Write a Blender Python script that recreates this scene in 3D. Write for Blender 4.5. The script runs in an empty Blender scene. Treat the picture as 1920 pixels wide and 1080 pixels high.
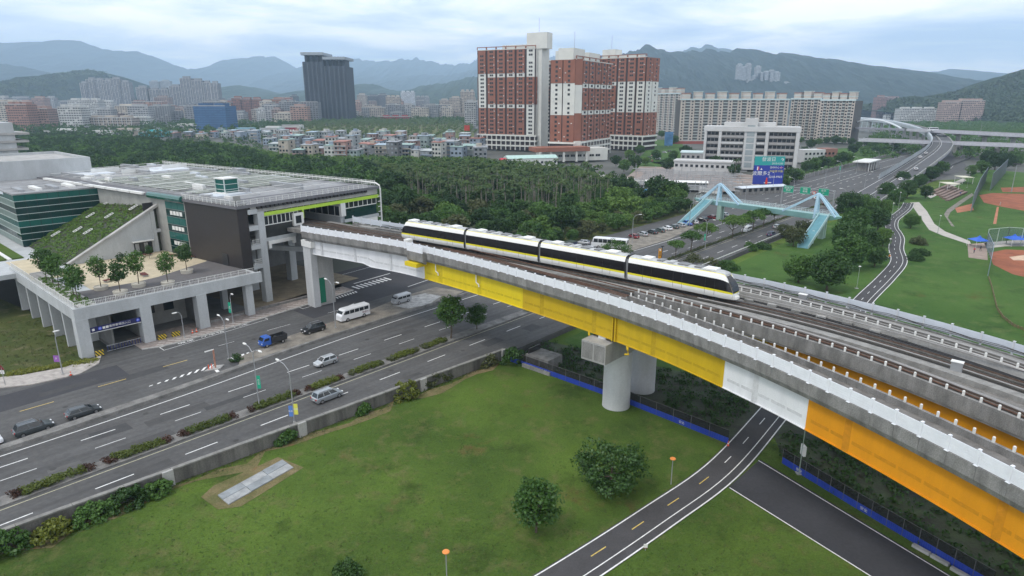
import bpy, bmesh, math, random
import numpy as np
from mathutils import Vector, Matrix
random.seed(7); rng = np.random.default_rng(7)
sc = bpy.context.scene
COL = sc.collection
# ------------------------------------------------------------------ camera
CAM_H = 43.0; FPX = 1207.5; PITCH = math.atan((540 - 188.5) / FPX)
cd = bpy.data.cameras.new('camera'); cam = bpy.data.objects.new('camera', cd); COL.objects.link(cam)
cam.location = (0, 0, CAM_H); cam.rotation_euler = (math.pi / 2 - PITCH, 0, 0)
cd.sensor_width = 36; cd.lens = 36 * FPX / 1920; cd.clip_start = 1; cd.clip_end = 40000
sc.camera = cam
# ------------------------------------------------------------------ sky, sun, exposure
SUN = Vector((-0.42, -0.30, 0.86)).normalized()
w = bpy.data.worlds.new('World'); sc.world = w; w.use_nodes = True
nt = w.node_tree; N = nt.nodes; L = nt.links; N.clear()
def nd(tree, typ, **kw):
    n = tree.nodes.new(typ)
    for k, v in kw.items(): setattr(n, k, v)
    return n
sky = nd(nt, 'ShaderNodeTexSky', sky_type='NISHITA', sun_disc=False)
sky.sun_elevation = math.asin(SUN.z); sky.sun_rotation = math.atan2(SUN.x, SUN.y); sky.air_density = 1.2; sky.dust_density = 2.5
tc = nd(nt, 'ShaderNodeTexCoord'); sep = nd(nt, 'ShaderNodeSeparateXYZ'); L.new(tc.outputs['Generated'], sep.inputs[0])
mz = nd(nt, 'ShaderNodeMath', operation='MAXIMUM'); L.new(sep.outputs['Z'], mz.inputs[0]); mz.inputs[1].default_value = 0.0
az = nd(nt, 'ShaderNodeMath', operation='ADD'); L.new(mz.outputs[0], az.inputs[0]); az.inputs[1].default_value = 0.10
dx = nd(nt, 'ShaderNodeMath', operation='DIVIDE'); L.new(sep.outputs['X'], dx.inputs[0]); L.new(az.outputs[0], dx.inputs[1])
dy = nd(nt, 'ShaderNodeMath', operation='DIVIDE'); L.new(sep.outputs['Y'], dy.inputs[0]); L.new(az.outputs[0], dy.inputs[1])
cb = nd(nt, 'ShaderNodeCombineXYZ'); L.new(dx.outputs[0], cb.inputs[0]); L.new(dy.outputs[0], cb.inputs[1])
n1 = nd(nt, 'ShaderNodeTexNoise'); n1.inputs['Scale'].default_value = 0.75; n1.inputs['Detail'].default_value = 7; n1.inputs['Roughness'].default_value = 0.55; n1.inputs['Distortion'].default_value = 0.35
L.new(cb.outputs[0], n1.inputs['Vector'])
cr = nd(nt, 'ShaderNodeValToRGB'); L.new(n1.outputs['Fac'], cr.inputs[0])
e = cr.color_ramp.elements; e[0].position = 0.34; e[0].color = (4.1, 5.1, 6.7, 1); e[1].position = 0.62; e[1].color = (12.2, 11.4, 10.9, 1)
e2 = cr.color_ramp.elements.new(0.48); e2.color = (7.4, 7.9, 8.7, 1)
hz_ = nd(nt, 'ShaderNodeMapRange'); L.new(mz.outputs[0], hz_.inputs[0]); hz_.inputs[1].default_value = 0.0; hz_.inputs[2].default_value = 0.30; hz_.inputs[3].default_value = 1.45; hz_.inputs[4].default_value = 0.95
hs = nd(nt, 'ShaderNodeVectorMath', operation='SCALE'); L.new(cr.outputs[0], hs.inputs[0]); L.new(hz_.outputs[0], hs.inputs['Scale'])
mx = nd(nt, 'ShaderNodeMixRGB'); mx.inputs[0].default_value = 0.90
L.new(sky.outputs[0], mx.inputs[1]); L.new(hs.outputs[0], mx.inputs[2])
bg = nd(nt, 'ShaderNodeBackground'); bg.inputs['Strength'].default_value = 0.145
L.new(mx.outputs[0], bg.inputs['Color']); wo = nd(nt, 'ShaderNodeOutputWorld'); L.new(bg.outputs[0], wo.inputs[0])
sl = bpy.data.lights.new('sun', 'SUN'); sl.energy = 1.5; sl.angle = math.radians(14); sl.color = (1, .96, .9)
so = bpy.data.objects.new('sun', sl); COL.objects.link(so); so.rotation_euler = SUN.to_track_quat('Z', 'Y').to_euler(); so.location = (0, 0, 200)
vs = sc.view_settings; vs.view_transform = 'Standard'; vs.look = 'None'; vs.exposure = 0.14; vs.gamma = 1.0; vs.use_curve_mapping = False
sc.cycles.use_denoising = True; sc.cycles.max_bounces = 6; sc.cycles.diffuse_bounces = 2; sc.cycles.glossy_bounces = 2
sc.cycles.transmission_bounces = 2; sc.cycles.transparent_max_bounces = 6; sc.cycles.volume_bounces = 2
sc.cycles.use_adaptive_sampling = True; sc.cycles.adaptive_threshold = 0.02
sc.cycles.caustics_reflective = False; sc.cycles.caustics_refractive = False
# ------------------------------------------------------------------ helpers: places
_cp, _sp = math.cos(PITCH), math.sin(PITCH)
def at(px, py, z=0.0):
    """the place on the level z that a survey pixel of the 1920x1080 photograph shows"""
    x = px - 960; y = 540 - py
    d = (x, _cp * FPX + y * _sp, -_sp * FPX + y * _cp)
    k = (z - CAM_H) / d[2]
    return (d[0] * k, d[1] * k, z)
def far_at(px, py, D):
    """the place at distance D (metres forward) in the direction of a survey pixel"""
    x = px - 960; y = 540 - py
    d = (x, _cp * FPX + y * _sp, -_sp * FPX + y * _cp); k = D / d[1]
    return (d[0] * k, D, CAM_H + d[2] * k)
O2 = (-56.8, 61.9); _u = (.6645 / 1.00000, .7473); _l = math.hypot(*_u); UX, UY = _u[0] / _l, _u[1] / _l; NX, NY = UY, -UX
THR = math.atan2(UY, UX)
def R(s, t, z=0.0): return (O2[0] + UX * s + NX * t, O2[1] + UY * s + NY * t, z)     # road frame: s along the road, t towards the lawn
R.flip = True
def ST(p): x, y = p[0] - O2[0], p[1] - O2[1]; return (x * UX + y * UY, x * NX + y * NY)
_ca, _sa = math.cos(math.radians(7.5)), math.sin(math.radians(7.5))
def S(a, b, z=0.0): return R(52.6 + a * _ca - b * _sa, -47 - a * _sa - b * _ca, z)   # station frame: a along its front, b into the building
S.flip = False
def frame(origin, ang):
    c, s_ = math.cos(ang), math.sin(ang)
    def f(x, y, z=0.0): return (origin[0] + x * c - y * s_, origin[1] + x * s_ + y * c, z + (origin[2] if len(origin) > 2 else 0))
    f.flip = False
    return f
def interp(tab):
    xs = [a for a, b in tab]; ys = [b for a, b in tab]; n = len(xs)
    m = [(ys[min(i + 1, n - 1)] - ys[max(i - 1, 0)]) / (xs[min(i + 1, n - 1)] - xs[max(i - 1, 0)]) for i in range(n)]
    def f(x):
        if x <= xs[0]: return ys[0] + m[0] * (x - xs[0])
        if x >= xs[-1]: return ys[-1] + m[-1] * (x - xs[-1])
        i = next(k for k in range(n - 1) if xs[k] <= x <= xs[k + 1]); h = xs[i + 1] - xs[i]; q = (x - xs[i]) / h
        return ((2 * q**3 - 3 * q**2 + 1) * ys[i] + (q**3 - 2 * q**2 + q) * h * m[i] + (-2 * q**3 + 3 * q**2) * ys[i + 1] + (q**3 - q**2) * h * m[i + 1])
    return f
def frange(a, b, d):
    n = max(1, int(round((b - a) / d))); return [a + (b - a) * i / n for i in range(n + 1)]
def smooth_path(pts, step):
    """Catmull-Rom through points, resampled"""
    P = [Vector(p) for p in pts]; out = []
    for i in range(len(P) - 1):
        p0, p1, p2, p3 = P[max(i - 1, 0)], P[i], P[i + 1], P[min(i + 2, len(P) - 1)]
        k = max(1, int((p2 - p1).length / step))
        for j in range(k):
            q = j / k
            out.append(0.5 * ((2 * p1) + (p2 - p0) * q + (2 * p0 - 5 * p1 + 4 * p2 - p3) * q * q + (3 * p1 - p0 - 3 * p2 + p3) * q**3))
    out.append(P[-1]); return out
# ------------------------------------------------------------------ helpers: meshes
class MB:
    def __init__(s): s.v = []; s.f = []
    def add(s, vs, fs, flip=False):
        o = len(s.v); s.v += [tuple(p) for p in vs]
        s.f += [tuple(o + i for i in (reversed(q) if flip else q)) for q in fs]
    def box(s, x0, x1, y0, y1, z0, z1, F=None):
        c = [(x, y, z) for z in (z0, z1) for (x, y) in ((x0, y0), (x1, y0), (x1, y1), (x0, y1))]
        if F: c = [F(*p) for p in c]
        s.add(c, ((3, 2, 1, 0), (4, 5, 6, 7), (0, 1, 5, 4), (1, 2, 6, 5), (2, 3, 7, 6), (3, 0, 4, 7)), bool(F and F.flip)); return s
    def prism(s, poly, z0, z1, F=None, bottom=True):
        n = len(poly)
        c = [(p[0], p[1], z0) for p in poly] + [(p[0], p[1], z1) for p in poly]
        if F: c = [F(*p) for p in c]
        fs = [tuple(range(n, 2 * n))] + [(i, (i + 1) % n, n + (i + 1) % n, n + i) for i in range(n)]
        if bottom: fs.append(tuple(reversed(range(n))))
        s.add(c, fs, bool(F and F.flip)); return s
    def poly(s, pts): s.add(pts, [tuple(range(len(pts)))]); return s
    def loft(s, rings, closed=True, caps=True):
        n = len(rings[0]); o = len(s.v)
        for r in rings: s.v += [tuple(p) for p in r]
        for i in range(len(rings) - 1):
            for j in range(n if closed else n - 1):
                k = (j + 1) % n; a = o + i * n
                s.f.append((a + j, a + k, a + n + k, a + n + j))
        if caps and closed:
            s.f.append(tuple(o + j for j in reversed(range(n)))); s.f.append(tuple(o + (len(rings) - 1) * n + j for j in range(n)))
        return s
    def tube(s, pts, r, n=6, r2=None):
        P = [Vector(p) for p in pts]; rings = []
        for i, p in enumerate(P):
            d = (P[min(i + 1, len(P) - 1)] - P[max(i - 1, 0)]).normalized()
            up = Vector((0, 0, 1)) if abs(d.z) < .9 else Vector((1, 0, 0))
            a = d.cross(up).normalized(); b = a.cross(d)
            rr = r if r2 is None else r + (r2 - r) * i / (len(P) - 1)
            rings.append([p + a * rr * math.cos(6.28318 * k / n) + b * rr * math.sin(6.28318 * k / n) for k in range(n)])
        s.loft(rings); return s
    def bar(s, p, q, wx, wz):
        """square bar from p to q"""
        p, q = Vector(p), Vector(q); d = (q - p).normalized(); up = Vector((0, 0, 1)) if abs(d.z) < .95 else Vector((1, 0, 0))
        a = d.cross(up).normalized() * wx / 2; b = a.cross(d).normalized() * wz / 2
        s.loft([[p - a - b, p + a - b, p + a + b, p - a + b], [q - a - b, q + a - b, q + a + b, q - a + b]]); return s
    def lathe(s, prof, c=(0, 0, 0), n=12):
        s.loft([[(c[0] + r * math.cos(6.28318 * k / n), c[1] + r * math.sin(6.28318 * k / n), c[2] + z) for k in range(n)] for r, z in prof]); return s
ORG = {}
def newobj(name, me, parent=None, loc=(0, 0, 0), rz=0):
    o = bpy.data.objects.new(name, me); COL.objects.link(o); o.location = loc; o.rotation_euler = (0, 0, rz)
    if parent: o.parent = parent
    return o
def mesh_of(name, mb, mat, smooth=False, off=(0, 0, 0)):
    me = bpy.data.meshes.new(name)
    v = np.array(mb.v, dtype=float).reshape(-1, 3) - np.array(off)
    me.from_pydata(v.tolist(), [], mb.f); me.update()
    for m in (mat if isinstance(mat, (list, tuple)) else [mat]): me.materials.append(m)
    if smooth: me.shade_smooth()
    return me
def mk(name, mb, mat, parent=None, smooth=False, center=False, **tags):
    """one mesh object; vertices are given in world space (or in the thing's own space when the thing stands at the origin)"""
    if parent is None:
        v = np.array(mb.v); lo, hi = v.min(0), v.max(0); off = ((lo[0] + hi[0]) / 2, (lo[1] + hi[1]) / 2, lo[2])
        o = newobj(name, mesh_of(name, mb, mat, smooth, off), None, off); ORG[o.name] = off
    else:
        off = ORG.get(parent.name, (0, 0, 0)); o = newobj(name, mesh_of(name, mb, mat, smooth, off), parent); ORG[o.name] = off
    tag(o, **tags); return o
def tag(o, label=None, cat=None, group=None, kind=None):
    if label: o['label'] = label
    if cat: o['category'] = cat
    if group: o['group'] = group
    if kind: o['kind'] = kind
    return o
def thing(name, label, cat, loc=(0, 0, 0), rz=0, group=None):
    o = newobj(name, None, None, loc, rz); o.empty_display_size = .5; ORG[o.name] = tuple(loc); return tag(o, label, cat, group)
def inst(name, me, parent, loc, rz=0, scale=None):
    """a piece that shares its mesh, standing at a world place under an unrotated thing"""
    off = ORG.get(parent.name, (0, 0, 0)) if parent else (0, 0, 0)
    o = newobj(name, me, parent, (loc[0] - off[0], loc[1] - off[1], loc[2] - off[2]), rz)
    if scale: o.scale = scale
    if not parent: ORG[o.name] = tuple(loc)
    return o
KIDS = {}
def copy_tree(o, loc=None, rz=None, label=None, group=None, scale=None):
    def rec(x, par):
        c = x.copy(); COL.objects.link(c); c.parent = par
        for ch in x.children: rec(ch, c)
        return c
    c = rec(o, None)
    if loc: c.location = loc
    if rz is not None: c.rotation_euler = (0, 0, rz)
    if scale: c.scale = scale
    if label: c['label'] = label
    if group: c['group'] = group
    return c
# ------------------------------------------------------------------ helpers: materials
MATS = {}
def M(name, col, rough=.85, var=.14, sc_=.6, bump=0., bsc=8., metal=0., col2=None, streak=0., spec=.4, fine=0., clear=0.):
    if name in MATS: return MATS[name]
    m = bpy.data.materials.new(name); m.use_nodes = True; t = m.node_tree; b = t.nodes['Principled BSDF']
    b.inputs['Roughness'].default_value = rough; b.inputs['Metallic'].default_value = metal; b.inputs['Specular IOR Level'].default_value = spec
    if clear: b.inputs['Coat Weight'].default_value = clear
    if var <= 0 and not col2: b.inputs['Base Color'].default_value = (*col, 1)
    else:
        g = t.nodes.new('ShaderNodeNewGeometry'); src = g.outputs['Position']
        if streak:
            mp = t.nodes.new('ShaderNodeMapping'); mp.inputs['Scale'].default_value = (1, 1, streak); t.links.new(src, mp.inputs[0]); src2 = mp.outputs[0]
        else: src2 = src
        n = t.nodes.new('ShaderNodeTexNoise'); n.inputs['Scale'].default_value = sc_; n.inputs['Detail'].default_value = 6; n.inputs['Roughness'].default_value = .62
        t.links.new(src2, n.inputs['Vector'])
        r = t.nodes.new('ShaderNodeValToRGB'); r.color_ramp.elements[0].position = .32; r.color_ramp.elements[1].position = .68
        c1 = tuple(max(0, c * (1 - var)) for c in col); c2 = col2 or tuple(min(1, c * (1 + var)) for c in col)
        r.color_ramp.elements[0].color = (*c1, 1); r.color_ramp.elements[1].color = (*c2, 1)
        t.links.new(n.outputs['Fac'], r.inputs[0]); out = r.outputs[0]
        if fine:
            n3 = t.nodes.new('ShaderNodeTexNoise'); n3.inputs['Scale'].default_value = sc_ * 14; n3.inputs['Detail'].default_value = 3; t.links.new(src, n3.inputs['Vector'])
            mr = t.nodes.new('ShaderNodeMapRange'); mr.inputs[1].default_value = .25; mr.inputs[2].default_value = .75; mr.inputs[3].default_value = 1 - fine; mr.inputs[4].default_value = 1 + fine
            t.links.new(n3.outputs['Fac'], mr.inputs[0])
            mm = t.nodes.new('ShaderNodeVectorMath'); mm.operation = 'SCALE'; t.links.new(out, mm.inputs[0]); t.links.new(mr.outputs[0], mm.inputs['Scale']); out = mm.outputs[0]
        t.links.new(out, b.inputs['Base Color'])
    if bump:
        g2 = t.nodes.new('ShaderNodeNewGeometry'); n2 = t.nodes.new('ShaderNodeTexNoise'); n2.inputs['Scale'].default_value = bsc; n2.inputs['Detail'].default_value = 4
        t.links.new(g2.outputs['Position'], n2.inputs['Vector']); bp = t.nodes.new('ShaderNodeBump'); bp.inputs['Strength'].default_value = bump; bp.inputs['Distance'].default_value = .1
        t.links.new(n2.outputs['Fac'], bp.inputs['Height']); t.links.new(bp.outputs[0], b.inputs['Normal'])
    MATS[name] = m; return m
def grass_mat(name, a, b_, c, s1=.05, s2=.35):
    m = bpy.data.materials.new(name); m.use_nodes = True; t = m.node_tree; b = t.nodes['Principled BSDF']; b.inputs['Roughness'].default_value = .95; b.inputs['Specular IOR Level'].default_value = .15
    g = t.nodes.new('ShaderNodeNewGeometry'); P = g.outputs['Position']
    def noise(s, d=5, r=.6):
        n = t.nodes.new('ShaderNodeTexNoise'); n.inputs['Scale'].default_value = s; n.inputs['Detail'].default_value = d; n.inputs['Roughness'].default_value = r; t.links.new(P, n.inputs['Vector']); return n.outputs['Fac']
    def mix(f, x, y, lo, hi):
        mr = t.nodes.new('ShaderNodeMapRange'); mr.inputs[1].default_value = lo; mr.inputs[2].default_value = hi; t.links.new(f, mr.inputs[0])
        k = t.nodes.new('ShaderNodeMixRGB'); t.links.new(mr.outputs[0], k.inputs[0])
        for i, q in ((1, x), (2, y)):
            if isinstance(q, tuple): k.inputs[i].default_value = (*q, 1)
            else: t.links.new(q, k.inputs[i])
        return k.outputs[0]
    dk_ = tuple(x * .62 for x in a); col = mix(noise(s1), a, b_, .36, .62); col = mix(noise(s1 * 3.1, 5, .65), col, dk_, .54, .74); col = mix(noise(s2, 7, .72), col, c, .52, .74); col = mix(noise(s1 * 2.2, 8, .7), col, tuple(x * y for x, y in zip(c, (.8, .62, .5))), .60, .70)
    mr = t.nodes.new('ShaderNodeMapRange'); mr.inputs[1].default_value = .2; mr.inputs[2].default_value = .8; mr.inputs[3].default_value = .55; mr.inputs[4].default_value = 1.4; t.links.new(noise(6., 4, .75), mr.inputs[0])
    mm = t.nodes.new('ShaderNodeVectorMath'); mm.operation = 'SCALE'; t.links.new(col, mm.inputs[0]); t.links.new(mr.outputs[0], mm.inputs['Scale'])
    t.links.new(mm.outputs[0], b.inputs['Base Color'])
    bp = t.nodes.new('ShaderNodeBump'); bp.inputs['Strength'].default_value = .9; bp.inputs['Distance'].default_value = .25; t.links.new(noise(3.5, 6, .8), bp.inputs['Height']); t.links.new(bp.outputs[0], b.inputs['Normal'])
    MATS[name] = m; return m
def leaf_mat(name, c1, c2, trans=.25):
    m = bpy.data.materials.new(name); m.use_nodes = True; t = m.node_tree; t.nodes.clear()
    g = t.nodes.new('ShaderNodeNewGeometry'); oi = t.nodes.new('ShaderNodeObjectInfo')
    ad = t.nodes.new('ShaderNodeMath'); ad.operation = 'MULTIPLY_ADD'; t.links.new(oi.outputs['Random'], ad.inputs[0]); ad.inputs[1].default_value = .55
    ml = t.nodes.new('ShaderNodeMath'); ml.operation = 'MULTIPLY'; t.links.new(g.outputs['Random Per Island'], ml.inputs[0]); ml.inputs[1].default_value = .45; t.links.new(ml.outputs[0], ad.inputs[2])
    r = t.nodes.new('ShaderNodeValToRGB'); r.color_ramp.elements[0].color = (*c1, 1); r.color_ramp.elements[1].color = (*c2, 1); t.links.new(ad.outputs[0], r.inputs[0])
    d = t.nodes.new('ShaderNodeBsdfDiffuse'); tr = t.nodes.new('ShaderNodeBsdfTranslucent'); gl = t.nodes.new('ShaderNodeBsdfGlossy'); gl.inputs['Roughness'].default_value = .45; gl.inputs['Color'].default_value = (.8, .85, .9, 1)
    t.links.new(r.outputs[0], d.inputs[0]); t.links.new(r.outputs[0], tr.inputs[0])
    mx_ = t.nodes.new('ShaderNodeMixShader'); mx_.inputs[0].default_value = trans; t.links.new(d.outputs[0], mx_.inputs[1]); t.links.new(tr.outputs[0], mx_.inputs[2])
    m2 = t.nodes.new('ShaderNodeMixShader'); m2.inputs[0].default_value = .025; t.links.new(mx_.outputs[0], m2.inputs[1]); t.links.new(gl.outputs[0], m2.inputs[2])
    o = t.nodes.new('ShaderNodeOutputMaterial'); t.links.new(m2.outputs[0], o.inputs[0]); MATS[name] = m; return m
conc = M('concrete', (.36, .355, .34), var=.22, sc_=.35, bump=.15, streak=.25, fine=.12)
conc_d = M('weathered concrete', (.215, .21, .20), var=.34, sc_=.8, bump=.2, streak=.3, fine=.28)
conc_l = M('pale concrete', (.50, .51, .51), var=.14, sc_=.25, streak=.3, fine=.06)
asph = M('asphalt', (.084, .083, .082), rough=.9, var=.16, sc_=.12, bump=.1, bsc=30, fine=.16)
def lane_wear(m, lo=.80, hi=1.18):
    t = m.node_tree; b = t.nodes['Principled BSDF']; src = b.inputs['Base Color'].links[0].from_socket
    g = t.nodes.new('ShaderNodeNewGeometry'); mp = t.nodes.new('ShaderNodeMapping'); mp.vector_type = 'TEXTURE'; mp.inputs['Rotation'].default_value = (0, 0, THR); mp.inputs['Scale'].default_value = (28, 1.1, 1); t.links.new(g.outputs['Position'], mp.inputs[0])
    n = t.nodes.new('ShaderNodeTexNoise'); n.inputs['Scale'].default_value = 1.0; n.inputs['Detail'].default_value = 5; n.inputs['Roughness'].default_value = .6; t.links.new(mp.outputs[0], n.inputs['Vector'])
    mr = t.nodes.new('ShaderNodeMapRange'); mr.inputs[1].default_value = .3; mr.inputs[2].default_value = .7; mr.inputs[3].default_value = lo; mr.inputs[4].default_value = hi; t.links.new(n.outputs['Fac'], mr.inputs[0])
    v = t.nodes.new('ShaderNodeVectorMath'); v.operation = 'SCALE'; t.links.new(src, v.inputs[0]); t.links.new(mr.outputs[0], v.inputs['Scale']); t.links.new(v.outputs[0], b.inputs['Base Color'])
lane_wear(asph)
asph_n = M('fresh asphalt', (.045, .045, .05), rough=.9, var=.14, sc_=.2, fine=.12)
paint = M('road paint', (.72, .72, .70), rough=.7, var=.2, sc_=2.5)
paint_y = M('yellow road paint', (.60, .45, .12), rough=.7, var=.2, sc_=2.5)
white = M('white metal paint', (.78, .80, .83), rough=.45, var=.05, sc_=1.2)
offw = M('off white paint', (.70, .70, .67), rough=.6, var=.08, sc_=.5)
grey = M('grey metal', (.34, .35, .36), rough=.5, var=.1, metal=.3)
dark = M('dark steel', (.03, .03, .032), rough=.5, var=.2)
black = M('black gloss', (.012, .011, .012), rough=.12, var=0)
glass = M('dark glass', (.02, .026, .03), rough=.08, var=0, spec=.6)
rubber = M('tyre rubber', (.02, .02, .02), rough=.9, var=0)
chrome = M('rim metal', (.5, .5, .52), rough=.3, var=0, metal=.8)
red_l = M('red lens', (.45, .02, .02), rough=.25, var=0)
lamp_l = M('clear lens', (.75, .77, .78), rough=.15, var=0)
grass = grass_mat('grass', (.056, .100, .018), (.105, .170, .028), (.150, .145, .058), .04)
grass2 = grass_mat('lush grass', (.046, .105, .020), (.070, .138, .028), (.11, .15, .045), .03, .2)
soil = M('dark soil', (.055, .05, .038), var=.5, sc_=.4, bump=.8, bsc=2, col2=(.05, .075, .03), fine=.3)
dirt = M('pale dirt', (.20, .18, .15), var=.35, sc_=.4, bump=.3, fine=.2)
# ================================================================== GROUND AND ROADS
GL = -1.1
mk('ground', MB().poly([(-14500, -400, GL - .12), (14500, -400, GL - .12), (14500, 15000, GL - .12), (-14500, 15000, GL - .12)]),
   M('far ground', (.085, .095, .07), var=.4, sc_=.012, col2=(.13, .13, .12)), kind='structure')
def sheet(name, pts, z, mat, kind='structure'):
    return mk(name, MB().poly([(p[0], p[1], z) for p in pts]), mat, kind=kind)
def block(name, pts, z0, z1, mat, parent=None, **tags):
    if parent is None: tags.setdefault('kind', 'structure')
    return mk(name, MB().prism(pts, z0, z1, bottom=False), mat, parent, **tags)
def wall_t(s): return 7.2 + .066 * min(s, 75) - .02 * max(0, min(s - 75, 140))
lawn_pts = [R(-60, wall_t(-60)), R(75, wall_t(75)), R(120, 11), R(420, 11), at(1920, 330, GL), (330, 60, 0), (120, -60, 0), (-120, -60, 0)]
sheet('lawn', lawn_pts, GL, grass)
# lusher lawn of the sports park beyond the viaduct
sheet('park_lawn', [R(84, 14), R(250, 14), R(330, 20), at(1850, 318, GL), (400, 300, 0), (300, 90, 0), R(60, 120)], GL + .012, grass2)
# strip of dark bare soil below the viaduct, between the blue fences
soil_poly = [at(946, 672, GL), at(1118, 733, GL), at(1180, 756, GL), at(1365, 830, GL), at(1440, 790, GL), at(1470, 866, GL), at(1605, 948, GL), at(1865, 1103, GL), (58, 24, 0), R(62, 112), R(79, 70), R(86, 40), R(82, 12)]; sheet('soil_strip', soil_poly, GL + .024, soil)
# road slab: raised a metre above the lawn on the camera side
rd = [R(-70, -41), R(-70, wall_t(-70)), R(75, wall_t(75)), R(200, 10.3), R(650, 10.3), R(650, -41)]
block('road', [p[:2] for p in rd], GL - .1, 0.0, asph)
def strip_s(name, s0, s1, tf0, tf1, z, mat, ds=6):
    mb = MB(); ss = frange(s0, s1, ds)
    mb.loft([[R(s, tf0(s) if callable(tf0) else tf0, z), R(s, tf1(s) if callable(tf1) else tf1, z)] for s in ss], closed=False)
    return mk(name, mb, mat, kind='structure')
edge = interp([(-30, -12.2), (0, -12.3), (15, -12.6), (30, -13.4), (45, -15.0), (60, -16.0), (80, -16.6), (120, -16.6), (160, -13.5), (220, -13), (640, -13)])
# fresh asphalt patch of the service road
sheet('asphalt_patch', [R(-40, -25.5), R(18, -27.5), R(22.5, -26.5), R(22.5, -33.6), R(5, -33.6), R(-40, -33)], .004, asph_n)
sheet('asphalt_patch', [R(58, -30), R(96, -33), R(100, -60), R(80, -58), R(74, -41), R(58, -38)], .004, asph_n)
# painted lines
def line(s0, s1, t, wd=.15, z=.008, mat=paint, t1=None, name='lane_line'):
    t1 = t if t1 is None else t1
    return mk(name, MB().poly([R(s0, t - wd / 2, z), R(s1, t1 - wd / 2, z), R(s1, t1 + wd / 2, z), R(s0, t + wd / 2, z)]), mat, kind='structure')
for k in range(-3, 26):
    s = 10.4 + 9.9 * k
    if s > 120 and s < 112: continue
    line(s, s + 4.1, -9.2 if s < 120 else -6.6, .17)
    line(s + .6, s + 4.2, -5.6 if s < 120 else -3.4, .12)
for k in range(-4, 22): line(8.0 + 10.1 * k, 12.1 + 10.1 * k, 4.6 if k < 9 else 6.0, .17)
strip_s('edge_line', -60, 110, lambda s: edge(s) - .08, lambda s: edge(s) + .1, .008, paint)
strip_s('edge_line', 110, 300, lambda s: edge(s) - .08, lambda s: edge(s) + .1, .008, paint)
strip_s('median_line', -60, 300, 1.35, 1.5, .008, M('faded yellow paint', (.42, .40, .28), var=.25, sc_=2))
for s0, s1, t in ((7.2, 11.4, -25.3), (17.5, 21.5, -26.2), (27.4, 31.4, -26.9), (-3, 1.2, -25)): line(s0, s1, t, .15, mat=paint_y)
for s0, s1, t in ((38, 41, -29.5), (48, 53, -30.5), (62, 66, -31)): line(s0, s1, t, .1)
# far part of the road: more lane dashes and edge lines
for k in range(16):
    s = 250 + 12 * k
    for t in (-9.5, -16.5, -24.5): line(s, s + 4.5, t, .22)
for t in (-20, -31.5): strip_s('edge_line', 300, 620, t - .1, t + .1, .008, paint)
# hatched gore markings and stop line
for k in range(9):
    q = 22.8 + k * 1.15; wdt = .25 + k * .11
    mk('hatch_mark', MB().poly([R(q, -20.35, .008), R(q + .5, -20.35, .008), R(q + .5 + wdt, -20.35 - wdt * 1.1, .008), R(q + wdt, -20.35 - wdt * 1.1, .008)]), paint, kind='structure')
for k in range(11):
    q = 36.5 + k * .95
    mk('hatch_mark', MB().poly([R(q, -21.3, .008), R(q + .5, -21.3, .008), R(q + .9, -22.4, .008), R(q + .4, -22.4, .008)]), paint, kind='structure')
mk('stop_line', MB().poly([R(32.6, -19.3, .008), R(33.1, -19.3, .008), R(32.6, -16.0, .008), R(32.0, -16.0, .008)]), paint, kind='structure')
# kerbside painted boxes with lettering (motorcycle and bus bays)
for s0, s1 in ((30.5, 51.5), (60, 68)):
    for t in (-36.6, -34.6): line(s0, s1, t - (s0 - 30) * .1, .12, t1=t - (s1 - 30) * .1)
    for q in (s0, s1): mk('bay_line', MB().poly([R(q, -36.6 - (q - 30) * .1, .009), R(q + .12, -36.6 - (q - 30) * .1, .009), R(q + .12, -34.6 - (q - 30) * .1, .009), R(q, -34.6 - (q - 30) * .1, .009)]), paint, kind='structure')
# zebra crossing and stop bars on the side street under the viaduct
for k in range(9):
    q = 77 + k * 1.25
    mk('zebra_stripe', MB().poly([R(q, -41.2 - k * .1, .012), R(q + .55, -41.2 - k * .1, .012), R(q + .55, -44.2 - k * .1, .012), R(q, -44.2 - k * .1, .012)]), paint, kind='structure')
line(79, 91, -46, .35, z=.012, t1=-47.2); line(79, 96, -55, .15, z=.012, t1=-57); line(86, 100, -34, .2, z=.012, t1=-36)
for k in range(8):
    mk('hatch_mark', MB().poly([R(69.2 + k * .8, -38.3 - k * .12, .012), R(69.6 + k * .8, -38.3 - k * .12, .012), R(69.9 + k * .8, -39.6 - k * .1, .012), R(69.5 + k * .8, -39.6 - k * .1, .012)]), paint, kind='structure')
def arrow(s, t, name='road_arrow', sg=-1):
    mb = MB(); mb.poly([R(s, t - .09, .01), R(s, t + .09, .01), R(s + sg * 2.6, t + .09, .01), R(s + sg * 2.6, t - .09, .01)])
    mb.poly([R(s + sg * 2.6, t - .5, .01), R(s + sg * 2.6, t + .5, .01), R(s + sg * 4.4, t, .01)]); return mk(name, mb, paint, kind='structure')
arrow(40.5, -18.2); arrow(72, -32)
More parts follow.
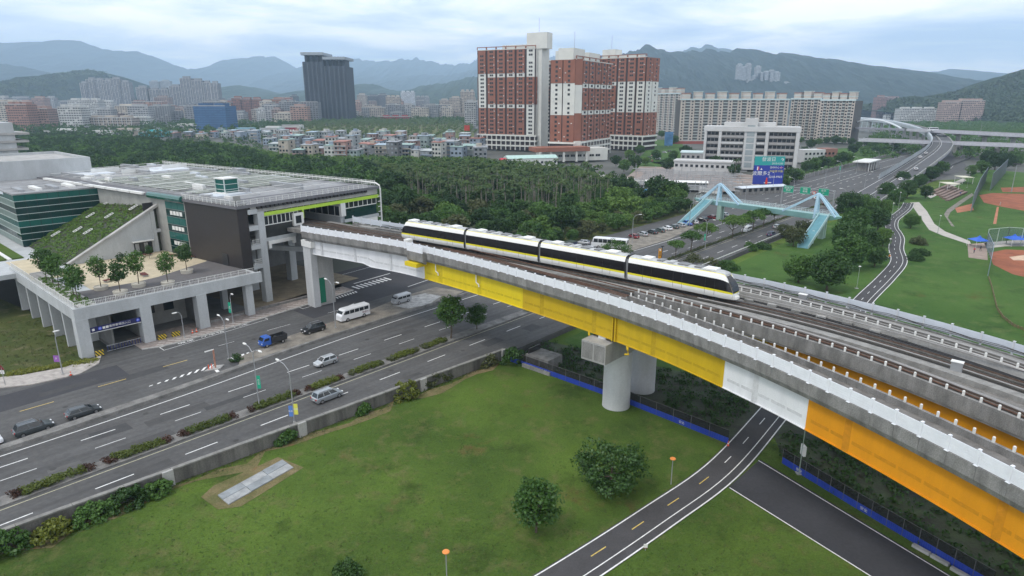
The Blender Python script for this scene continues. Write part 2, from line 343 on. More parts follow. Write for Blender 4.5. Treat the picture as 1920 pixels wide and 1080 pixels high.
def text_obj(name, body, size, loc, rot, mat, parent=None, extr=.004, align='CENTER', sx=1.0, **tags):
    cu = bpy.data.curves.new(name, 'FONT'); cu.body = body; cu.size = size; cu.align_x = align; cu.align_y = 'CENTER'; cu.extrude = extr; cu.resolution_u = 2
    t = bpy.data.objects.new(name, cu); COL.objects.link(t); bpy.context.view_layer.update()
    me = bpy.data.meshes.new_from_object(t.evaluated_get(bpy.context.evaluated_depsgraph_get())); bpy.data.objects.remove(t); bpy.data.curves.remove(cu)
    me.materials.clear(); me.materials.append(mat)
    off = ORG.get(parent.name, (0, 0, 0)) if parent else (0, 0, 0)
    o = newobj(name, me, parent, (loc[0] - off[0], loc[1] - off[1], loc[2] - off[2])); o.rotation_euler = rot; o.scale = (sx, 1, 1); tag(o, **tags); return o
for q, tx in ((35, '機車'), (40, '停車格'), (46, '汽車')):
    p = R(q, -35.6 - (q - 30) * .1, .012); text_obj('road_lettering', tx, 1.35, p, (0, 0, THR), paint, kind='structure', extr=.001, sx=1.15)
# kerbed pavement in front of the podium, with herringbone tiles
pave = M('pink paving', (.27, .22, .20), var=.3, sc_=1.6, col2=(.33, .29, .26), fine=.15)
kerbc = M('kerb concrete', (.40, .39, .37), var=.2, sc_=1.0)
def kerb_t(s): return interp([(27, -38.2), (29, -37.3), (33, -36.5), (48, -37.5), (60, -39), (72, -40.4), (76, -41.2)])(s)
mb = MB(); ss = frange(28, 75.5, 2.5)
mb.loft([[R(s, kerb_t(s), 0), R(s, kerb_t(s), .15), R(s, -45.5, .15), R(s, -45.5, 0)] for s in ss]); pv = mk('pavement', mb, pave, kind='structure')
mb = MB(); mb.loft([[R(s, kerb_t(s) + .02, 0), R(s, kerb_t(s) + .02, .17), R(s, kerb_t(s) - .3, .17), R(s, kerb_t(s) - .3, .1)] for s in ss]); mk('kerb', mb, kerbc, pv)
tm = MB(); tm.box(-.55, .55, -.27, .27, 0, .02); tile_me = mesh_of('paving_tile', tm, M('pale paving tile', (.40, .36, .33), var=.2, sc_=2))
i = 0
for s in frange(31, 73, 1.5):
    for r_ in range(2):
        p = R(s + (.75 if r_ else 0), kerb_t(s) - .9 - r_ * 1.1, .15); inst('paving_tile', tile_me, pv, p, THR + (.7 if (i + r_) % 2 else -.7)); i += 1
# corner pavement on the left with its planting, and the waste ground behind it
lp = [at(5, 728), at(60, 722), at(150, 702), at(186, 682), at(190, 668), at(120, 690), at(40, 705), at(-40, 712), at(-60, 728)]
pl = block('pavement', [p[:2] for p in lp], 0, .15, M('beige paving', (.38, .35, .32), var=.25, sc_=1.2, fine=.1))
sheet('rough_grass', [at(-200, 730), at(-40, 712), at(40, 703), at(120, 688), at(175, 672), at(140, 640), at(70, 590), at(0, 560), at(-300, 560)], .01, grass_mat('rough grass', (.06, .085, .022), (.085, .10, .03), (.20, .17, .10), .12, .3))
# dirt islands on which vehicles stand
for pts in ([R(36, -17.6), R(46, -17.9), R(58, -18.4), R(84, -18.7), R(92, -21), R(90, -28.5), R(80, -28.6), R(68, -25.6), R(57, -25.2), R(49.5, -24.4), R(38, -21.3)],
            [R(112, -17.2), R(150, -14.2), R(178, -14.0), R(205, -18), R(198, -23), R(170, -24), R(120, -24)]):
    block('dirt_island', [p[:2] for p in pts], 0, .1, dirt)
mb = MB(); mb.poly([R(75, -20.5, .104), R(80, -19.5, .104), R(86, -22, .104), R(85, -26.5, .104), R(79, -27.5, .104), R(74, -25, .104)]); mk('rubble_patch', mb, M('pale rubble', (.42, .41, .39), var=.4, sc_=.9, bump=.6, bsc=3, fine=.25), kind='structure')
# low concrete divider between main and service carriageways
dv = [(-60, -14.0, 1.5), (0, -14.0, 1.5), (12, -14.6, 1.9), (25, -15.4, 1.7), (38, -16.9, 1.2), (55, -18.2, .6), (84, -18.9, .6), (118, -18.6, .6)]
dc = interp([(a, b) for a, b, c in dv]); dw = interp([(a, c) for a, b, c in dv])
mb = MB(); mb.loft([[R(s, dc(s) + dw(s) / 2, 0), R(s, dc(s) + dw(s) / 2 - .1, .45), R(s, dc(s) - dw(s) / 2 + .1, .45), R(s, dc(s) - dw(s) / 2, 0)] for s in frange(-60, 118, 4)])
mk('road_divider', mb, M('grimy concrete', (.17, .165, .155), var=.4, sc_=.6, fine=.2), label='low weathered concrete divider between the main and the service carriageway', cat='divider')
# median kerb
mb = MB()
mb.loft([[R(s, .85, 0), R(s, .85, .2), R(s, -1.35, .2), R(s, -1.35, 0)] for s in frange(-60, 330, 10)])
md = mk('median', mb, MATS['grimy concrete'], kind='structure')
mb = MB(); mb.loft([[R(s, .6, .205), R(s, -1.15, .205)] for s in frange(90, 330, 10)], closed=False); mk('median_soil', mb, soil, md)
# retaining wall along the near edge of the road
mb = MB(); ss = frange(-60, 70, 5)
mb.loft([[R(s, wall_t(s) + .28, GL - .1), R(s, wall_t(s) + .28, .75), R(s, wall_t(s) - .1, .75), R(s, wall_t(s) - .1, -.2)] for s in ss])
rw = mk('retaining_wall', mb, M('stained wall concrete', (.13, .125, .115), var=.55, sc_=.5, streak=.12, bump=.2, fine=.2), label='stained concrete retaining wall along the lawn edge of the road', cat='wall')
cop = M('wall coping', (.21, .205, .19), var=.3, sc_=1)
for a, b in zip(ss[:-1], ss[1:]):
    m_ = MB(); m_.loft([[R(s, wall_t(s) + .4, .75), R(s, wall_t(s) + .4, .92), R(s, wall_t(s) - .2, .92), R(s, wall_t(s) - .2, .75)] for s in (a + .02, b - .02)]); mk('coping', m_, cop, rw)
for s in (14.5, 31.5, 52, 69.6):
    mk('pilaster', MB().box(s - .6, s + .6, wall_t(s) + .28, wall_t(s) + .62, GL - .1, .96, R), conc, rw)
# wall under the viaduct end and guard rail of the far stretch
g = thing('guard_rail', 'low steel guard rail along the road edge beyond the viaduct', 'guard rail', R(150, 10.4, 0))
for s in frange(120, 330, 4): mk('post', MB().box(s - .06, s + .06, 10.0, 10.12, -.1, .75, R), grey, g)
mb = MB(); mb.loft([[R(s, 10.14, .4), R(s, 10.2, .55), R(s, 10.14, .7), R(s, 10.12, .55)] for s in frange(120, 330, 6)]); mk('rail', mb, offw, g)
# ------------------------------------------------------------------ cycle path
cpath = [(-12, 38, 0), (4.5, 51.2, 0), (16.2, 61.3, 0), (26, 70.4, 0), (36.9, 83.8, 0), (50, 101, 0), (66, 122, 0), (80.8, 141.3, 0), (97, 161, 0), (110, 178, 0), (119, 195, 0), (128, 210, 0), (133, 220, 0), (138, 231, 0), (147, 246, 0), (158, 260, 0), (168, 273, 0), (178, 288, 0)]
cp_ = smooth_path(cpath, 2.0)
def ribbon(path, lo, hi, z, mb=None):
    mb = mb or MB(); rings = []
    for i, p in enumerate(path):
        d = (path[min(i + 1, len(path) - 1)] - path[max(i - 1, 0)]); d.z = 0; d.normalize(); nrm = Vector((d.y, -d.x, 0))
        a, b = p + nrm * lo, p + nrm * hi; rings.append([(a.x, a.y, z), (b.x, b.y, z)])
    mb.loft(rings, closed=False); return mb
mk('cycle_path', ribbon(cp_, -2.2, 2.2, GL + .05), M('path asphalt', (.062, .06, .062), rough=.95, var=.15, sc_=.4, fine=.15), kind='structure')
for a, b in ((-2.05, -1.9), (.95, 1.07), (1.98, 2.14)): mk('path_line', ribbon(cp_, a, b, GL + .058), paint, kind='structure')
k = 0; acc = 0
for i in range(len(cp_) - 2):
    if i % 3 == 0: mk('path_dash', ribbon(cp_[i:i + 2], -.52, -.4, GL + .058), paint_y if i < 22 else paint, kind='structure')
sp = [at(1365, 915, GL), at(1425, 862, GL), at(1800, 1090, GL), (56, 38, 0), (42, 38, 0), at(1655, 1095, GL)]
sheet('side_path', sp, GL + .046, asph_n)
for a, b in (((1368, 915), (1650, 1092)), ((1422, 864), (1795, 1090))):
    p, q = at(*a, GL), at(*b, GL); d = Vector((q[0] - p[0], q[1] - p[1], 0)).normalized(); n_ = Vector((d.y, -d.x, 0)) * .07
    q = (q[0] + d.x * 14, q[1] + d.y * 14)
    mk('path_line', MB().poly([(p[0] - n_.x, p[1] - n_.y, GL + .054), (q[0] - n_.x, q[1] - n_.y, GL + .054), (q[0] + n_.x, q[1] + n_.y, GL + .054), (p[0] + n_.x, p[1] + n_.y, GL + .054)]), paint, kind='structure')
# dry strip and worn patches along the retaining wall
dry = grass_mat('dry grass', (.24, .19, .10), (.14, .14, .055), (.30, .23, .14), .25, .6)
mb = MB(); ring = []
for s in frange(-40, 68, 3):
    a = wall_t(s) + 1.2 + .7 * math.sin(s * .9) + .5 * math.sin(s * .37); ring.append([R(s, a - .3, GL + .03), R(s, a + 1.0 + .8 * math.sin(s * .61 + 1) + .4 * math.sin(s * 1.7), GL + .03)])
mb.loft(ring, closed=False); mk('dry_grass_strip', mb, dry, kind='structure')
sheet('dry_grass_patch', [R(16, 13.6), R(18, 12.4), R(26.4, 12.2), R(27.3, 16.9), R(18.2, 18.8), R(16.2, 17.4)], GL + .034, dry)
cs = thing('concrete_slab', 'pale worn concrete slab lying in the lawn beside the retaining wall', 'slab', R(22, 15.7, GL + .04))
for k in range(3):
    a = 17.4 + k * 3.0
    for j in range(2):
        y0 = 17.5 - j * 1.35 - k * .5
        mk('slab_panel', MB().prism([(a, y0), (a + 2.95, y0 - .45), (a + 2.95, y0 - 1.75), (a, y0 - 1.3)], GL + .02, GL + .16 + .02 * ((k + j) % 2), R), M('slab concrete %d' % ((k + j) % 2), ((.31, .32, .32), (.24, .26, .27))[(k + j) % 2], var=.25, sc_=.8), cs)

# repaired patches, manholes and worn tyre bands of the carriageways
random.seed(21)
pmats = [M('patch asphalt %d' % k, c, rough=.92, var=.15, sc_=.6, fine=.15) for k, c in enumerate(((.055, .055, .056), (.066, .065, .064), (.10, .098, .095)))]
for k in range(26):
    s_ = random.uniform(-6, 95); t_ = random.choice((random.uniform(2, 7.5), random.uniform(-12, -2.5), random.uniform(-12, -2.5), random.uniform(-33, -20))); l_, w_ = random.uniform(1.5, 9), random.uniform(.6, 2.6); sk = random.uniform(-.3, .3)
    mk('asphalt_patch', MB().poly([R(s_, t_, .0045 + k * .0001), R(s_ + l_, t_ + sk, .0045 + k * .0001), R(s_ + l_ + .1, t_ + w_ + sk, .0045 + k * .0001), R(s_ - .1, t_ + w_, .0045 + k * .0001)]), pmats[k % 3], kind='structure')
for s_, t_ in ((6, -4), (19, -11), (33, -7), (52, 3), (24, 6), (58, -12), (12, -22), (30, -30), (44, -28), (70, -33), (66, 5.5)):
    mk('manhole_cover', MB().lathe([(.38, 0), (.38, .006)], R(s_, t_, .009), 14), M('cast iron', (.035, .033, .03), rough=.6, var=.3, sc_=6), kind='structure')
# ================================================================== VIADUCT
fN = interp([(-48, 60), (-38, 61.6), (-33, 62.3), (-15, 65.2), (-9, 65.8), (0, 65.7), (13.5, 65), (26, 63.7), (37, 62.3), (43.7, 61), (49.3, 59.7), (57.4, 57.2), (63, 55.2), (70.5, 52), (77.8, 48.5), (84, 45.1), (95, 38.3), (110, 28)])
fA = interp([(37.6, 68.2), (45.3, 66.5), (57.3, 62.9), (64, 60.5), (73.2, 56.7), (83.4, 51.6), (95, 45), (110, 35)])
fB = interp([(37.3, 69.2), (42.4, 68.8), (49.7, 68), (58.7, 66.5), (68, 64.2), (76.6, 60.9), (85, 56.8), (95, 51), (110, 41)])
fT = interp([(-75, 67.6), (-50, 69.2), (-17, 72.1), (-1, 73.6), (16, 74.7), (33, 75.3), (50, 75.4), (60, 74.6), (70, 72.6), (80, 69.5), (95, 63), (110, 54)])
fC = interp([(-75, 71.9), (-50, 73.5), (-17, 76.2), (0, 77.8), (16, 79), (33, 79.7), (43, 79.9), (53, 79.5), (59, 78.7), (66, 77.2), (71.7, 75.5), (77.4, 73.5), (81.2, 71.9), (95, 65), (110, 56)])
fF = interp([(-48, 75.2), (-25, 77.2), (0, 80.3), (16, 82.4), (33, 84.2), (39.6, 84.8), (50, 84.5), (55.6, 83.8), (61.5, 82.8), (69, 81), (76.7, 78.5), (85, 75), (95, 70), (110, 61)])
ZP = 16.6; ZD = 15.75
T0, T1 = -48.0, 108.0
def sweep(name, sec, t0, t1, mat, parent, dt=2.0, closed=True, smooth=False, **tags):
    mb = MB(); mb.loft([[R(s, t, z) for s, z in sec(t)] for t in frange(t0, t1, dt)], closed=closed); return mk(name, mb, mat, parent, smooth, **tags)
via = thing('viaduct', 'elevated railway viaduct with coloured steel girders and white railings', 'viaduct', R(67.6, 35.6, GL))
deckc = M('track deck concrete', (.18, .172, .16), var=.3, sc_=.8, fine=.2)
walkc = M('walkway concrete', (.255, .25, .235), var=.25, sc_=1.2, fine=.15)
bed = M('dark track bed', (.026, .024, .022), var=.35, sc_=1.5, fine=.25)
# decks
sweep('deck', lambda t: [(fN(t) + .25, ZD - .75), (fN(t) + .25, ZD), (max(fA(t), fN(t) + 2.4) if t > 38 else 69, ZD), (max(fA(t), fN(t) + 2.4) if t > 38 else 69, ZD - .75)], -38, T1, deckc, via)
sweep('deck', lambda t: [(fB(t) if t > 38 else 69.0 if t > -20 else fN(t) + 4, ZD - .8), (fB(t) if t > 38 else 69.0 if t > -20 else fN(t) + 4, ZD - .004), (fF(t) - .1, ZD - .004), (fF(t) - .1, ZD - .8)], T0, T1, deckc, via)
# near parapet in casting segments with joints
ts = frange(-38, T1, 2.06)
par_me = []
for a, b in zip(ts[:-1], ts[1:]):
    mb = MB(); mb.loft([[R(fN(t), t, 15.42), R(fN(t) - .04, t, ZP), R(fN(t) + .3, t, ZP), R(fN(t) + .3, t, 15.3), R(fN(t) + 1.3, t, 14.85), R(fN(t) + 1.25, t, 14.7), R(fN(t) + .25, t, 14.9)] for t in (a + .008, (a + b) / 2, b - .008)])
    mk('parapet_segment', mb, conc_d, via)
# white louvred railing panels on the near parapet
pm = MB(); Lp = 2.06
for k in range(5): pm.box(-Lp / 2 + .02, Lp / 2 - .02, -.035, .035, .05 + k * .24, .05 + k * .24 + .205)
pm.box(-Lp / 2 + .06, Lp / 2 - .06, -.008, .008, .04, 1.2)
pan_me = mesh_of('railing_panel', pm, white)
qm = MB(); qm.box(-.09, .09, -.12, .12, 0, 1.34); qm.box(-.16, .16, -.2, .2, 0, .05); qm.box(-.11, .11, -.14, .14, 1.34, 1.37); post_me = mesh_of('railing_post', qm, white)
nr = thing('railing', 'white louvred railing along the near edge of the viaduct', 'railing', R(fN(0), 0, ZP))
def along(f, t): return math.atan2(*(lambda a, b: (b[1] - a[1], b[0] - a[0]))(R(f(t - .5), t - .5), R(f(t + .5), t + .5)))
for a, b in zip(ts[:-1], ts[1:]):
    m_ = (a + b) / 2; p, q = R(fN(a) + .1, a, ZP), R(fN(b) + .1, b, ZP); ln = math.dist(p, q); ang = math.atan2(q[1] - p[1], q[0] - p[0])
    inst('panel', pan_me, nr, ((p[0] + q[0]) / 2, (p[1] + q[1]) / 2, ZP), ang, (ln / Lp, 1, 1)); inst('post', post_me, nr, p, ang)
# jog of the parapet with a widened bay and an equipment box on it
sweep('parapet_bay', lambda t: [(fN(t) - .9, 15.0), (fN(t) - .95, ZP), (fN(t) - .05, ZP), (fN(t) - .01, 15.0), (fN(t) + .1, 14.6), (fN(t) - .3, 14.5)], -7.6, -3.2, conc_d, via, dt=1.1)
sweep('bay_railing', lambda t: [(fN(t) - .9, ZP), (fN(t) - .9, ZP + 1.14), (fN(t) - .8, ZP + 1.14), (fN(t) - .8, ZP)], -7.6, -3.2, white, via, dt=1.1)
mk('equipment_box', MB().box(66.4, 67.6, -10.2, -9, ZP - .6, ZP + 1.5, R), offw, via)
# near steel girder, painted by span
gcol = [(-38, -5.0, (.70, .71, .72), 'white'), (-5.0, 20.2, (.70, .54, .012), 'lemon yellow'), (20.2, 56.5, (.55, .37, .010), 'deep yellow'), (56.5, 66.9, (.72, .73, .74), 'white'), (66.9, T1, (.68, .28, .008), 'orange')]
def gz(t): return 11.35 + (.5 if t < -20 else 0)
for a, b, c, nm in gcol:
    gm = M('girder ' + nm, c, rough=.55, var=.08, sc_=.6, streak=.16, fine=.04)
    gm2 = M('splice ' + nm, tuple(x * .82 for x in c), rough=.6, var=.12, sc_=3, bump=.3, bsc=9)
    g_ = sweep('girder', lambda t: [(fN(t) + .95, gz(t)), (fN(t) + .95, 14.72), (fN(t) + 3.6, 14.72), (fN(t) + 3.6, gz(t))], a, b, gm, via, label=nm + ' painted girder')
    # bottom flange, bolted splice strips, stiffeners
    sweep('flange', lambda t: [(fN(t) + .75, gz(t) - .06), (fN(t) + .75, gz(t) + .02), (fN(t) + 3.8, gz(t) + .02), (fN(t) + 3.8, gz(t) - .06)], a, b, gm, g_)
    for t in frange(a + 4.5, b, 10.5)[:-1]:
        mk('splice_plate', MB().box(fN(t) + .925, fN(t) + .96, t - .55, t + .55, gz(t) + .05, 14.6, R), gm2, g_)
    tt = frange(a + .4, b - .4, 2.1)
    for p, q in zip(tt[:-1], tt[1:]):
        m_ = MB(); m_.loft([[R(fN(t) + .93, t, gz(t) + .95), R(fN(t) + .93, t, gz(t) + 1.3), R(fN(t) + .97, t, gz(t) + 1.3), R(fN(t) + .97, t, gz(t) + .95)] for t in (p + .1, q - .1)]); mk('splice_strip', m_, gm2, g_)
gy = MATS['girder lemon yellow']; gd = MATS['girder deep yellow']
mk('bracket', MB().box(64.3, 66.8, -7.6, -4.3, 13.9, 14.65, R), gy, via)
for dt_, sgn in ((38.55, -1), (39.25, 1)): mk('end_diaphragm', MB().box(fN(38.9) + .6, fN(38.9) + 1.0, dt_ - .1 - .12 * sgn, dt_ + .1 - .12 * sgn, gz(39) - .1, 14.7, R), gd, via)
for t in (34.2, 41.3):
    m_ = MB(); m_.tube([R(fN(t) + .9, t, 11.3), R(fN(t) + .55, t + .3, 10.9), R(fN(t) + .45, t + .5, 10.3), R(fN(t) + .6, t - .1, 10.1)], .16, 6); mk('drain_pipe', m_, gd, via)
for t in (-1.5, 9.2):
    m_ = MB(); m_.tube([R(fN(t) + .7, t, 15), R(fN(t) + .7, t, 13.4), R(fN(t) + .75, t + .5, 13.1), R(fN(t) + .75, t + .6, 12.7)], .11, 6); mk('drain_pipe', m_, offw, via)
# girder of the main deck, seen through the gap, and its far twin
for a, b, c in ((-44, 40, 'white'), (40, 58, 'deep yellow'), (58, T1, 'orange')):
    sweep('girder', lambda t: [(fB(t) + .7 if t > 38 else 72, 11.4), (fB(t) + .7 if t > 38 else 72, 14.9), (fB(t) + 3 if t > 38 else 74.5, 14.9), (fB(t) + 3 if t > 38 else 74.5, 11.4)], a, b, MATS['girder ' + c], via)
    sweep('girder', lambda t: [(fF(t) - 4, 11.4), (fF(t) - 4, 14.9), (fF(t) - 1.4, 14.9), (fF(t) - 1.4, 11.4)], a, b, MATS['girder ' + c], via)
# low walls between the tracks, with their white posts
bp = MB(); bp.lathe([(.12, 0), (.12, .44), (.09, .49), (.03, .51)], n=8); bol_me = mesh_of('post', bp, offw)
def low_wall(f, t0, t1, off, zt, h):
    sweep('track_wall', lambda t: [(f(t) + off, ZD - .55), (f(t) + off - .03, zt), (f(t) + off + .35, zt), (f(t) + off + .38, ZD - .55)], t0, t1, conc_d, via)
low_wall(fA, 37.6, T1, -.38, ZP - .2, 0); low_wall(fB, 38, T1, -.05, ZP + .12, 0)
sweep('track_wall', lambda t: [(fC(t) - .2, ZD), (fC(t) - .2, ZP + .1), (fC(t) + .2, ZP + .1), (fC(t) + .2, ZD)], 44, T1, conc, via)
for f, z, t0 in ((lambda t: fA(t) - .2, ZP - .2, 38.2), (lambda t: fB(t) + .12, ZP + .12, 38.6), (fC, ZP + .1, 45)):
    for t in frange(t0, 100, 1.42): inst('post', bol_me, via, R(f(t), t, z))
# conductor rails and cable troughs as long pipes
pipem = M('conductor rail', (.30, .29, .28), rough=.5, var=.15, metal=.4); brown = M('rusty conductor rail', (.11, .055, .035), rough=.7, var=.35, sc_=2)
def pipe(f, off, z, r, t0, t1, mat, nm='conductor_rail'):
    mb = MB(); mb.tube([R(f(t) + off, t, z) for t in frange(t0, t1, 2)], r, 6); mk(nm, mb, mat, via)
pipe(fB, .75, ZP + .62, .13, 40, T1, pipem); pipe(fB, .62, ZP + .2, .09, -10, T1, brown)
pipe(fC, .62, ZP + .5, .13, 46, T1, pipem); pipe(fC, .6, ZP + .15, .08, 46, T1, pipem)
pipe(lambda t: fT(t) - 2.9, 0, ZP + .1, .08, 46, T1, pipem, 'cable_pipe'); pipe(lambda t: fT(t) + 2.5, 0, ZP + .05, .07, 46, T1, pipem, 'cable_pipe')
for k in range(3): pipe(lambda t: fN(t) + 4.6 + k * .45, 0, ZP - .1, .07, -4, 38, brown)
# beds, rails, walkways
railm = M('rail steel', (.16, .11, .085), rough=.45, var=.3, metal=.5, sc_=2)
for f, t0, nm in ((lambda t: fN(t) + 2.6, -30, 'a'), (lambda t: (fB(t) if t > 38 else 69.2) + 2.4, -60, 'b'), (fT, -75, 'c'), (lambda t: fF(t) - 3.6, -44, 'd')):
    sweep('track_bed', lambda t: [(f(t) - 1.5, ZD - .02), (f(t) - 1.5, ZD + .05), (f(t) + 1.5, ZD + .05), (f(t) + 1.5, ZD - .02)], t0, T1, bed, via)
    for o_ in (-.75, .75):
        sweep('plinth', lambda t: [(f(t) + o_ - .3, ZD + .05), (f(t) + o_ - .3, ZD + .25), (f(t) + o_ + .3, ZD + .25), (f(t) + o_ + .3, ZD + .05)], t0, T1, M('plinth concrete', (.12, .115, .105), var=.3, sc_=1.2), via)
        sweep('rail', lambda t: [(f(t) + o_ - .05, ZD + .25), (f(t) + o_ - .04, ZD + .42), (f(t) + o_ + .04, ZD + .42), (f(t) + o_ + .05, ZD + .25)], t0, T1, railm, via)
for f, h in ((lambda t: fT(t) - 3.6, .55), (lambda t: fC(t) + 1.0, .3), (lambda t: fF(t) - 1.2, .5), (lambda t: fN(t) + .95, .35)):
    sweep('walkway', lambda t: [(f(t) - .65, ZD - .03), (f(t) - .65, ZD + h), (f(t) + .65, ZD + h), (f(t) + .65, ZD - .03)], -36, T1, walkc, via)
for f in (lambda t: fT(t) - 2.2, lambda t: fT(t) + 2.0, lambda t: fF(t) - 5.4, lambda t: fF(t) - 2.0, lambda t: fN(t) + 1.75, lambda t: fN(t) + 4.2):
    sweep('cable_trough', lambda t: [(f(t) - .16, ZD - .01), (f(t) - .16, ZD + .12), (f(t) + .16, ZD + .12), (f(t) + .16, ZD - .01)], -36, T1, dark, via)
for k, t in enumerate(frange(47, 100, 3.4)): mk('trough_lid', MB().box(fT(t) + 2.9, fT(t) + 3.4, t, t + 1.2, ZD + .02, ZD + .3 + .04 * (k % 3), R), walkc if k % 2 else conc, via)
for k in range(2): pipe(lambda t: fF(t) - 1.9 - .4 * k, 0, ZD + .7, .05, -30, T1, dark, 'cable')
# trackside boxes
for t, f, o_ in ((77, fT, -2.9), (88, fN, 1.0), (57, fF, -1.6)):
    mk('signal_box', MB().box(f(t) + o_ - .3, f(t) + o_ + .3, t - .5, t + .5, ZD + .3, ZD + 1.5, R), grey, via)
    mk('signal_lid', MB().box(f(t) + o_ - .36, f(t) + o_ + .36, t - .56, t + .56, ZD + 1.5, ZD + 1.58, R), offw, via)
# far parapet and its railing
tf = frange(-40, T1, 3.0)
sweep('far_parapet', lambda t: [(fF(t) - .1, ZD - 1), (fF(t) - .1, ZD + .55), (fF(t) + .25, ZD + .55), (fF(t) + .25, ZD - 1)], -40, T1, conc_d, via)
fr = thing('railing', 'white slatted railing with cables along the far edge of the viaduct', 'railing', R(fF(0), 0, ZD + .55))
fm = MB()
for k in range(4): fm.box(-1.45, 1.45, -.03, .03, .2 + k * .3, .2 + k * .3 + .26)
fm.box(-1.42, 1.42, -.006, .006, .2, 1.36)
fpan = mesh_of('far_panel', fm, M('pale blue grey panel', (.56, .60, .65), rough=.5, var=.06)); fq = MB(); fq.box(-.08, .08, -.1, .1, 0, 1.5); fq.box(-.12, .12, -.14, .14, 1.5, 1.55); fpost = mesh_of('far_post', fq, M('dull white paint', (.58, .60, .62), rough=.6, var=.1))
for a, b in zip(tf[:-1], tf[1:]):
    p, q = R(fF(a) + .1, a, ZD + .55), R(fF(b) + .1, b, ZD + .55); ang = math.atan2(q[1] - p[1], q[0] - p[0]); ln = math.dist(p, q)
    inst('panel', fpan, fr, ((p[0] + q[0]) / 2, (p[1] + q[1]) / 2, p[2]), ang, (ln / 3, 1, 1)); inst('post', fpost, fr, p, ang)
for k, z in enumerate((.35, .5, .62)):
    mb = MB(); mb.tube([R(fF(t) - .2, t, ZD + .6 + z + .08 * math.sin(t * 1.1 + k)) for t in frange(-30, 104, 1.5)], .035, 4); mk('cable', mb, dark, fr)
# piers
def bent(s, t, col_gap, label, ztop=11.2):
    P = thing('viaduct_pier', label, 'pier', R(s, t, GL))
    for k in range(2):
        m_ = MB(); c = R(s + k * col_gap, t, GL); m_.lathe([(2.08, 0), (2.05, .6), (2.02, ztop - GL - 3.3)], c, 32); mk('column', m_, conc_l, P, smooth=False)
    m_ = MB(); m_.box(s - 6.6, s + col_gap + 9, t - 2.0, t + 2.0, ztop - 3.2, ztop - .35, R); cp = mk('cap_beam', m_, conc, P)
    for dt_ in (-1, 1): mk('form_panel', MB().box(s - 6.64, s - 6.6, t + dt_ * 1.0 - .85, t + dt_ * 1.0 + .85, ztop - 2.9, ztop - .6, R), conc_d, cp)
    for k in (0, 1, 2): mk('bearing', MB().box(s - 4.6 + k * 6, s - 3.6 + k * 6, t - .6, t + .6, ztop - .35, ztop + .1, R), offw, P)
    return P
bent(67.9, 36.6, 7.4, 'twin round concrete columns with cap beam under the deep yellow girder')
bent(52.2, 91.6, 7.4, 'concrete pier cap under the orange girder at the right edge')
# left abutment columns by the station
P = thing('viaduct_pier', 'square concrete pier with a green door panel beside the station', 'pier', R(64, -36, 0))
mk('column', MB().box(62.2, 63.7, -39.0, -36.2, 0, 13.3, R), conc_l, P); mk('column', MB().box(63.9, 67.6, -40.4, -36.5, 0, 11.3, R), conc, P)
mk('door_panel', MB().box(63.72, 65.2, -36.5, -36.42, .6, 6.2, R), M('green panel', (.01, .16, .09), var=.1), P)
mk('corbel', MB().prism([(62.0, -35.4), (66, -35.4), (66, -39.2), (62.0, -39.2)], 13.3, 14.6, R), offw, P)
# ================================================================== TRAIN
tw = M('train white', (.80, .80, .76), rough=.3, var=.03, clear=.3); ty = M('train yellow', (.74, .66, .03), rough=.3, var=.03, clear=.3)
tr_roof = M('train roof grey', (.44, .45, .45), rough=.65, var=.2, sc_=2.2); tgrey = M('train unit grey', (.20, .205, .21), rough=.6, var=.15)
prof = [(-1.12, -.25), (-1.30, .15), (-1.325, .45), (-1.335, .62), (-1.335, .92), (-1.30, 2.42), (-1.22, 2.78), (-1.05, 3.12), (-.98, 3.18), (-.55, 3.34), (0, 3.38)]
strips = [(0, 3, tw, 'skirt'), (3, 4, ty, 'stripe'), (4, 5, black, 'window_band'), (5, 7, tw, 'upper_panel'), (7, 8, ty, 'roof_line'), (8, 10, tr_roof, 'roof')]
def train_ring(c, side, along_v, lat_v, k0, k1, sw, sz, dz):
    out = []
    for i in range(k0, k1 + 1):
        sh = dz * (max(0, prof[i][1] - .5) / 2.9) ** 1.6
        out.append((c[0] + lat_v[0] * prof[i][0] * sw * side + along_v.x * sh, c[1] + lat_v[1] * prof[i][0] * sw * side + along_v.y * sh, c[2] + (prof[i][1]) * sz))
    return out
train = thing('train', 'four-car white and yellow metro train with black window band on the viaduct', 'train', R(fT(16), 16, ZD + .42))
ZB = 17.0
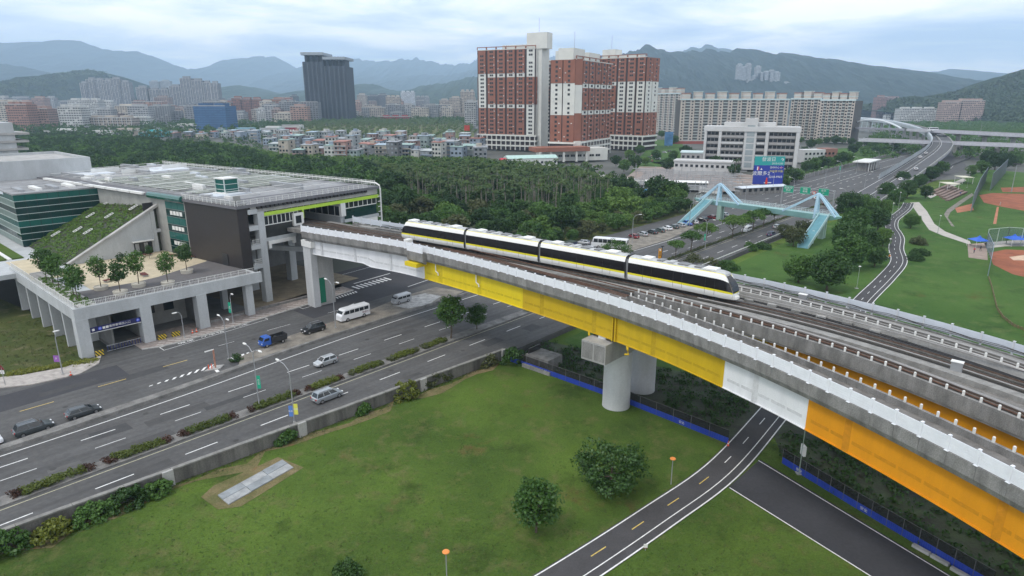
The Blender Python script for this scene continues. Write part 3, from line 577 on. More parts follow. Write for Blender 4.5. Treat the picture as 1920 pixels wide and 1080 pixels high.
def rake(t0, t1, nose0, nose1):
    car = mk('car', MB().loft([[R(fT(t) + x, t, z) for x, z in ((-1.0, ZB - .1), (-1.0, ZB + .3), (1.0, ZB + .3), (1.0, ZB - .1))] for t in frange(t0 + (1.2 if nose0 else .1), t1 - (1.2 if nose1 else .1), 4)]), dark, train)
    base = frange(t0, t1, 1.05)
    if nose0: base = [t0, t0 + .1, t0 + .25, t0 + .5, t0 + .85, t0 + 1.3, t0 + 1.8] + frange(t0 + 2.4, t1, 1.05)
    if nose1: base = [x for x in base if x < t1 - 2.4] + [t1 - 2.4, t1 - 1.8, t1 - 1.3, t1 - .85, t1 - .5, t1 - .25, t1 - .1, t1]
    def mod(t):
        e = 1.0
        d = min((t - t0) if nose0 else 9, (t1 - t) if nose1 else 9)
        if d >= 2.4: return 1, 1, 0
        q = max(0., 1 - d / 2.4); return 1 - .26 * q**3, 1 - .16 * q**2.2, 1.35 * q**2 * (1 if (nose0 and t - t0 < 3) else -1)
    for k0, k1, m_, nm in strips:
        for side in (1, -1):
            mb = MB(); rings = []
            for t in base:
                c = R(fT(t), t, ZB); a, b = R(fT(t - .3), t - .3), R(fT(t + .3), t + .3); d = Vector((b[0] - a[0], b[1] - a[1], 0)).normalized(); lat = (-d.y, d.x)
                sw, sz, dz = mod(t); rings.append(train_ring(c, side, d, lat, k0, k1, sw, sz, dz))
            mb.loft(rings, closed=False)
            mk(nm, mb, m_, car, smooth=True)
    # ends
    for t, nose in ((t0, nose0), (t1, nose1)):
        sw, sz, dz = mod(t); c = R(fT(t), t, ZB); a, b = R(fT(t - .3), t - .3), R(fT(t + .3), t + .3); d = Vector((b[0] - a[0], b[1] - a[1], 0)).normalized(); lat = (-d.y, d.x)
        ring = train_ring(c, 1, d, lat, 0, 10, sw, sz, dz) + train_ring(c, -1, d, lat, 0, 10, sw, sz, dz)[::-1][1:]
        mk('end_panel', MB().poly(ring), tw if nose else dark, car)
        if nose:
            sg = 1 if t == t1 else -1; d = d * sg; cx = Vector(c) 
            def P_(y, x, z): return cx + Vector((lat[0] * y, lat[1] * y, z)) + d * x
            mk('windscreen', MB().loft([[P_(y * .78, .05, .62), P_(y * .92, .02, .85), P_(y * .90, -.22, 1.5), P_(y * .84, -.62, 2.1), P_(y * .70, -1.08, 2.6), P_(y * .62, -1.28, 2.8)] for y in (-1, -.5, 0, .5, 1)], closed=False), black, car)
            mk('front_stripe', MB().loft([[P_(y, .075, .60), P_(y, .075, .70)] for y in (-.7, 0, .7)], closed=False), ty, car)
            for y in (-.68, .68): mk('headlight', MB().loft([[P_(y - .17, .05, .28), P_(y + .17, .05, .28), P_(y + .17, .07, .44), P_(y - .17, .07, .44)], [P_(y - .15, .12, .3), P_(y + .15, .12, .3), P_(y + .15, .12, .42), P_(y - .15, .12, .42)]]), lamp_l, car)
            mk('coupler_fairing', MB().loft([[P_(-.75, -.2, -.3), P_(.75, -.2, -.3), P_(.75, -.2, .2), P_(-.75, -.2, .2)], [P_(-.45, .4, -.2), P_(.45, .4, -.2), P_(.45, .35, .12), P_(-.45, .35, .12)]]), tw, car)
    # roof gear, door seams, wheels
    for q, l_, w_, h_, m_ in ((.16, 1.5, .85, .12, tw), (.30, 1.0, .7, .1, tgrey), (.40, .9, .75, .1, tr_roof), (.52, 1.6, .7, .09, tgrey), (.66, 1.0, .7, .1, tgrey), (.82, 1.8, .85, .14, tw)):
        t = t0 + (t1 - t0) * q
        if (nose1 and q > .8): t -= .8
        mk('roof_unit', MB().box(fT(t) - w_, fT(t) + w_, t - l_ / 2, t + l_ / 2, ZB + 3.3, ZB + 3.38 + h_, R), m_, car)
    for q in (.2, .5, .8):
        for o_ in (-.7, .7):
            t = t0 + (t1 - t0) * q + o_
            for sd in (-1, 1): mk('door_seam', MB().box(fT(t) + sd * 1.33, fT(t) + sd * 1.345, t - .015, t + .015, ZB + .1, ZB + 2.3, R), dark, car)
    for q in (.15, .25, .75, .85):
        t = t0 + (t1 - t0) * q
        for sd in (-1, 1):
            p = R(fT(t) + sd * .75, t, ZD + .42 + .36); m_ = MB(); m_.tube([R(fT(t) + sd * .68, t, ZD + .79), R(fT(t) + sd * .82, t, ZD + .79)], .36, 12); mk('wheel', m_, dark, car)
TF, CL = 50.2, 16.75
for k in range(4): rake(TF - CL * (k + 1) + (0 if k == 3 else .28), TF - CL * k - (0 if k == 0 else .28), k == 3, k == 0)
for k in (1, 2, 3):
    t = TF - CL * k; gw = mk('gangway', MB().box(fT(t) - 1.02, fT(t) + 1.02, t - .3, t + .3, ZB - .2, ZB + 3.05, R), dark, train)
    for sd in (-1, 1): mk('gangway_bellow', MB().box(fT(t) + sd * 1.02 - .02, fT(t) + sd * 1.02 + .14, t - .2, t + .2, ZB - .35, ZB + 2.9, R), tgrey, gw)
    mk('gangway_top', MB().box(fT(t) - .7, fT(t) + .7, t - .2, t + .2, ZB + 3.05, ZB + 3.45, R), dark, gw)
# ================================================================== STATION BUILDING
TZ = 8.6
stn = thing('station_building', 'grey concrete metro station with terrace, dark tiled stair block and green glass wing', 'building', R(52.6, -47, 0))
def part(name, mb, mat, parent=None, **k): return mk(name, mb, mat, parent or stn, **k)
def bx(*a): return MB().box(*a)
fac = M('fair faced concrete', (.43, .45, .455), var=.13, sc_=.3, streak=.35, fine=.07)
tile_d = M('dark brown tile', (.032, .027, .027), rough=.35, var=.12, sc_=1.2, bump=.06, bsc=14)
teal = M('teal glass', (.012, .10, .085), rough=.1, var=0, spec=.6); gglass = M('deep green glass', (.006, .035, .032), rough=.06, var=.3, sc_=.2, spec=.6)
mull = M('pale mullion', (.50, .56, .54), rough=.5, var=.05)
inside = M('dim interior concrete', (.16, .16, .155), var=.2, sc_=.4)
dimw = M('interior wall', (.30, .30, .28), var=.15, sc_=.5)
cream = M('cream paving', (.50, .43, .30), var=.12, sc_=.5, fine=.08); dtile = M('grey deck tile', (.125, .118, .118), var=.12, sc_=.9, fine=.1)
lime = M('lime green steel', (.42, .62, .06), rough=.45, var=.05)
roofg = M('roof slab grey', (.27, .275, .28), var=.2, sc_=.25, fine=.08); roofd = M('dark roof deck', (.14, .14, .15), var=.15, sc_=.4)
memb = M('white roof membrane', (.58, .62, .66), rough=.6, var=.1, sc_=.15)
def vert(pts, t0, t1):
    """polygon in the (s, z) plane given depth from t0 to t1"""
    mb = MB(); n = len(pts); o = [R(s, t0, z) for s, z in pts] + [R(s, t1, z) for s, z in pts]
    mb.add(o, [tuple(range(n)), tuple(reversed(range(n, 2 * n)))] + [(i, n + i, n + (i + 1) % n, (i + 1) % n) for i in range(n)]); return mb
# --- podium: columns, beams, floors
for s in (20.4, 30.5, 40.6): part('column', bx(s - .95, s + .95, -42.6, -40.5, 0, 6.95, R), fac)
part('column', bx(49.8, 51.3, -42.8, -41.3, 0, 6.95, R), fac)
part('front_beam', bx(19.5, 53.2, -41.2, -40.6, 6.9, 9.05, R), fac)
part('side_beam', bx(19.5, 20.1, -84, -41.2, 6.9, 9.05, R), fac)
for t in (-49.5, -57.5, -65.5, -73.5, -81.5): part('side_fin', bx(19.7, 24.6, t - .35, t + .35, 0, 6.95, R), fac)
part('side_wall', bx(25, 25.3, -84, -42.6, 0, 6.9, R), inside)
part('terrace_slab', bx(20.1, 53.0, -79, -41.2, 7.6, TZ, R), fac)
part('rear_slab', bx(6, 60, -150, -79, 7.6, TZ - .01, R), fac)
part('terrace_floor', MB().prism([(26, -53.5), (33, -53), (38, -54), (50.5, -60), (52.5, -66), (52.5, -78.4), (29.6, -78.8), (26, -73)], TZ + .002, TZ + .03, R), cream)
part('deck_floor', MB().prism([(23.6, -41.6), (52.3, -41.6), (52.3, -66), (50.5, -60), (38, -54), (33, -53), (26, -53.5), (23.6, -54)], TZ + .002, TZ + .026, R), dtile)
part('step_floor', MB().prism([(20.4, -70), (26, -68), (26, -92), (20.4, -92)], TZ + .002, TZ + .02, R), cream)
for k in range(5): part('step', bx(21, 25.6, -71.5 - k * .8, -71 - k * .8, TZ + .02, TZ + .12 + k * .1, R), conc)
for k in range(4): part('grass_bed', bx(12.5 + k * 3.2, 14.6 + k * 3.2, -128, -94, TZ, TZ + .3, R), grass)
for k in range(3): part('path_strip', bx(14.8 + k * 3.2, 15.6 + k * 3.2, -128, -94, TZ, TZ + .22, R), offw)
part('planting_bed', bx(20.6, 23.4, -70, -41.9, TZ, TZ + .35, R), conc)
# podium interior
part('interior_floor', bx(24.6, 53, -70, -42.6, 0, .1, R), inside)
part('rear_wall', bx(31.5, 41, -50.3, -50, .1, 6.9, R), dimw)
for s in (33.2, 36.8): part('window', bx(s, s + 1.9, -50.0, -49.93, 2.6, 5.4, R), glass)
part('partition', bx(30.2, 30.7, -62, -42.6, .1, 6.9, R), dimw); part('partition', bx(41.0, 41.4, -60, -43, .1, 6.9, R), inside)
for s, t in ((44, -52), (49, -50), (47, -60)): part('column', bx(s - .6, s + .6, t - .6, t + .6, 0, 7.6, R), fac)
m_ = MB(); a, b = R(22.8, -46, 6.6), R(29.6, -58, 1.2); m_.bar(a, b, .5, .8); part('stair_beam', m_, fac)
# parking sign across the first bay
navy = M('navy sign', (.02, .022, .09), rough=.4, var=.05)
ps = thing('parking_sign', 'dark blue car park entrance sign hung across the first podium bay', 'sign', R(25.4, -40.7, 4.3))
mk('board', bx(21.4, 29.5, -40.75, -40.6, 4.35, 5.25, R), navy, ps)
mk('lower_trim', bx(21.4, 29.5, -40.78, -40.62, 4.2, 4.3, R), offw, ps)
p = R(25.8, -40.58, 4.8); text_obj('sign_lettering', '轉乘停車場出入口', .5, p, (math.pi / 2, 0, THR), offw, ps)
bluel = M('sign blue', (.08, .12, .6), var=0)
for s, ch in ((22.9, 'P'), (29.0, 'P')):
    m_ = MB(); c = R(s, -40.58, 4.8); m_.tube([R(s, -40.6, 4.8), R(s, -40.57, 4.8)], .3, 14); mk('sign_disc', m_, bluel, ps); text_obj('sign_lettering', ch, .42, R(s, -40.55, 4.8), (math.pi / 2, 0, THR), offw, ps)
for s in (21.85, 23.5, 24.0): mk('sign_icon', bx(s - .2, s + .2, -40.6, -40.57, 4.6, 5.0, R), offw, ps)
gt = thing('car_park_gate', 'low dark blue folding gate closing the car park entrance', 'gate', R(26.5, -41.2, 0))
for k in range(13): mk('gate_bar', bx(23.6 + k * .45, 23.72 + k * .45, -41.3, -41.2, .15, 1.15, R), M('gate blue', (.03, .035, .12), var=.1), gt)
for z in (.12, 1.1): mk('gate_rail', bx(23.5, 29.4, -41.33, -41.17, z, z + .09, R), grey, gt)
def stripe_mat(name, c1, c2, k):
    m = bpy.data.materials.new(name); m.use_nodes = True; t = m.node_tree; b = t.nodes['Principled BSDF']; g_ = t.nodes.new('ShaderNodeNewGeometry'); wv = t.nodes.new('ShaderNodeTexWave'); wv.bands_direction = 'DIAGONAL'; wv.inputs['Scale'].default_value = k
    t.links.new(g_.outputs['Position'], wv.inputs[0]); r = t.nodes.new('ShaderNodeValToRGB'); r.color_ramp.interpolation = 'CONSTANT'; r.color_ramp.elements[0].color = (*c1, 1); r.color_ramp.elements[1].color = (*c2, 1); r.color_ramp.elements[1].position = .5
    t.links.new(wv.outputs[1], r.inputs[0]); t.links.new(r.outputs[0], b.inputs['Base Color']); return m
haz = stripe_mat('hazard stripes', (.02, .02, .02), (.62, .45, .03), .9)
for s0, s1, t, lab in ((21.4, 22.6, -39.9, 'black and yellow striped block at the car park entrance corner'), (31.8, 33.2, -40.2, 'black and yellow striped barrier left of the sand bags'), (34.2, 35.6, -40.0, 'black and yellow striped barrier beside the traffic cones')):
    mk('hazard_barrier', MB().prism([(s0, t), (s1, t), (s1, t - .5), (s0, t - .5)], 0.16, 1.0, R), haz, label=lab, cat='barrier')
# --- terrace railings
def rail_mesh(nm, ln, h=1.1, bars=6, mat=offw):
    m_ = MB(); m_.box(-ln / 2, ln / 2, -.03, .03, h - .06, h); m_.box(-ln / 2, ln / 2, -.02, .02, h * .12, h * .12 + .04); m_.box(-ln / 2, ln / 2, -.02, .02, h * .55, h * .55 + .035)
    for k in range(bars): x = -ln / 2 + ln * k / bars; m_.box(x - .015, x + .015, -.015, .015, .1, h - .05)
    m_.box(-ln / 2 - .04, -ln / 2 + .04, -.05, .05, 0, h + .02); return mesh_of(nm, m_, mat)
rl = rail_mesh('railing_panel', 1.62)
def run(p, q, parent, me, ln, nm='railing_panel'):
    p, q = Vector(p), Vector(q); d = q - p; n = max(1, round(d.length / ln)); ang = math.atan2(d.y, d.x)
    for k in range(n): c = p + d * ((k + .5) / n); inst(nm, me, parent, c, ang, (d.length / n / ln, 1, 1))
run(R(19.8, -40.9, 9.05), R(51.8, -40.9, 9.05), stn, rl, 1.62); run(R(19.8, -41, 9.05), R(19.8, -84, 9.05), stn, rl, 1.62)
# --- sloping planted roof with its side wall
part('slope_wall', vert([(29.4, TZ), (46.6, TZ), (46.6, 18.3), (28.9, TZ + .6)], -78.8, -78.3), fac)
part('slope_coping', vert([(28.6, TZ + .45), (28.9, TZ + .35), (52.6, 21.35), (52.6, 22.0)], -79.1, -77.9), conc)
for s in (46.6, 51.6): part('column', bx(s, s + .9, -79, -78.1, TZ, (18.4 if s < 48 else 21.3), R), fac)
for z in (13.2,): part('bay_slab', bx(47.5, 51.6, -80.1, -78.2, z, z + .8, R), fac)
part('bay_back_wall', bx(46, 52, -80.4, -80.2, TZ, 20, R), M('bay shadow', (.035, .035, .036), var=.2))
part('planted_slope', vert([(28.2, TZ + .02), (28.2, TZ + .3), (53.5, 21.8), (55.5, 21.8), (55.5, TZ + .02)], -107.2, -79.12), soil)
def slope_z(s): return TZ + .3 + (s - 28.2) * (21.8 - TZ - .3) / 25.3
for s, t in ((33, -103), (36, -96), (36.5, -90), (40.5, -101), (42, -92), (46, -87), (45.5, -103), (49, -95), (50.5, -89), (51.5, -85.5), (51, -104)):
    f_ = MB()
    for q in (0, 1.1): f_.bar(R(s - .9, t + q, slope_z(s - .9) + .45), R(s + .9, t + q, slope_z(s + .9) + .45), .14, .14)
    for q in (-.9, -.3, .3, .9): f_.bar(R(s + q, t, slope_z(s + q) + .47), R(s + q, t + 1.1, slope_z(s + q) + .47), .12, .12)
    part('skylight_frame', f_, offw)
part('door_recess', bx(42.2, 46.0, -78.28, -78.1, TZ, TZ + 2.9, R), dark); part('door_canopy', bx(41.8, 46.3, -78.3, -77.2, TZ + 3.0, TZ + 3.2, R), offw)
for k in range(4): part('door_leaf', bx(42.4 + k * .95, 43.2 + k * .95, -78.1, -78.04, TZ, TZ + 2.6, R), glass if k % 2 else grey)
# --- green glass wing
part('glass_wing_core', bx(27.35, 60, -150, -107.65, TZ, 21.3, R), M('core dark', (.02, .03, .03), var=0))
part('wing_roof', bx(27, 60, -150, -107.3, 21.3, 21.6, R), roofg)
NR = 8; zz = frange(TZ + .1, 21.3, (21.2 - TZ) / NR)
pane_g = {}
for j in range(NR):
    z0, z1 = zz[j], zz[j + 1]
    for k in range(14):
        s0 = 27.1 + k * 2.3; part('glass_pane', bx(s0 + .05, s0 + 2.25, -107.62, -107.5, z0 + .06, z1 - .06, R), teal if j in (3, 7) else gglass)
    for k in range(8):
        t0 = -107.6 - k * 3; part('glass_pane', bx(27.18, 27.3, t0 - 2.95, t0 - .05, z0 + .06, z1 - .06, R), teal if j in (3, 7) else (gglass if j % 2 else M('pale green louvre', (.16, .22, .20), rough=.3)))
    part('mullion', bx(27, 59.5, -107.56, -107.44, z1 - .07, z1 + .05, R), mull); part('mullion', bx(27.1, 27.24, -132, -107.5, z1 - .07, z1 + .05, R), mull)
for k in range(8): part('roof_duct', bx(29 + k * 3.6, 30.2 + k * 3.6, -118, -110, 21.6, 22.2, R), offw if k % 2 else grey)
# --- concrete upper block behind the wing and louvred tower
part('upper_block', bx(4, 54, -176, -141, 20, 26, R), fac); part('block_roof', bx(4.8, 53.2, -175, -141.8, 26, 26.1, R), conc)
for a in ((4, 54, -141.6, -141), (53.4, 54, -176, -141.6), (4, 54, -176, -175.4)): part('block_parapet', bx(*a, 26, 26.8, R), fac)
for k in range(6): part('louvre_window', bx(14 + k * 2.6, 16.4 + k * 2.6, -141.05, -140.9, 20.8, 23.6, R), grey)
px_ = ST(at(10, 300, 24)); bs, bt = px_
part('louvre_tower', bx(bs - 10, bs + 4, bt - 14, bt, 0, 36, R), fac)
for k in range(5): part('louvre_slab', bx(bs - 10, bs + 6 + .5 * k, bt - 15, bt + .5, 22 + k * 2.5, 22.7 + k * 2.5, R), conc)
# --- station hall
RZ = 22.0
part('hall_roof', bx(-.4, 40.4, -.5, 104, RZ - .6, RZ, S), roofd)
part('roof_field', bx(3, 38, 8, 102, RZ, RZ + .06, S), roofg)
part('dark_stair_block', bx(-.1, 2.3, -.1, 19.5, 7.9, RZ + .25, S), tile_d)
part('stair_doorway', bx(-.25, -.08, 5, 7, TZ, TZ + 2.6, S), dark)
part('column', bx(4.5, 6.1, -.3, 1.3, 0, 20.2, S), fac)
part('column', bx(2.75, 3.5, 3.4, 4.6, 0, 20.2, S), fac)
for z in (8.0, 12.3, 16.4, 19.9):
    part('landing_slab', bx(2.3, 4.6, -.25, 6.0, z, z + 1.0, S), fac)
    part('landing_back', bx(2.8, 4.4, 5.0, 5.2, z + 1, z + 3.4, S), dimw)
for z in (9.0, 13.3): run(S(2.8, -.1, z), S(4.5, -.1, z), stn, rl, 1.62)
run(S(0, -.35, RZ), S(36.5, -.35, RZ), stn, rl, 1.62); run(S(-.3, 0, RZ), S(-.3, 20, RZ), stn, rl, 1.62); run(S(40.2, 1, RZ + .2), S(40.2, 103, RZ + .2), stn, rl, 1.62)
for k in range(29): part('roof_louvre', bx(4.6 + k * 1.1, 5.3 + k * 1.1, -.45, .4, RZ - 1.15, RZ - .62, S), dark)
part('fascia_beam', bx(3.2, 40, .1, .9, RZ - 2.0, RZ - .62, S), conc)
lb = part('lime_beam', bx(6.1, 40.2, -.15, .25, 19.1, 19.85, S), lime)
for a in (16.4, 28.6): part('lime_post', bx(a - .2, a + .2, -.15, .2, 17.2, 19.1, S), lime)
def glazed(a0, a1, b, z0, z1, n, m=glass, fr=offw):
    w_ = (a1 - a0) / n
    for k in range(n): part('window_pane', bx(a0 + k * w_ + .08, a0 + (k + 1) * w_ - .08, b, b + .08, z0 + .06, z1 - .06, S), m)
    for k in range(n + 1): part('window_mullion', bx(a0 + k * w_ - .07, a0 + k * w_ + .07, b - .06, b + .12, z0, z1, S), fr)
    for z in (z0, z1): part('window_rail', bx(a0, a1, b - .08, b + .14, z - .09, z + .09, S), fr)
def glazed_b(a, b0, b1, z0, z1, n, m=glass, fr=offw):
    w_ = (b1 - b0) / n
    for k in range(n): part('window_pane', bx(a, a + .08, b0 + k * w_ + .08, b0 + (k + 1) * w_ - .08, z0 + .06, z1 - .06, S), m)
    for k in range(n + 1): part('window_mullion', bx(a - .06, a + .12, b0 + k * w_ - .07, b0 + k * w_ + .07, z0, z1, S), fr)
    for z in (z0, z1): part('window_rail', bx(a - .08, a + .14, b0, b1, z - .09, z + .09, S), fr)
yel = M('yellow interior panel', (.45, .36, .03), var=.1)
glazed(6.3, 15.2, .3, 17.0, 19.0, 8); part('parapet_glass', bx(6.3, 13.8, .3, .4, 14.2, 16.9, S), M('smoked glass', (.035, .037, .036), rough=.1, var=.2, sc_=.5)); part('yellow_panel', bx(10.5, 14, .45, .6, 17.6, 19, S), yel)
part('floor_edge', bx(6.1, 14.0, -.1, .9, 13.5, 14.2, S), fac)
part('white_frame', bx(6.6, 13.6, -.35, .25, 12.75, 13.5, S), offw); part('white_frame_leg', bx(6.6, 7.2, -.35, .25, 11.9, 12.75, S), offw); part('white_frame_leg', bx(13.0, 13.6, -.35, .25, 12.0, 12.75, S), offw)
part('platform_cabin', bx(13.6, 16.3, -.3, 2.2, 15.8, 18.6, S), offw); part('cabin_window', bx(14.1, 15.6, -.36, -.3, 16.3, 18, S), glass)
glazed(28.9, 39.6, .3, 17.6, 19.1, 7); part('parapet_glass', bx(28.9, 39.6, .3, .4, 15.0, 17.5, S), MATS['deep green glass']); part('floor_edge', bx(28.5, 40, -.1, .9, 14.3, 15.0, S), fac); part('white_base', bx(34, 39.5, -.05, .9, 13, 14.3, S), offw)
# platform screens running into the hall
glazed_b(27.6, 0, 42, 15.9, 18.4, 18); part('platform', bx(27.7, 39.5, .5, 100, 14.2, 15.9, S), fac); part('platform_head', bx(27.5, 28.9, -.2, .6, 15.9, 19.1, S), offw); part('screen_beam', bx(27.4, 28, 0, 60, 18.45, 19.1, S), fac)
part('platform', bx(6.2, 15.6, .5, 100, 14.2, 15.9, S), fac); glazed_b(15.6, 1, 42, 15.9, 18.4, 18)
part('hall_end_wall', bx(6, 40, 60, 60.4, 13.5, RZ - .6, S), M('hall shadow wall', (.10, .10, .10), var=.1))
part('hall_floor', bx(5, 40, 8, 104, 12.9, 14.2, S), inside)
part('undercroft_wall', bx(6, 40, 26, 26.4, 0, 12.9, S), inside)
for a in (9, 20, 31): part('column', bx(a - .9, a + .9, 10, 11.8, 0, 12.9, S), fac)
m_ = MB(); m_.bar(S(5, 12, 11.5), S(18, 3, 9.2), .9, 1.1); part('ramp_beam', m_, fac)
part('undercroft_floor', bx(0, 30, -2, 26, .1, .14, S), M('mud floor', (.20, .165, .11), var=.25, sc_=.4, fine=.2))
m_ = MB(); m_.tube([S(40.4, -.6, 13), S(40.4, -.6, 21.2), S(40.4, -.3, 22.2), S(40.3, .8, 22.7), S(40.3, 6, 22.8)], .2, 8); part('white_pipe_frame', m_, offw)
m_ = MB(); m_.tube([S(40.3, 6, 22.8), S(40.3, 60, 22.8), S(40.3, 103, 22.8)], .14, 6); part('roof_edge_pipe', m_, offw)
for k in range(5): part('frame_rung', bx(39.4, 40.4, -.7, -.5, 14.2 + k * 1.3, 14.35 + k * 1.3, S), offw)
# left flank of the hall: glazed strip, open bays
for j in range(7):
    for k in range(3): part('glass_pane', bx(-.12, -.02, 20 + k * 2.6, 22.5 + k * 2.6, TZ + .1 + j * 1.75, TZ + 1.7 + j * 1.75, S), teal if j in (2, 4, 6) else gglass)
for j in (1, 3, 5):
    for k in range(4): part('window', bx(-.2, -.1, 21 + k * 1.3, 22 + k * 1.3, TZ + .5 + j * 1.75, TZ + 1.4 + j * 1.75, S), offw)
part('flank_wall', bx(0, .3, 19.5, 60, 7.6, RZ - .6, S), dimw)
m_ = MB(); m_.tube([S(-.3, 19.8, RZ - .2), S(-.3, 34, RZ - .2)], .75, 8); part('teal_canopy', m_, teal)
for k in range(9):
    part('deck_gutter', bx(-.9, 0, 36 + k * 6, 41.5 + k * 6, RZ - .3, RZ + .2, S), offw)
# roof equipment
solar = M('pale solar lattice', (.30, .32, .27), rough=.4, var=.2, sc_=1)
sm = MB()
for k in range(7): sm.box(-2.0 + k * .62, -1.6 + k * .62, -1.15, 1.15, .55, .6)
for y in (-.9, .9): sm.box(-2.1, 2.3, y - .05, y + .05, .45, .55); sm.box(-2, -1.9, y - .05, y + .05, 0, .45); sm.box(2, 2.1, y - .05, y + .05, 0, .45)
sol_me = mesh_of('shade_lattice', sm, solar); ANGS = math.atan2(S(1, 0)[1] - S(0, 0)[1], S(1, 0)[0] - S(0, 0)[0])
for i in range(7):
    for k in range(16):
        if (i, k) in ((1, 2), (1, 3), (0, 2)): continue
        inst('shade_lattice', sol_me, stn, S(6 + i * 4.7, 22 + k * 3.1, RZ + .06), ANGS)
for a0, a1, b0, b1 in ((4, 13, 13.5, 20), (24, 36, 78, 90), (31, 38, 32, 40), (6, 16, 84, 96)): part('roof_membrane', bx(a0, a1, b0, b1, RZ + .06, RZ + .5, S), memb)
for a0, b0, l_ in ((12, 14, 9), (24, 10, 12), (20, 74, 14), (4, 78, 12), (33, 44, 10), (33, 60, 14), (26, 92, 10)): part('roof_duct', bx(a0, a0 + 1.0, b0, b0 + l_, RZ + .06, RZ + 1.3, S), grey)
for a0, b0 in ((16, 80), (12, 90), (30, 84)): part('roof_frame', bx(a0, a0 + 8, b0, b0 + .15, RZ, RZ + 1.6, S), offw)
lft = part('lift_house', bx(8.2, 11.6, 16.5, 20, RZ, RZ + 3.6, S), MATS['teal glass']); part('lift_frame', bx(8.0, 11.8, 16.3, 20.2, RZ + 3.6, RZ + 3.85, S), offw, lft)
for a in (8.1, 11.6):
    for b in (16.4, 20): part('lift_post', bx(a - .08, a + .12, b - .08, b + .08, RZ, RZ + 3.6, S), mull, lft)
for z in (1.2, 2.4): part('lift_rail', bx(8.05, 11.75, 16.35, 20.1, RZ + z, RZ + z + .1, S), mull, lft)
part('roof_unit', bx(34, 36.5, 50, 53, RZ, RZ + 2, S), grey)
# roofs between wing and hall
part('link_roof', bx(-16, -.6, 66, 104, 20.6, 21.2, S), memb)
for k in range(6): part('link_roof_rib', bx(-15.5, -1, 68 + k * 6, 68.6 + k * 6, 21.2, 21.6, S), grey)

random.seed(31)
for k in range(26):
    a0, b0 = random.uniform(3, 36), random.uniform(5, 100); l_ = random.uniform(1.5, 5)
    part('roof_unit', bx(a0, a0 + random.uniform(.6, 1.6), b0, b0 + l_, RZ + .06, RZ + random.uniform(.5, 1.5), S), random.choice((grey, offw, memb)))
for b in range(8, 100, 7):
    m_ = MB(); m_.tube([S(2.2, b, RZ + .9), S(38, b + 1.5, RZ + .9)], .06, 4); part('roof_pipe', m_, offw)
for k in range(5): m_ = MB(); m_.tube([S(3 + k * 8.5, 8, RZ + .5), S(3 + k * 8.5, 101, RZ + .5)], .08, 4); part('roof_pipe', m_, grey)
# ================================================================== FOLIAGE
def fast_mesh(name, V, mats, matidx=None):
    """V: (n,4,3) quads"""
    n = len(V); me = bpy.data.meshes.new(name); me.vertices.add(n * 4); me.vertices.foreach_set('co', np.ascontiguousarray(V, dtype=np.float32).ravel())
    me.loops.add(n * 4); me.loops.foreach_set('vertex_index', np.arange(n * 4, dtype=np.int32)); me.polygons.add(n); me.polygons.foreach_set('loop_start', np.arange(0, n * 4, 4, dtype=np.int32))
    me.update(calc_edges=True)
    for m in mats: me.materials.append(m)
    if matidx is not None: me.polygons.foreach_set('material_index', matidx.astype(np.int32))
    return me
def leaves(cent, rc, m, ls, g=None, flat=.75, out=None):
    """leaf quads round cluster centres; cent (k,3), rc cluster radius"""
    g = g or rng; cent = np.asarray(cent, float); k = len(cent)
    rc = np.broadcast_to(np.asarray(rc, float), (k,))
    d = g.normal(size=(k, m, 3)); d /= np.linalg.norm(d, axis=2, keepdims=True); r = g.uniform(.35, 1, (k, m, 1)) ** .6
    off = d * r; off[..., 2] *= flat
    P = (cent[:, None] + off * rc[:, None, None]).reshape(-1, 3)
    nrm = (d * .8 + g.normal(size=d.shape) * .7 + np.array([0, 0, .5])).reshape(-1, 3); nrm /= np.linalg.norm(nrm, axis=1, keepdims=True)
    h = g.normal(size=nrm.shape); a = np.cross(nrm, h); a /= np.linalg.norm(a, axis=1, keepdims=True); b = np.cross(nrm, a)
    s_ = ls * g.uniform(.6, 1.3, (len(P), 1)); bl = s_ * g.uniform(.5, .8, (len(P), 1))
    return np.stack([P - a * s_, P - b * bl, P + a * s_, P + b * bl], 1)
def crown_pts(rx, rz, z0, k, g, top=.35, shape='round'):
    d = g.normal(size=(k, 3)); d /= np.linalg.norm(d, axis=1, keepdims=True); r = g.uniform(.45, .95, (k, 1)) ** .5
    p = d * r; 
    if shape == 'umbrella': p[:, 2] = np.abs(p[:, 2]) * .9 - .15
    lump = 1 + .30 * np.sin(3 * np.arctan2(p[:, 1], p[:, 0]) + g.uniform(0, 6)) * (1 - np.abs(p[:, 2]))
    p[:, 0] *= rx * lump; p[:, 1] *= rx * lump; p[:, 2] = z0 + rz + p[:, 2] * rz; return p
bark = M('bark', (.10, .08, .06), var=.35, sc_=3, bump=.4)
L_dark = leaf_mat('leaf dark', (.018, .048, .010), (.060, .128, .026)); L_mid = leaf_mat('leaf mid', (.032, .086, .013), (.098, .192, .036)); L_lite = leaf_mat('leaf light', (.052, .122, .018), (.14, .235, .044))
L_yel = leaf_mat('leaf yellow green', (.10, .13, .018), (.25, .26, .035)); L_red = leaf_mat('leaf red', (.05, .03, .018), (.10, .045, .03)); L_oliv = leaf_mat('leaf olive', (.05, .066, .02), (.125, .135, .05))
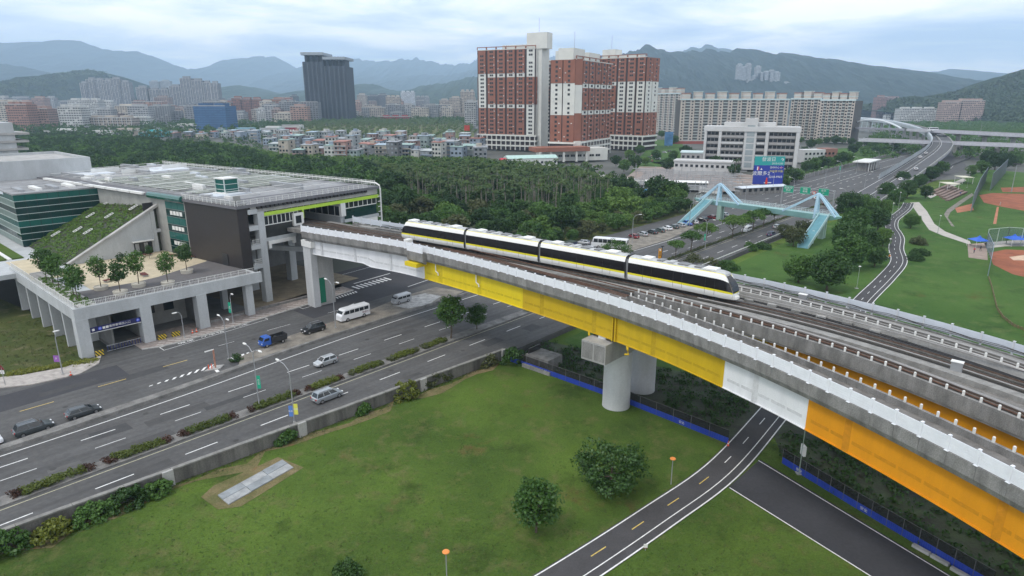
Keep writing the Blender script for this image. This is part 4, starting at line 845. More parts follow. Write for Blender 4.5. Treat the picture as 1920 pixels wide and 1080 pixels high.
def tree_proto(h, rx, rz, mat, k=70, m=26, ls=.22, rc=1.0, trunk_r=.18, shape='round', seed=0, core=True):
    """crown and trunk meshes of one tree standing at the origin"""
    g = np.random.default_rng(seed); z0 = h - 2 * rz
    cp = crown_pts(rx - rc * .6, rz - rc * .35, z0 + rc * .3, k, g, shape=shape)
    kk = g.integers(0, k, max(3, k // 14)); cz = cp[kk, 2].mean(); cp[kk, :2] *= g.uniform(1.1, 1.3, (len(kk), 1)); cp[kk, 2] = cz + (cp[kk, 2] - cz) * 1.22
    rcs = rc * g.uniform(.5, 1.3, k); rcs[kk] *= .7
    Q = leaves(cp, rcs, m, ls, g)
    cm = fast_mesh('crown', Q, [mat]); mb = MB(); top = z0 + rz * .9; bend = g.normal(size=2) * .15 * rx
    mb.tube([(0, 0, -.1), (bend[0] * .3, bend[1] * .3, top * .45), (bend[0], bend[1], top)], trunk_r, 7, trunk_r * .45)
    for i in range(7):
        c = cp[g.integers(k)]; q = g.uniform(.35, .8); st_ = np.array([bend[0] * q, bend[1] * q, top * q + .05])
        md = st_ * .5 + c * .5 + np.array([0, 0, -.1 * rx]); mb.tube([st_, md, c], trunk_r * .45, 5, trunk_r * .12)
    return cm, mesh_of('trunk', mb, bark)
def plant(name, proto, loc, rz, sc_, label, cat='tree', group=None):
    t = newobj(name, None, None, loc, rz); t.scale = (sc_, sc_, sc_) if not isinstance(sc_, tuple) else sc_; t.empty_display_size = .5; tag(t, label, cat, group)
    newobj('crown', proto[0], t); newobj('trunk', proto[1], t); return t
def in_pol(q, P):
    c = False
    for i in range(len(P)):
        x1, y1 = P[i][:2]; x2, y2 = P[i - 1][:2]
        if (y1 > q[1]) != (y2 > q[1]) and q[0] < (x2 - x1) * (q[1] - y1) / (y2 - y1) + x1: c = not c
    return c
PR = {}
PR['lawn'] = tree_proto(6.7, 4.3, 3.05, L_dark, 150, 46, .17, 1.05, .2, seed=1)
PR['lawn2'] = tree_proto(6.6, 2.9, 2.7, L_mid, 80, 40, .18, 1.05, .14, seed=2)
PR['street'] = tree_proto(8.4, 2.9, 2.9, L_mid, 90, 44, .2, 1.05, .2, seed=3)
PR['umb'] = tree_proto(7.5, 3.8, 2.2, L_lite, 80, 30, .25, 1.1, .2, 'umbrella', seed=4)
PR['umb2'] = tree_proto(7.0, 3.3, 2.0, L_mid, 70, 30, .25, 1.1, .2, 'umbrella', seed=5)
PR['big'] = tree_proto(10.5, 5.2, 4.6, L_dark, 150, 44, .30, 1.5, .35, seed=6)
PR['big2'] = tree_proto(9.5, 4.8, 4.2, L_mid, 140, 40, .30, 1.5, .3, seed=7)
PR['big3'] = tree_proto(8.5, 4.2, 3.9, L_lite, 110, 40, .28, 1.4, .28, seed=8)
PR['pot'] = tree_proto(5.0, 1.5, 1.75, L_mid, 40, 36, .14, .7, .07, seed=9)
PR['pot2'] = tree_proto(4.6, 1.6, 1.5, L_dark, 40, 36, .14, .7, .07, seed=10)
PR['olive'] = tree_proto(6.0, 3.4, 2.8, L_oliv, 70, 36, .22, 1.1, .16, seed=11)
def shrub_mesh(nm, rx, ry, rz, mat, k, m, ls, seed, rc=.5):
    g = np.random.default_rng(seed); d = g.normal(size=(k, 3)); d /= np.linalg.norm(d, axis=1, keepdims=True); d *= g.uniform(.3, .95, (k, 1)) ** .5; d[:, 2] = np.abs(d[:, 2])
    return fast_mesh(nm, leaves(d * np.array([rx, ry, rz]) + np.array([0, 0, .15]), rc, m, ls, g), [mat])
# --- trees one can point at
plant('round_tree', PR['lawn'], at(1143, 925, GL), .4, 1.0, 'dark dense round tree standing alone on the near lawn')
plant('young_tree', PR['lawn2'], at(1005, 998, GL), 1.0, 1.0, 'lighter green young tree left of the round tree on the near lawn')
plant('street_tree', PR['street'], R(68.6, -.3, .2), .3, 1.0, 'green street tree in the median in front of the white and yellow girders')
plant('street_tree', PR['lawn2'], R(75.4, -.2, .2), 2.0, .8, 'darker street tree in the median just under the yellow girder')
for px, py, pr, s_, lab in ((1322, 458, 'umb', .95, 'flat topped median tree left of the footbridge stairs'), (1295, 472, 'umb2', .95, 'small leaning median tree nearest the far railing of the viaduct'), (1267, 482, 'umb2', .75, 'thin young median tree beside the orange road sign'), (1373, 446, 'umb', 1.05, 'leaning median tree in front of the white van'), (1391, 439, 'umb', .9, 'median tree directly behind the leaning one near the white van'), (1412, 433, 'umb', 1.0, 'broad bright median tree below the footbridge deck'), (1431, 425, 'umb2', 1.0, 'tall thin median tree crossing the footbridge deck'), (1451, 419, 'umb2', .8, 'median tree under the middle of the footbridge')):
    plant('median_tree', PR[pr], at(px, py, .2), px * .1, s_, lab, group='trees in the road median')
for i, (px, py, pr, s_, lab) in enumerate((
    (1550, 545, 'big', .95, 'big dark tree by the far railing with its pale trunk showing'), (1497, 530, 'big2', .8, 'green tree between the lawn and the big dark tree'), (1590, 505, 'big2', 1.05, 'large tree behind the big dark tree'), (1585, 478, 'big', 1.0, 'dark tree below the right footbridge stairs'),
    (1620, 480, 'big', .8, 'dark tree on the cycle path side of the grove'), (1655, 462, 'big3', .7, 'bright small tree beside the cycle path'), (1600, 440, 'big2', 1.05, 'tree in the middle of the grove right of the footbridge'), (1645, 432, 'big', .8, 'dark tree right of the grove near the path bend'), (1590, 412, 'big', 1.05, 'dark tree at the right end of the footbridge'), (1625, 405, 'big2', .95, 'tree at the upper edge of the grove'), (1657, 405, 'big3', .8, 'tree touching the cycle path bend'),
    (1487, 462, 'olive', 1.1, 'olive green tree left of the right footbridge stairs'), (1505, 445, 'olive', 1.0, 'olive tree behind the stairs near the road edge'), (1470, 445, 'olive', .8, 'small olive tree at the guard rail'), (1640, 500, 'big', .55, 'small dark tree next to the park lamp'))):
    plant('park_tree', PR[pr], at(px, py, GL), i * 1.3, s_, lab, group='trees in the park grove')
for i, (px, py, pr, s_, lab) in enumerate(((1707, 428, 'big2', .62, 'single tree between the cycle path and the pale footpath'), (1735, 372, 'big', .6, 'tree beside the blue cabin on the path'), (1680, 385, 'big2', .8, 'first tree of the row below the flyover'), (1660, 372, 'big', .75, 'dark tree at the foot of the flyover'), (1700, 372, 'big', .85, 'second tree of the row below the flyover'), (1722, 352, 'big2', .8, 'third tree of the row below the flyover'), (1745, 340, 'big', .85, 'fourth tree of the row below the flyover'), (1765, 327, 'big2', .9, 'fifth tree of the row below the flyover'), (1690, 350, 'big', .8, 'tree close behind the row under the ramp'), (1820, 330, 'big3', .8, 'bright tree behind the seating terraces'), (1840, 325, 'big2', .9, 'tree left of the dark tall net'), (1865, 318, 'big', 1.1, 'large dark tree beyond the dark tall net'), (1885, 318, 'big', 1.1, 'large dark tree at the far right of the park'), (1850, 312, 'big', 1.1, 'dark tree behind the bright tree of the terraces'), (1900, 312, 'big2', 1.1, 'tree at the right edge behind the sports field'))):
    plant('park_tree', PR[pr], at(px, py, GL), i * 1.7, s_, lab, group='trees of the sports park')
for i, (px, py, rx, rz, mat, lab) in enumerate(((1155, 478, 5.5, 5, L_mid, 'green bush mass between the train and the parked coach'), (1300, 496, 3.5, 3, L_oliv, 'olive bush beyond the far railing in front of the road'), (1335, 500, 3.5, 2.4, L_oliv, 'low olive bush on the road bank'), (1365, 505, 3.2, 2.5, L_mid, 'bush at the corner of the small lawn'), (1405, 470, 2.4, 2.6, L_mid, 'round bush at the guard rail'), (1430, 466, 2.8, 1.8, L_dark, 'dark low bush beside the round bush'), (1250, 505, 4, 2.5, L_oliv, 'bush close behind the train roof'), (1450, 545, 3.0, 2.2, L_dark, 'dark bush against the far railing'), (1420, 540, 2.6, 1.6, L_dark, 'low dark bush against the far railing'), (1480, 555, 3.2, 2.4, L_mid, 'bush under the big dark tree'), (1520, 565, 2.6, 1.5, L_yel, 'pale bush at the far railing'), (1722, 458, 3.0, 2.2, L_oliv, 'olive bush right of the cycle path bend'), (1725, 478, 2.6, 1.6, L_dark, 'dark flat bush right of the path bend'), (1715, 488, 2.4, 1.5, L_dark, 'small dark bush below the flat bush'))):
    p = at(px, py, GL); o = newobj('bush', shrub_mesh('bush', rx, rx * .85, rz, mat, int(26 + rx * 9), 34, .2, 50 + i, .8), None, p, i); tag(o, lab, 'bush')
# bushes and creepers on the retaining wall
for i, (s, t, rx, ry, rz, mat, lab) in enumerate(((-1.5, 8.6, 2.6, 1.5, 2.6, L_mid, 'broad leaved shrub climbing the wall at the lower left corner'), (2.5, 9.2, 2.2, 1.6, 1.8, L_yel, 'yellow green papaya like shrub at the wall'), (6.5, 9.0, 2.4, 1.4, 1.9, L_mid, 'shrub hanging over the wall left of the slab'), (10.0, 9.1, 2.6, 1.5, 2.2, L_dark, 'dark shrub at the wall with a white pipe'), (13.0, 9.3, 1.6, 1.2, 1.7, L_mid, 'shrub at the end of the left shrub row'), (29.2, 9.6, 1.7, .8, 1.7, L_mid, 'creeper below the banner lamp post'), (41.0, 10.5, 1.1, .7, 1.4, L_mid, 'small creeper on the wall'), (48.5, 11.0, 2.5, 1.9, 2.9, L_yel, 'large yellow green shrub leaning on the wall'), (55, 10.9, 3.2, .6, 1.8, L_oliv, 'creeper along the wall top beside the yellow shrub'), (66, 11.8, 2.3, 1.0, 2.0, L_oliv, 'dry creeper at the wall end by the blue fence'), (69.5, 14.5, 2.2, 2.0, 3.2, L_dark, 'dark shrub under the girder at the wall end'))):
    o = newobj('wall_shrub', shrub_mesh('wall_shrub', rx, ry, rz, mat, int(22 + rx * 14), 36, .17, 90 + i, .45), None, R(s, t, GL), THR); tag(o, lab, 'shrub')
tag(newobj('bush', shrub_mesh('bush', 1.7, 1.4, 1.3, L_dark, 40, 36, .13, 130, .4), None, at(650, 1078, GL), .3), 'low dark bush at the bottom edge of the lawn', 'bush')
# tangle of undergrowth under the viaduct
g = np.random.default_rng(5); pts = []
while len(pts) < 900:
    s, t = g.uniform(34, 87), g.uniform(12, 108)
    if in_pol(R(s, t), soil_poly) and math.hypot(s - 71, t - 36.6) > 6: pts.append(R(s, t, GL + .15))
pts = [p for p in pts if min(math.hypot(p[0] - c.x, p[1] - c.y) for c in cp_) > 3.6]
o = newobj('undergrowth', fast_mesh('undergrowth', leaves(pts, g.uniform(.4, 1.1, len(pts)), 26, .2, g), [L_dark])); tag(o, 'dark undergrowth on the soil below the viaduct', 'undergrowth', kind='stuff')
# planted slope of the station
g = np.random.default_rng(6); n = 1500; s = g.uniform(28.6, 55, n); t = g.uniform(-106.8, -79.5, n)
pts = np.array([R(a, b, slope_z(min(a, 53.5)) + .05) for a, b in zip(s, t)]); brown_ = s + g.normal(0, 4, n) > 48
o = newobj('slope_planting', fast_mesh('slope_planting', leaves(pts[~brown_], .5, 20, .16, g, .6), [L_lite]), stn); o.location = (-ORG[stn.name][0], -ORG[stn.name][1], -ORG[stn.name][2]); o['kind'] = 'stuff'
o = newobj('slope_dry_planting', fast_mesh('slope_dry_planting', leaves(pts[brown_], .5, 18, .16, g, .6), [L_oliv]), stn); o.location = (-ORG[stn.name][0], -ORG[stn.name][1], -ORG[stn.name][2]); o['kind'] = 'stuff'
g = np.random.default_rng(8)
pts = np.array([R(a, b, TZ + .4) for a, b in zip(g.uniform(20.9, 23.2, 150), g.uniform(-69.5, -42.2, 150))])
o = newobj('bed_planting', fast_mesh('bed_planting', leaves(pts, .4, 26, .13, g, .5), [L_lite]), stn); o.location = (-ORG[stn.name][0], -ORG[stn.name][1], -ORG[stn.name][2]); o['kind'] = 'stuff'
# terrace trees in round planters, and the row along the bed
pm_ = MB(); pm_.lathe([(1.15, 0), (1.25, .7), (1.1, .7), (1.05, .55)], n=20); pot_me = mesh_of('planter', pm_, M('planter concrete', (.52, .49, .42), var=.1))
for i, (s, t, pr, lab) in enumerate(((27.3, -52.4, 'pot', 'nearest to the bed'), (28.6, -46.2, 'pot2', 'in the front row at the railing corner'), (32.8, -49.2, 'pot', 'broad and third from the left'), (37.0, -46.2, 'pot', 'standing at the front railing on the right'), (43.3, -52.8, 'pot2', 'standing nearest the dark stair block'))):
    inst('planter', pot_me, None, R(s, t, TZ + .03)).update(label='round cream planter ' + lab, category='planter') if False else None
    o = newobj('planter', pot_me, None, R(s, t, TZ + .03)); tag(o, 'round cream planter of the terrace tree ' + lab, 'planter', 'round planters on the terrace')
    plant('potted_tree', PR[pr], R(s, t, TZ + .55), i * 1.1, 1.25 + .06 * (i % 3), 'terrace tree in a round planter ' + lab, group='potted trees on the terrace')
for i, (s, t, sc__) in enumerate(((22.0, -66.5, 1.1), (22.3, -63.5, 1.15), (22.0, -58.5, 1.1), (22.3, -50.5, 1.0), (22.1, -47.3, 1.05))):
    plant('terrace_tree', PR['pot2' if i % 2 else 'pot'], R(s, t, TZ + .3), i, sc__ * 1.25, '%s terrace tree along the planting bed, counted from the rear' % ('first', 'second', 'third', 'fourth', 'fifth')[i], group='trees along the terrace bed')
for i, (s, t, lab) in enumerate(((36, -68, 'small clipped tree by the slope wall'), (43, -72, 'small tree in front of the terrace door'))):
    plant('terrace_tree', PR['pot2'], R(s, t, TZ + .03), i, .7, lab)
bm = M('dark red bench wood', (.13, .035, .03), var=.15)
for s, t, rz_, lab in ((30.5, -57.5, .2, 'dark red terrace bench on the cream paving'), (36.5, -57, 1.5, 'dark red slatted block seat in the middle of the terrace'), (49.5, -66, -1, 'dark red bench below the stair block'), (47.5, -70, -1, 'dark red bench near the glazed flank'), (43.5, -75.5, 0, 'dark red bench against the slope wall')):
    b_ = thing('bench', lab, 'bench', R(s, t, TZ + .03), THR + rz_)
    for k in range(4): newobj('slat', mesh_of('slat', MB().box(-1.3, 1.3, -.5 + k * .27, -.28 + k * .27, .38, .46), bm), b_)
    for x in (-1, 1): newobj('leg', mesh_of('leg', MB().box(x - .1, x + .1, -.45, .5, 0, .38), conc), b_)
# ------------------------------------------------------------------ median hedges
L_hedge = leaf_mat('leaf hedge', (.055, .085, .014), (.155, .185, .03))
def hedge(s0, s1, i):
    h = thing('hedge', '%s clipped hedge block of the median, counted from the left edge' % ('first second third fourth fifth sixth seventh eighth ninth tenth eleventh twelfth'.split()[i]), 'hedge', R((s0 + s1) / 2, -.3, .2), THR, 'hedges in the road median')
    ln = s1 - s0; g_ = np.random.default_rng(200 + i)
    n_ = int(ln * 16); c = np.stack([g_.uniform(-ln / 2 + .9, ln / 2 - .9, n_), g_.uniform(-.72, .72, n_), g_.uniform(.15, .55, n_)], 1); newobj('foliage', fast_mesh('foliage', leaves(c, .38, 24, .11, g_, .8), [L_hedge], ), h)
    c = np.stack([np.where(g_.uniform(size=40) < .5, -ln / 2 + .45, ln / 2 - .45) + g_.normal(0, .3, 40), g_.uniform(-.65, .65, 40), g_.uniform(.1, .45, 40)], 1); newobj('red_foliage', fast_mesh('red_foliage', leaves(c, .34, 22, .11, g_, .8), [L_red if i < 6 else L_oliv]), h)
HS = [(-7.8, -.2), (1.2, 9.2), (10.6, 18.2), (19.6, 27.0), (29, 37), (38.2, 44.5), (46, 52.6), (54, 60.3), (61.6, 67.4)]
for i, (a, b) in enumerate(HS): hedge(a, b, i)
g = np.random.default_rng(9); pts = np.array([R(a, b, .3) for a, b in zip(g.uniform(100, 290, 900), g.uniform(-.9, .4, 900))]); o = newobj('median_shrubs', fast_mesh('median_shrubs', leaves(pts, .5, 14, .16, g, .6), [L_oliv])); tag(o, 'low scrubby planting in the far median', 'shrubs', kind='stuff')
g = np.random.default_rng(10); pts = np.array([at(a, 700 - (a - 20) * .155 + g.normal(0, 2), .2) for a in g.uniform(15, 185, 170)]); o = newobj('kerb_planting', fast_mesh('kerb_planting', leaves(pts, .45, 24, .12, g, .7), [L_yel])); tag(o, 'low yellow green shrubs behind the left pavement', 'shrubs', kind='stuff')
# ------------------------------------------------------------------ grass tufts and weeds that break up the lawn
g = np.random.default_rng(11); pts = []
for s in frange(-35, 68, .35): pts.append(R(s, wall_t(s) + .5 + abs(g.normal(0, .5)), GL + .05))
for k in range(350):
    p = at(g.uniform(0, 170), g.uniform(600, 690), .05); pts.append(p)
o = newobj('weeds', fast_mesh('weeds', leaves(pts, .3, 12, .1, g, .8), [L_oliv])); tag(o, 'straggly weeds at the wall foot and on the waste ground', 'weeds', kind='stuff')

g = np.random.default_rng(12); pts = []
while len(pts) < 5200:
    p = at(g.uniform(0, 1920), g.uniform(690, 1080), GL); s_, t_ = ST(p)
    if t_ > wall_t(s_) + .6 and s_ < fN(min(t_, 104)) and min((p[0] - c.x)**2 + (p[1] - c.y)**2 for c in cp_[::2]) > 9 and not in_pol(p, sp) and not (16 < s_ < 27.5 and 12 < t_ < 18.5): pts.append((p[0], p[1], GL + .02))
k = int(len(pts) * .6)
for a, m_, nm in ((pts[:k], L_mid, 'fresh green'), (pts[k:], L_oliv, 'dry')):
    o = newobj('lawn_tufts', fast_mesh('lawn_tufts', leaves(a, g.uniform(.1, .32, len(a)), 6, .06, g, .45), [m_])); tag(o, nm + ' grass tufts spread over the near lawn', 'grass', kind='stuff')
# ================================================================== VEHICLES
def carpaint(nm, c, metal=.0): return M('car ' + nm, c, rough=.28, var=.02, metal=metal, clear=.6, spec=.5)
def quad_panel(P, off):
    """thin plate on a quad, pushed outwards"""
    P = [Vector(p) for p in P]; nrm = (P[1] - P[0]).cross(P[2] - P[0]).normalized()
    c = sum(P, Vector()) / len(P)
    if nrm.dot(off) < 0: nrm = -nrm
    return MB().loft([[p + nrm * .004 for p in P], [p + nrm * .016 for p in P]])
def shrink(P, k):
    c = sum((Vector(p) for p in P), Vector()) / len(P); return [c + (Vector(p) - c) * k for p in P]
def car(name, label, cat, loc, rz, col, L=4.4, W=1.75, belt=.95, H=1.5, hood=.78, xs=(1.35, .45, -1.55, -2.0), kind='car', group=None, plate=True):
    """xs: base of windscreen, top of windscreen, roof rear, base of rear window (x forward)"""
    t = thing(name, label, cat, loc, rz, group); ORG[t.name] = (0, 0, 0); h = L / 2; w = W / 2
    st_ = [(-h, .42, belt - .12, .86), (-h + .12, .30, belt - .02, .95), (-h + .6, .22, belt, 1), (xs[3] + .05, .2, belt + .01, 1), (0, .2, belt, 1.0), (xs[0], .2, belt - .01, 1), (h - .75, .22, hood + (belt - hood) * .35, .98), (h - .3, .25, hood - .05, .93), (h - .05, .32, hood - .18, .84), (h, .42, hood - .28, .76)]
    st_ = sorted(st_, key=lambda q: q[0])
    mb = MB(); mb.loft([[(x, -w * k, zb + .05), (x, -w * k * 1.0, (zb + zt) / 2), (x, -w * k * .97, zt - .1), (x, -w * k * .86, zt), (x, w * k * .86, zt), (x, w * k * .97, zt - .1), (x, w * k, (zb + zt) / 2), (x, w * k, zb + .05), (x, w * k * .8, zb - .02), (x, -w * k * .8, zb - .02)] for x, zb, zt, k in st_])
    body = mk('body', mb, col, t)
    a, b, c, d = xs; wb, wt = w * .90, w * .72; zb = belt - .03
    cab = MB(); cab.loft([[(a, -wb, zb), (b, -wt, H - .05), (c, -wt, H - .05), (d, -wb, zb)], [(a, -wb * .6, zb), (b - .03, -wt * .6, H), (c + .05, -wt * .6, H), (d, -wb * .6, zb)], [(a, wb * .6, zb), (b - .03, wt * .6, H), (c + .05, wt * .6, H), (d, wb * .6, zb)], [(a, wb, zb), (b, wt, H - .05), (c, wt, H - .05), (d, wb, zb)]]); mk('roof', cab, col, t)
    F = [(a, -wb * .95, zb), (a, wb * .95, zb), (b, wt * .95, H - .05), (b, -wt * .95, H - .05)]; mk('windscreen', quad_panel(shrink(F, .88), Vector((1, 0, .5))), glass, t)
    F = [(d, -wb * .95, zb), (d, wb * .95, zb), (c, wt * .95, H - .05), (c, -wt * .95, H - .05)]; mk('rear_window', quad_panel(shrink(F, .84), Vector((-1, 0, .4))), glass, t)
    nwin = 3 if L > 4.55 or kind == 'bus' else 2
    for sd in (-1, 1):
        for i in range(nwin):
            q0, q1 = i / nwin, (i + 1) / nwin
            lo = lambda q: (a + (d - a) * q, sd * wb, zb + .02); hi = lambda q: (b + (c - b) * q, sd * wt, H - .06)
            mk('side_window', quad_panel(shrink([lo(q0), lo(q1), hi(q1), hi(q0)], .86), Vector((0, sd, .2))), glass, t)
        mk('headlight', MB().box(h - .22, h - .05, sd * w * .62 - .16, sd * w * .62 + .16, hood - .24, hood - .08), lamp_l, t)
        mk('tail_light', MB().box(-h - .01, -h + .14, sd * w * .72 - .12, sd * w * .72 + .12, belt - .32, belt - .08), red_l, t)
        mk('mirror', MB().box(a - .25, a - .1, sd * (w + .02) - .08, sd * (w + .02) + .1 * sd + .08, belt, belt + .14), col, t)
        for x in (h * .62, -h * .62):
            m_ = MB(); m_.tube([(x, sd * (w - .2), .32), (x, sd * (w + .015), .32)], .32, 14); wh = mk('wheel', m_, rubber, t); m_ = MB(); m_.tube([(x, sd * (w + .005), .32), (x, sd * (w + .03), .32)], .2, 10); mk('rim', m_, chrome, wh)
    mk('bumper', MB().box(h - .1, h + .03, -w * .7, w * .7, .3, .48), dark if kind == 'suv' else col, t); mk('number_plate', MB().box(h + .03, h + .045, -.2, .2, .38, .5), offw, t); mk('number_plate', MB().box(-h - .02, -h - .005, -.2, .2, .55, .68), offw, t)
    if kind in ('suv', 'mpv'):
        for sd in (-1, 1): mk('roof_rail', MB().box(c + .2, b - .2, sd * wt * .85 - .03, sd * wt * .85 + .03, H, H + .06), grey, t)
    return t
silver = carpaint('silver', (.50, .52, .53), .5); blk = carpaint('black', (.012, .013, .016)); dkg = carpaint('dark grey', (.045, .052, .056), .3); wht = carpaint('white', (.74, .75, .76)); blu = carpaint('blue', (.02, .10, .42)); redc = carpaint('dark red', (.20, .02, .025)); navyc = carpaint('navy', (.02, .03, .09)); greenc = carpaint('green grey', (.05, .07, .06))
TH = THR
car('hatchback_car', 'silver compact hatchback driving on the main carriageway below the median hedges', 'car', R(46.2, -7.4, .01), TH + math.pi, silver, 3.9, 1.68, .95, 1.52, .82, (1.05, .45, -1.5, -1.85))
car('estate_car', 'silver grey people carrier driving on the lane beside the retaining wall', 'car', R(39.0, 4.3, .01), TH, carpaint('silver grey', (.36, .39, .41), .5), 4.7, 1.82, .98, 1.68, .84, (1.35, .6, -1.9, -2.2), kind='mpv')
car('suv_car', 'black sport utility vehicle parked between the blue truck and the white minibus', 'car', R(53.6, -23.0, .1), TH + math.pi, blk, 4.6, 1.85, 1.05, 1.75, .95, (1.25, .55, -1.8, -2.15), kind='suv')
car('parked_car', 'dark hatchback parked at the divider, farthest right of the three', 'car', R(13.0, -17.1, .01), TH, dkg, 4.3, 1.75, .92, 1.46, .8, (1.2, .3, -1.5, -1.95))
car('parked_car', 'dark grey sport utility vehicle parked in the middle of the three at the divider', 'car', R(7.0, -16.6, .01), TH, M('car gunmetal', (.06, .07, .075), rough=.3, metal=.4, var=.02, clear=.5), 4.5, 1.82, 1.0, 1.66, .9, (1.2, .4, -1.75, -2.1), kind='suv')
car('parked_car', 'white sport utility vehicle cut off by the left edge of the picture', 'car', R(1.3, -16.5, .01), TH, wht, 4.5, 1.82, 1.0, 1.66, .9, (1.2, .4, -1.75, -2.1), kind='suv')
def van(name, label, cat, loc, rz, col, L, W, H, belt, nw, nose=.5, text=None, z0=.3, stripe=None):
    t = thing(name, label, cat, loc, rz); ORG[t.name] = (0, 0, 0); h, w = L / 2, W / 2
    mb = MB(); mb.loft([[(x, -w * k, z0), (x, -w * k, zt - .25), (x, -w * k * .92, zt - .06), (x, -w * k * .7, zt), (x, w * k * .7, zt), (x, w * k * .92, zt - .06), (x, w * k, zt - .25), (x, w * k, z0), (x, 0, z0 - .05)] for x, zt, k in ((-h, H - .12, .95), (-h + .15, H, 1), (0, H, 1), (h - nose - .35, H - .02, 1), (h - nose, H - .15, .99), (h - nose * .45, belt + .25, .97), (h - .06, belt - .05, .94), (h, belt - .3, .90))])
    mk('body', mb, col, t)
    F = [(h - nose * .42 + .02, -w * .84, belt + .2), (h - nose * .42 + .02, w * .84, belt + .2), (h - nose - .02 + .02, w * .8, H - .2), (h - nose + .02 - .02, -w * .8, H - .2)]; mk('windscreen', quad_panel(F, Vector((1, 0, .4))), glass, t)
    mk('rear_window', MB().box(-h - .012, -h + .1, -w * .72, w * .72, belt + .1, H - .35), glass, t)
    x0, x1 = -h + .35, h - nose - .15
    for sd in (-1, 1):
        for i in range(nw):
            a, b = x0 + (x1 - x0) * i / nw + .06, x0 + (x1 - x0) * (i + 1) / nw - .06
            mk('side_window', MB().box(a, b, sd * w * 1.0 - .012, sd * w * 1.0 + .012, belt + .02, H - .36), glass, t)
        mk('headlight', MB().box(h - .12, h + .01, sd * w * .68 - .16, sd * w * .68 + .16, belt - .55, belt - .35), lamp_l, t)
        mk('tail_light', MB().box(-h - .015, -h + .1, sd * w * .82 - .08, sd * w * .82 + .08, belt - .4, belt - .05), red_l, t)
        mk('mirror', MB().box(h - nose - .1, h - nose + .08, sd * (w + .12) - .08, sd * (w + .12) + .08, belt + .15, belt + .45), dark, t)
        for x in (h * .58, -h * .56):
            r_ = .36 if L < 5.5 else .40
            m_ = MB(); m_.tube([(x, sd * (w - .22), r_), (x, sd * (w + .012), r_)], r_, 14); wh = mk('wheel', m_, rubber, t); m_ = MB(); m_.tube([(x, sd * w, r_), (x, sd * (w + .03), r_)], r_ * .6, 10); mk('rim', m_, chrome, wh)
    mk('bumper', MB().box(h - .08, h + .05, -w * .85, w * .85, z0, z0 + .22), col, t); mk('number_plate', MB().box(h + .05, h + .06, -.2, .2, z0 + .06, z0 + .18), offw, t)
    return t
bus = van('minibus', 'white minibus with lettering near its rear, parked on the dirt island', 'minibus', R(63.4, -23.9, .1), TH + math.pi, wht, 7.0, 2.05, 2.65, 1.55, 5, .75, z0=.38)
for sd in (1,):
    o = text_obj('bus_lettering', '幸福巴士', .5, (-2.5, sd * 1.04, 1.1), (math.pi / 2, 0, math.pi), M('dark red lettering', (.18, .03, .05), var=0), None, .003); o.parent = bus
van('delivery_van', 'silver grey van parked on the pale rubble beneath the viaduct', 'van', R(76.8, -25.0, .1), TH + math.pi, M('car van silver', (.42, .43, .44), rough=.35, metal=.4, var=.03), 4.5, 1.7, 2.0, 1.15, 3, .7)
van('white_van', 'white van driving between the median trees below the footbridge', 'van', at(1400, 434, .01), TH + math.pi, wht, 4.8, 1.75, 2.0, 1.2, 3, .7)
# small blue truck
t = thing('pickup_truck', 'small blue cab truck with a dark cargo bed parked on the dirt island', 'truck', R(45.0, -22.6, .1), TH + math.pi); ORG[t.name] = (0, 0, 0)
mb = MB(); mb.loft([[(x, -w_, .42), (x, -w_, zt - .2), (x, -w_ * .86, zt), (x, w_ * .86, zt), (x, w_, zt - .2), (x, w_, .42)] for x, zt, w_ in ((.75, 1.95, .85), (1.5, 1.98, .86), (1.95, 1.9, .84), (2.35, 1.25, .84), (2.45, .95, .82))]); mk('cab', mb, blu, t)
mk('windscreen', quad_panel([(2.33, -.7, 1.3), (2.33, .7, 1.3), (2.0, .66, 1.82), (2.0, -.66, 1.82)], Vector((1, 0, .4))), glass, t)
for sd in (-1, 1):
    mk('side_window', quad_panel([(2.15, sd * .855, 1.25), (1.1, sd * .865, 1.25), (1.1, sd * .865, 1.72), (1.85, sd * .855, 1.72)], Vector((0, sd, 0))), glass, t)
    mk('bed_side', MB().box(-2.4, .6, sd * .86 - .03, sd * .86 + .03, .78, 1.62), dark, t)
    mk('headlight', MB().box(2.38, 2.48, sd * .6 - .15, sd * .6 + .15, .75, .92), lamp_l, t); mk('mirror', MB().box(2.0, 2.1, sd * .98 - .09, sd * .98 + .09, 1.3, 1.6), dark, t)
    for x in (1.6, -1.5):
        m_ = MB(); m_.tube([(x, sd * .62, .34), (x, sd * .85, .34)], .34, 14); wh = mk('wheel', m_, rubber, t); m_ = MB(); m_.tube([(x, sd * .84, .34), (x, sd * .87, .34)], .2, 10); mk('rim', m_, chrome, wh)
mk('bed_floor', MB().box(-2.4, .62, -.85, .85, .62, .78), dark, t); mk('tail_gate', MB().box(-2.44, -2.38, -.85, .85, .78, 1.7), dark, t); mk('headboard', MB().box(.56, .66, -.85, .85, .78, 1.9), dark, t); mk('chassis', MB().box(-2.3, 2.3, -.4, .4, .4, .62), dark, t)
for x, y in ((-1.6, .2), (-.6, -.3)): mk('cargo', MB().lathe([(.3, 0), (.32, .4), (.2, .6), (.05, .62)], (x, y, .78), 9), dark, t)
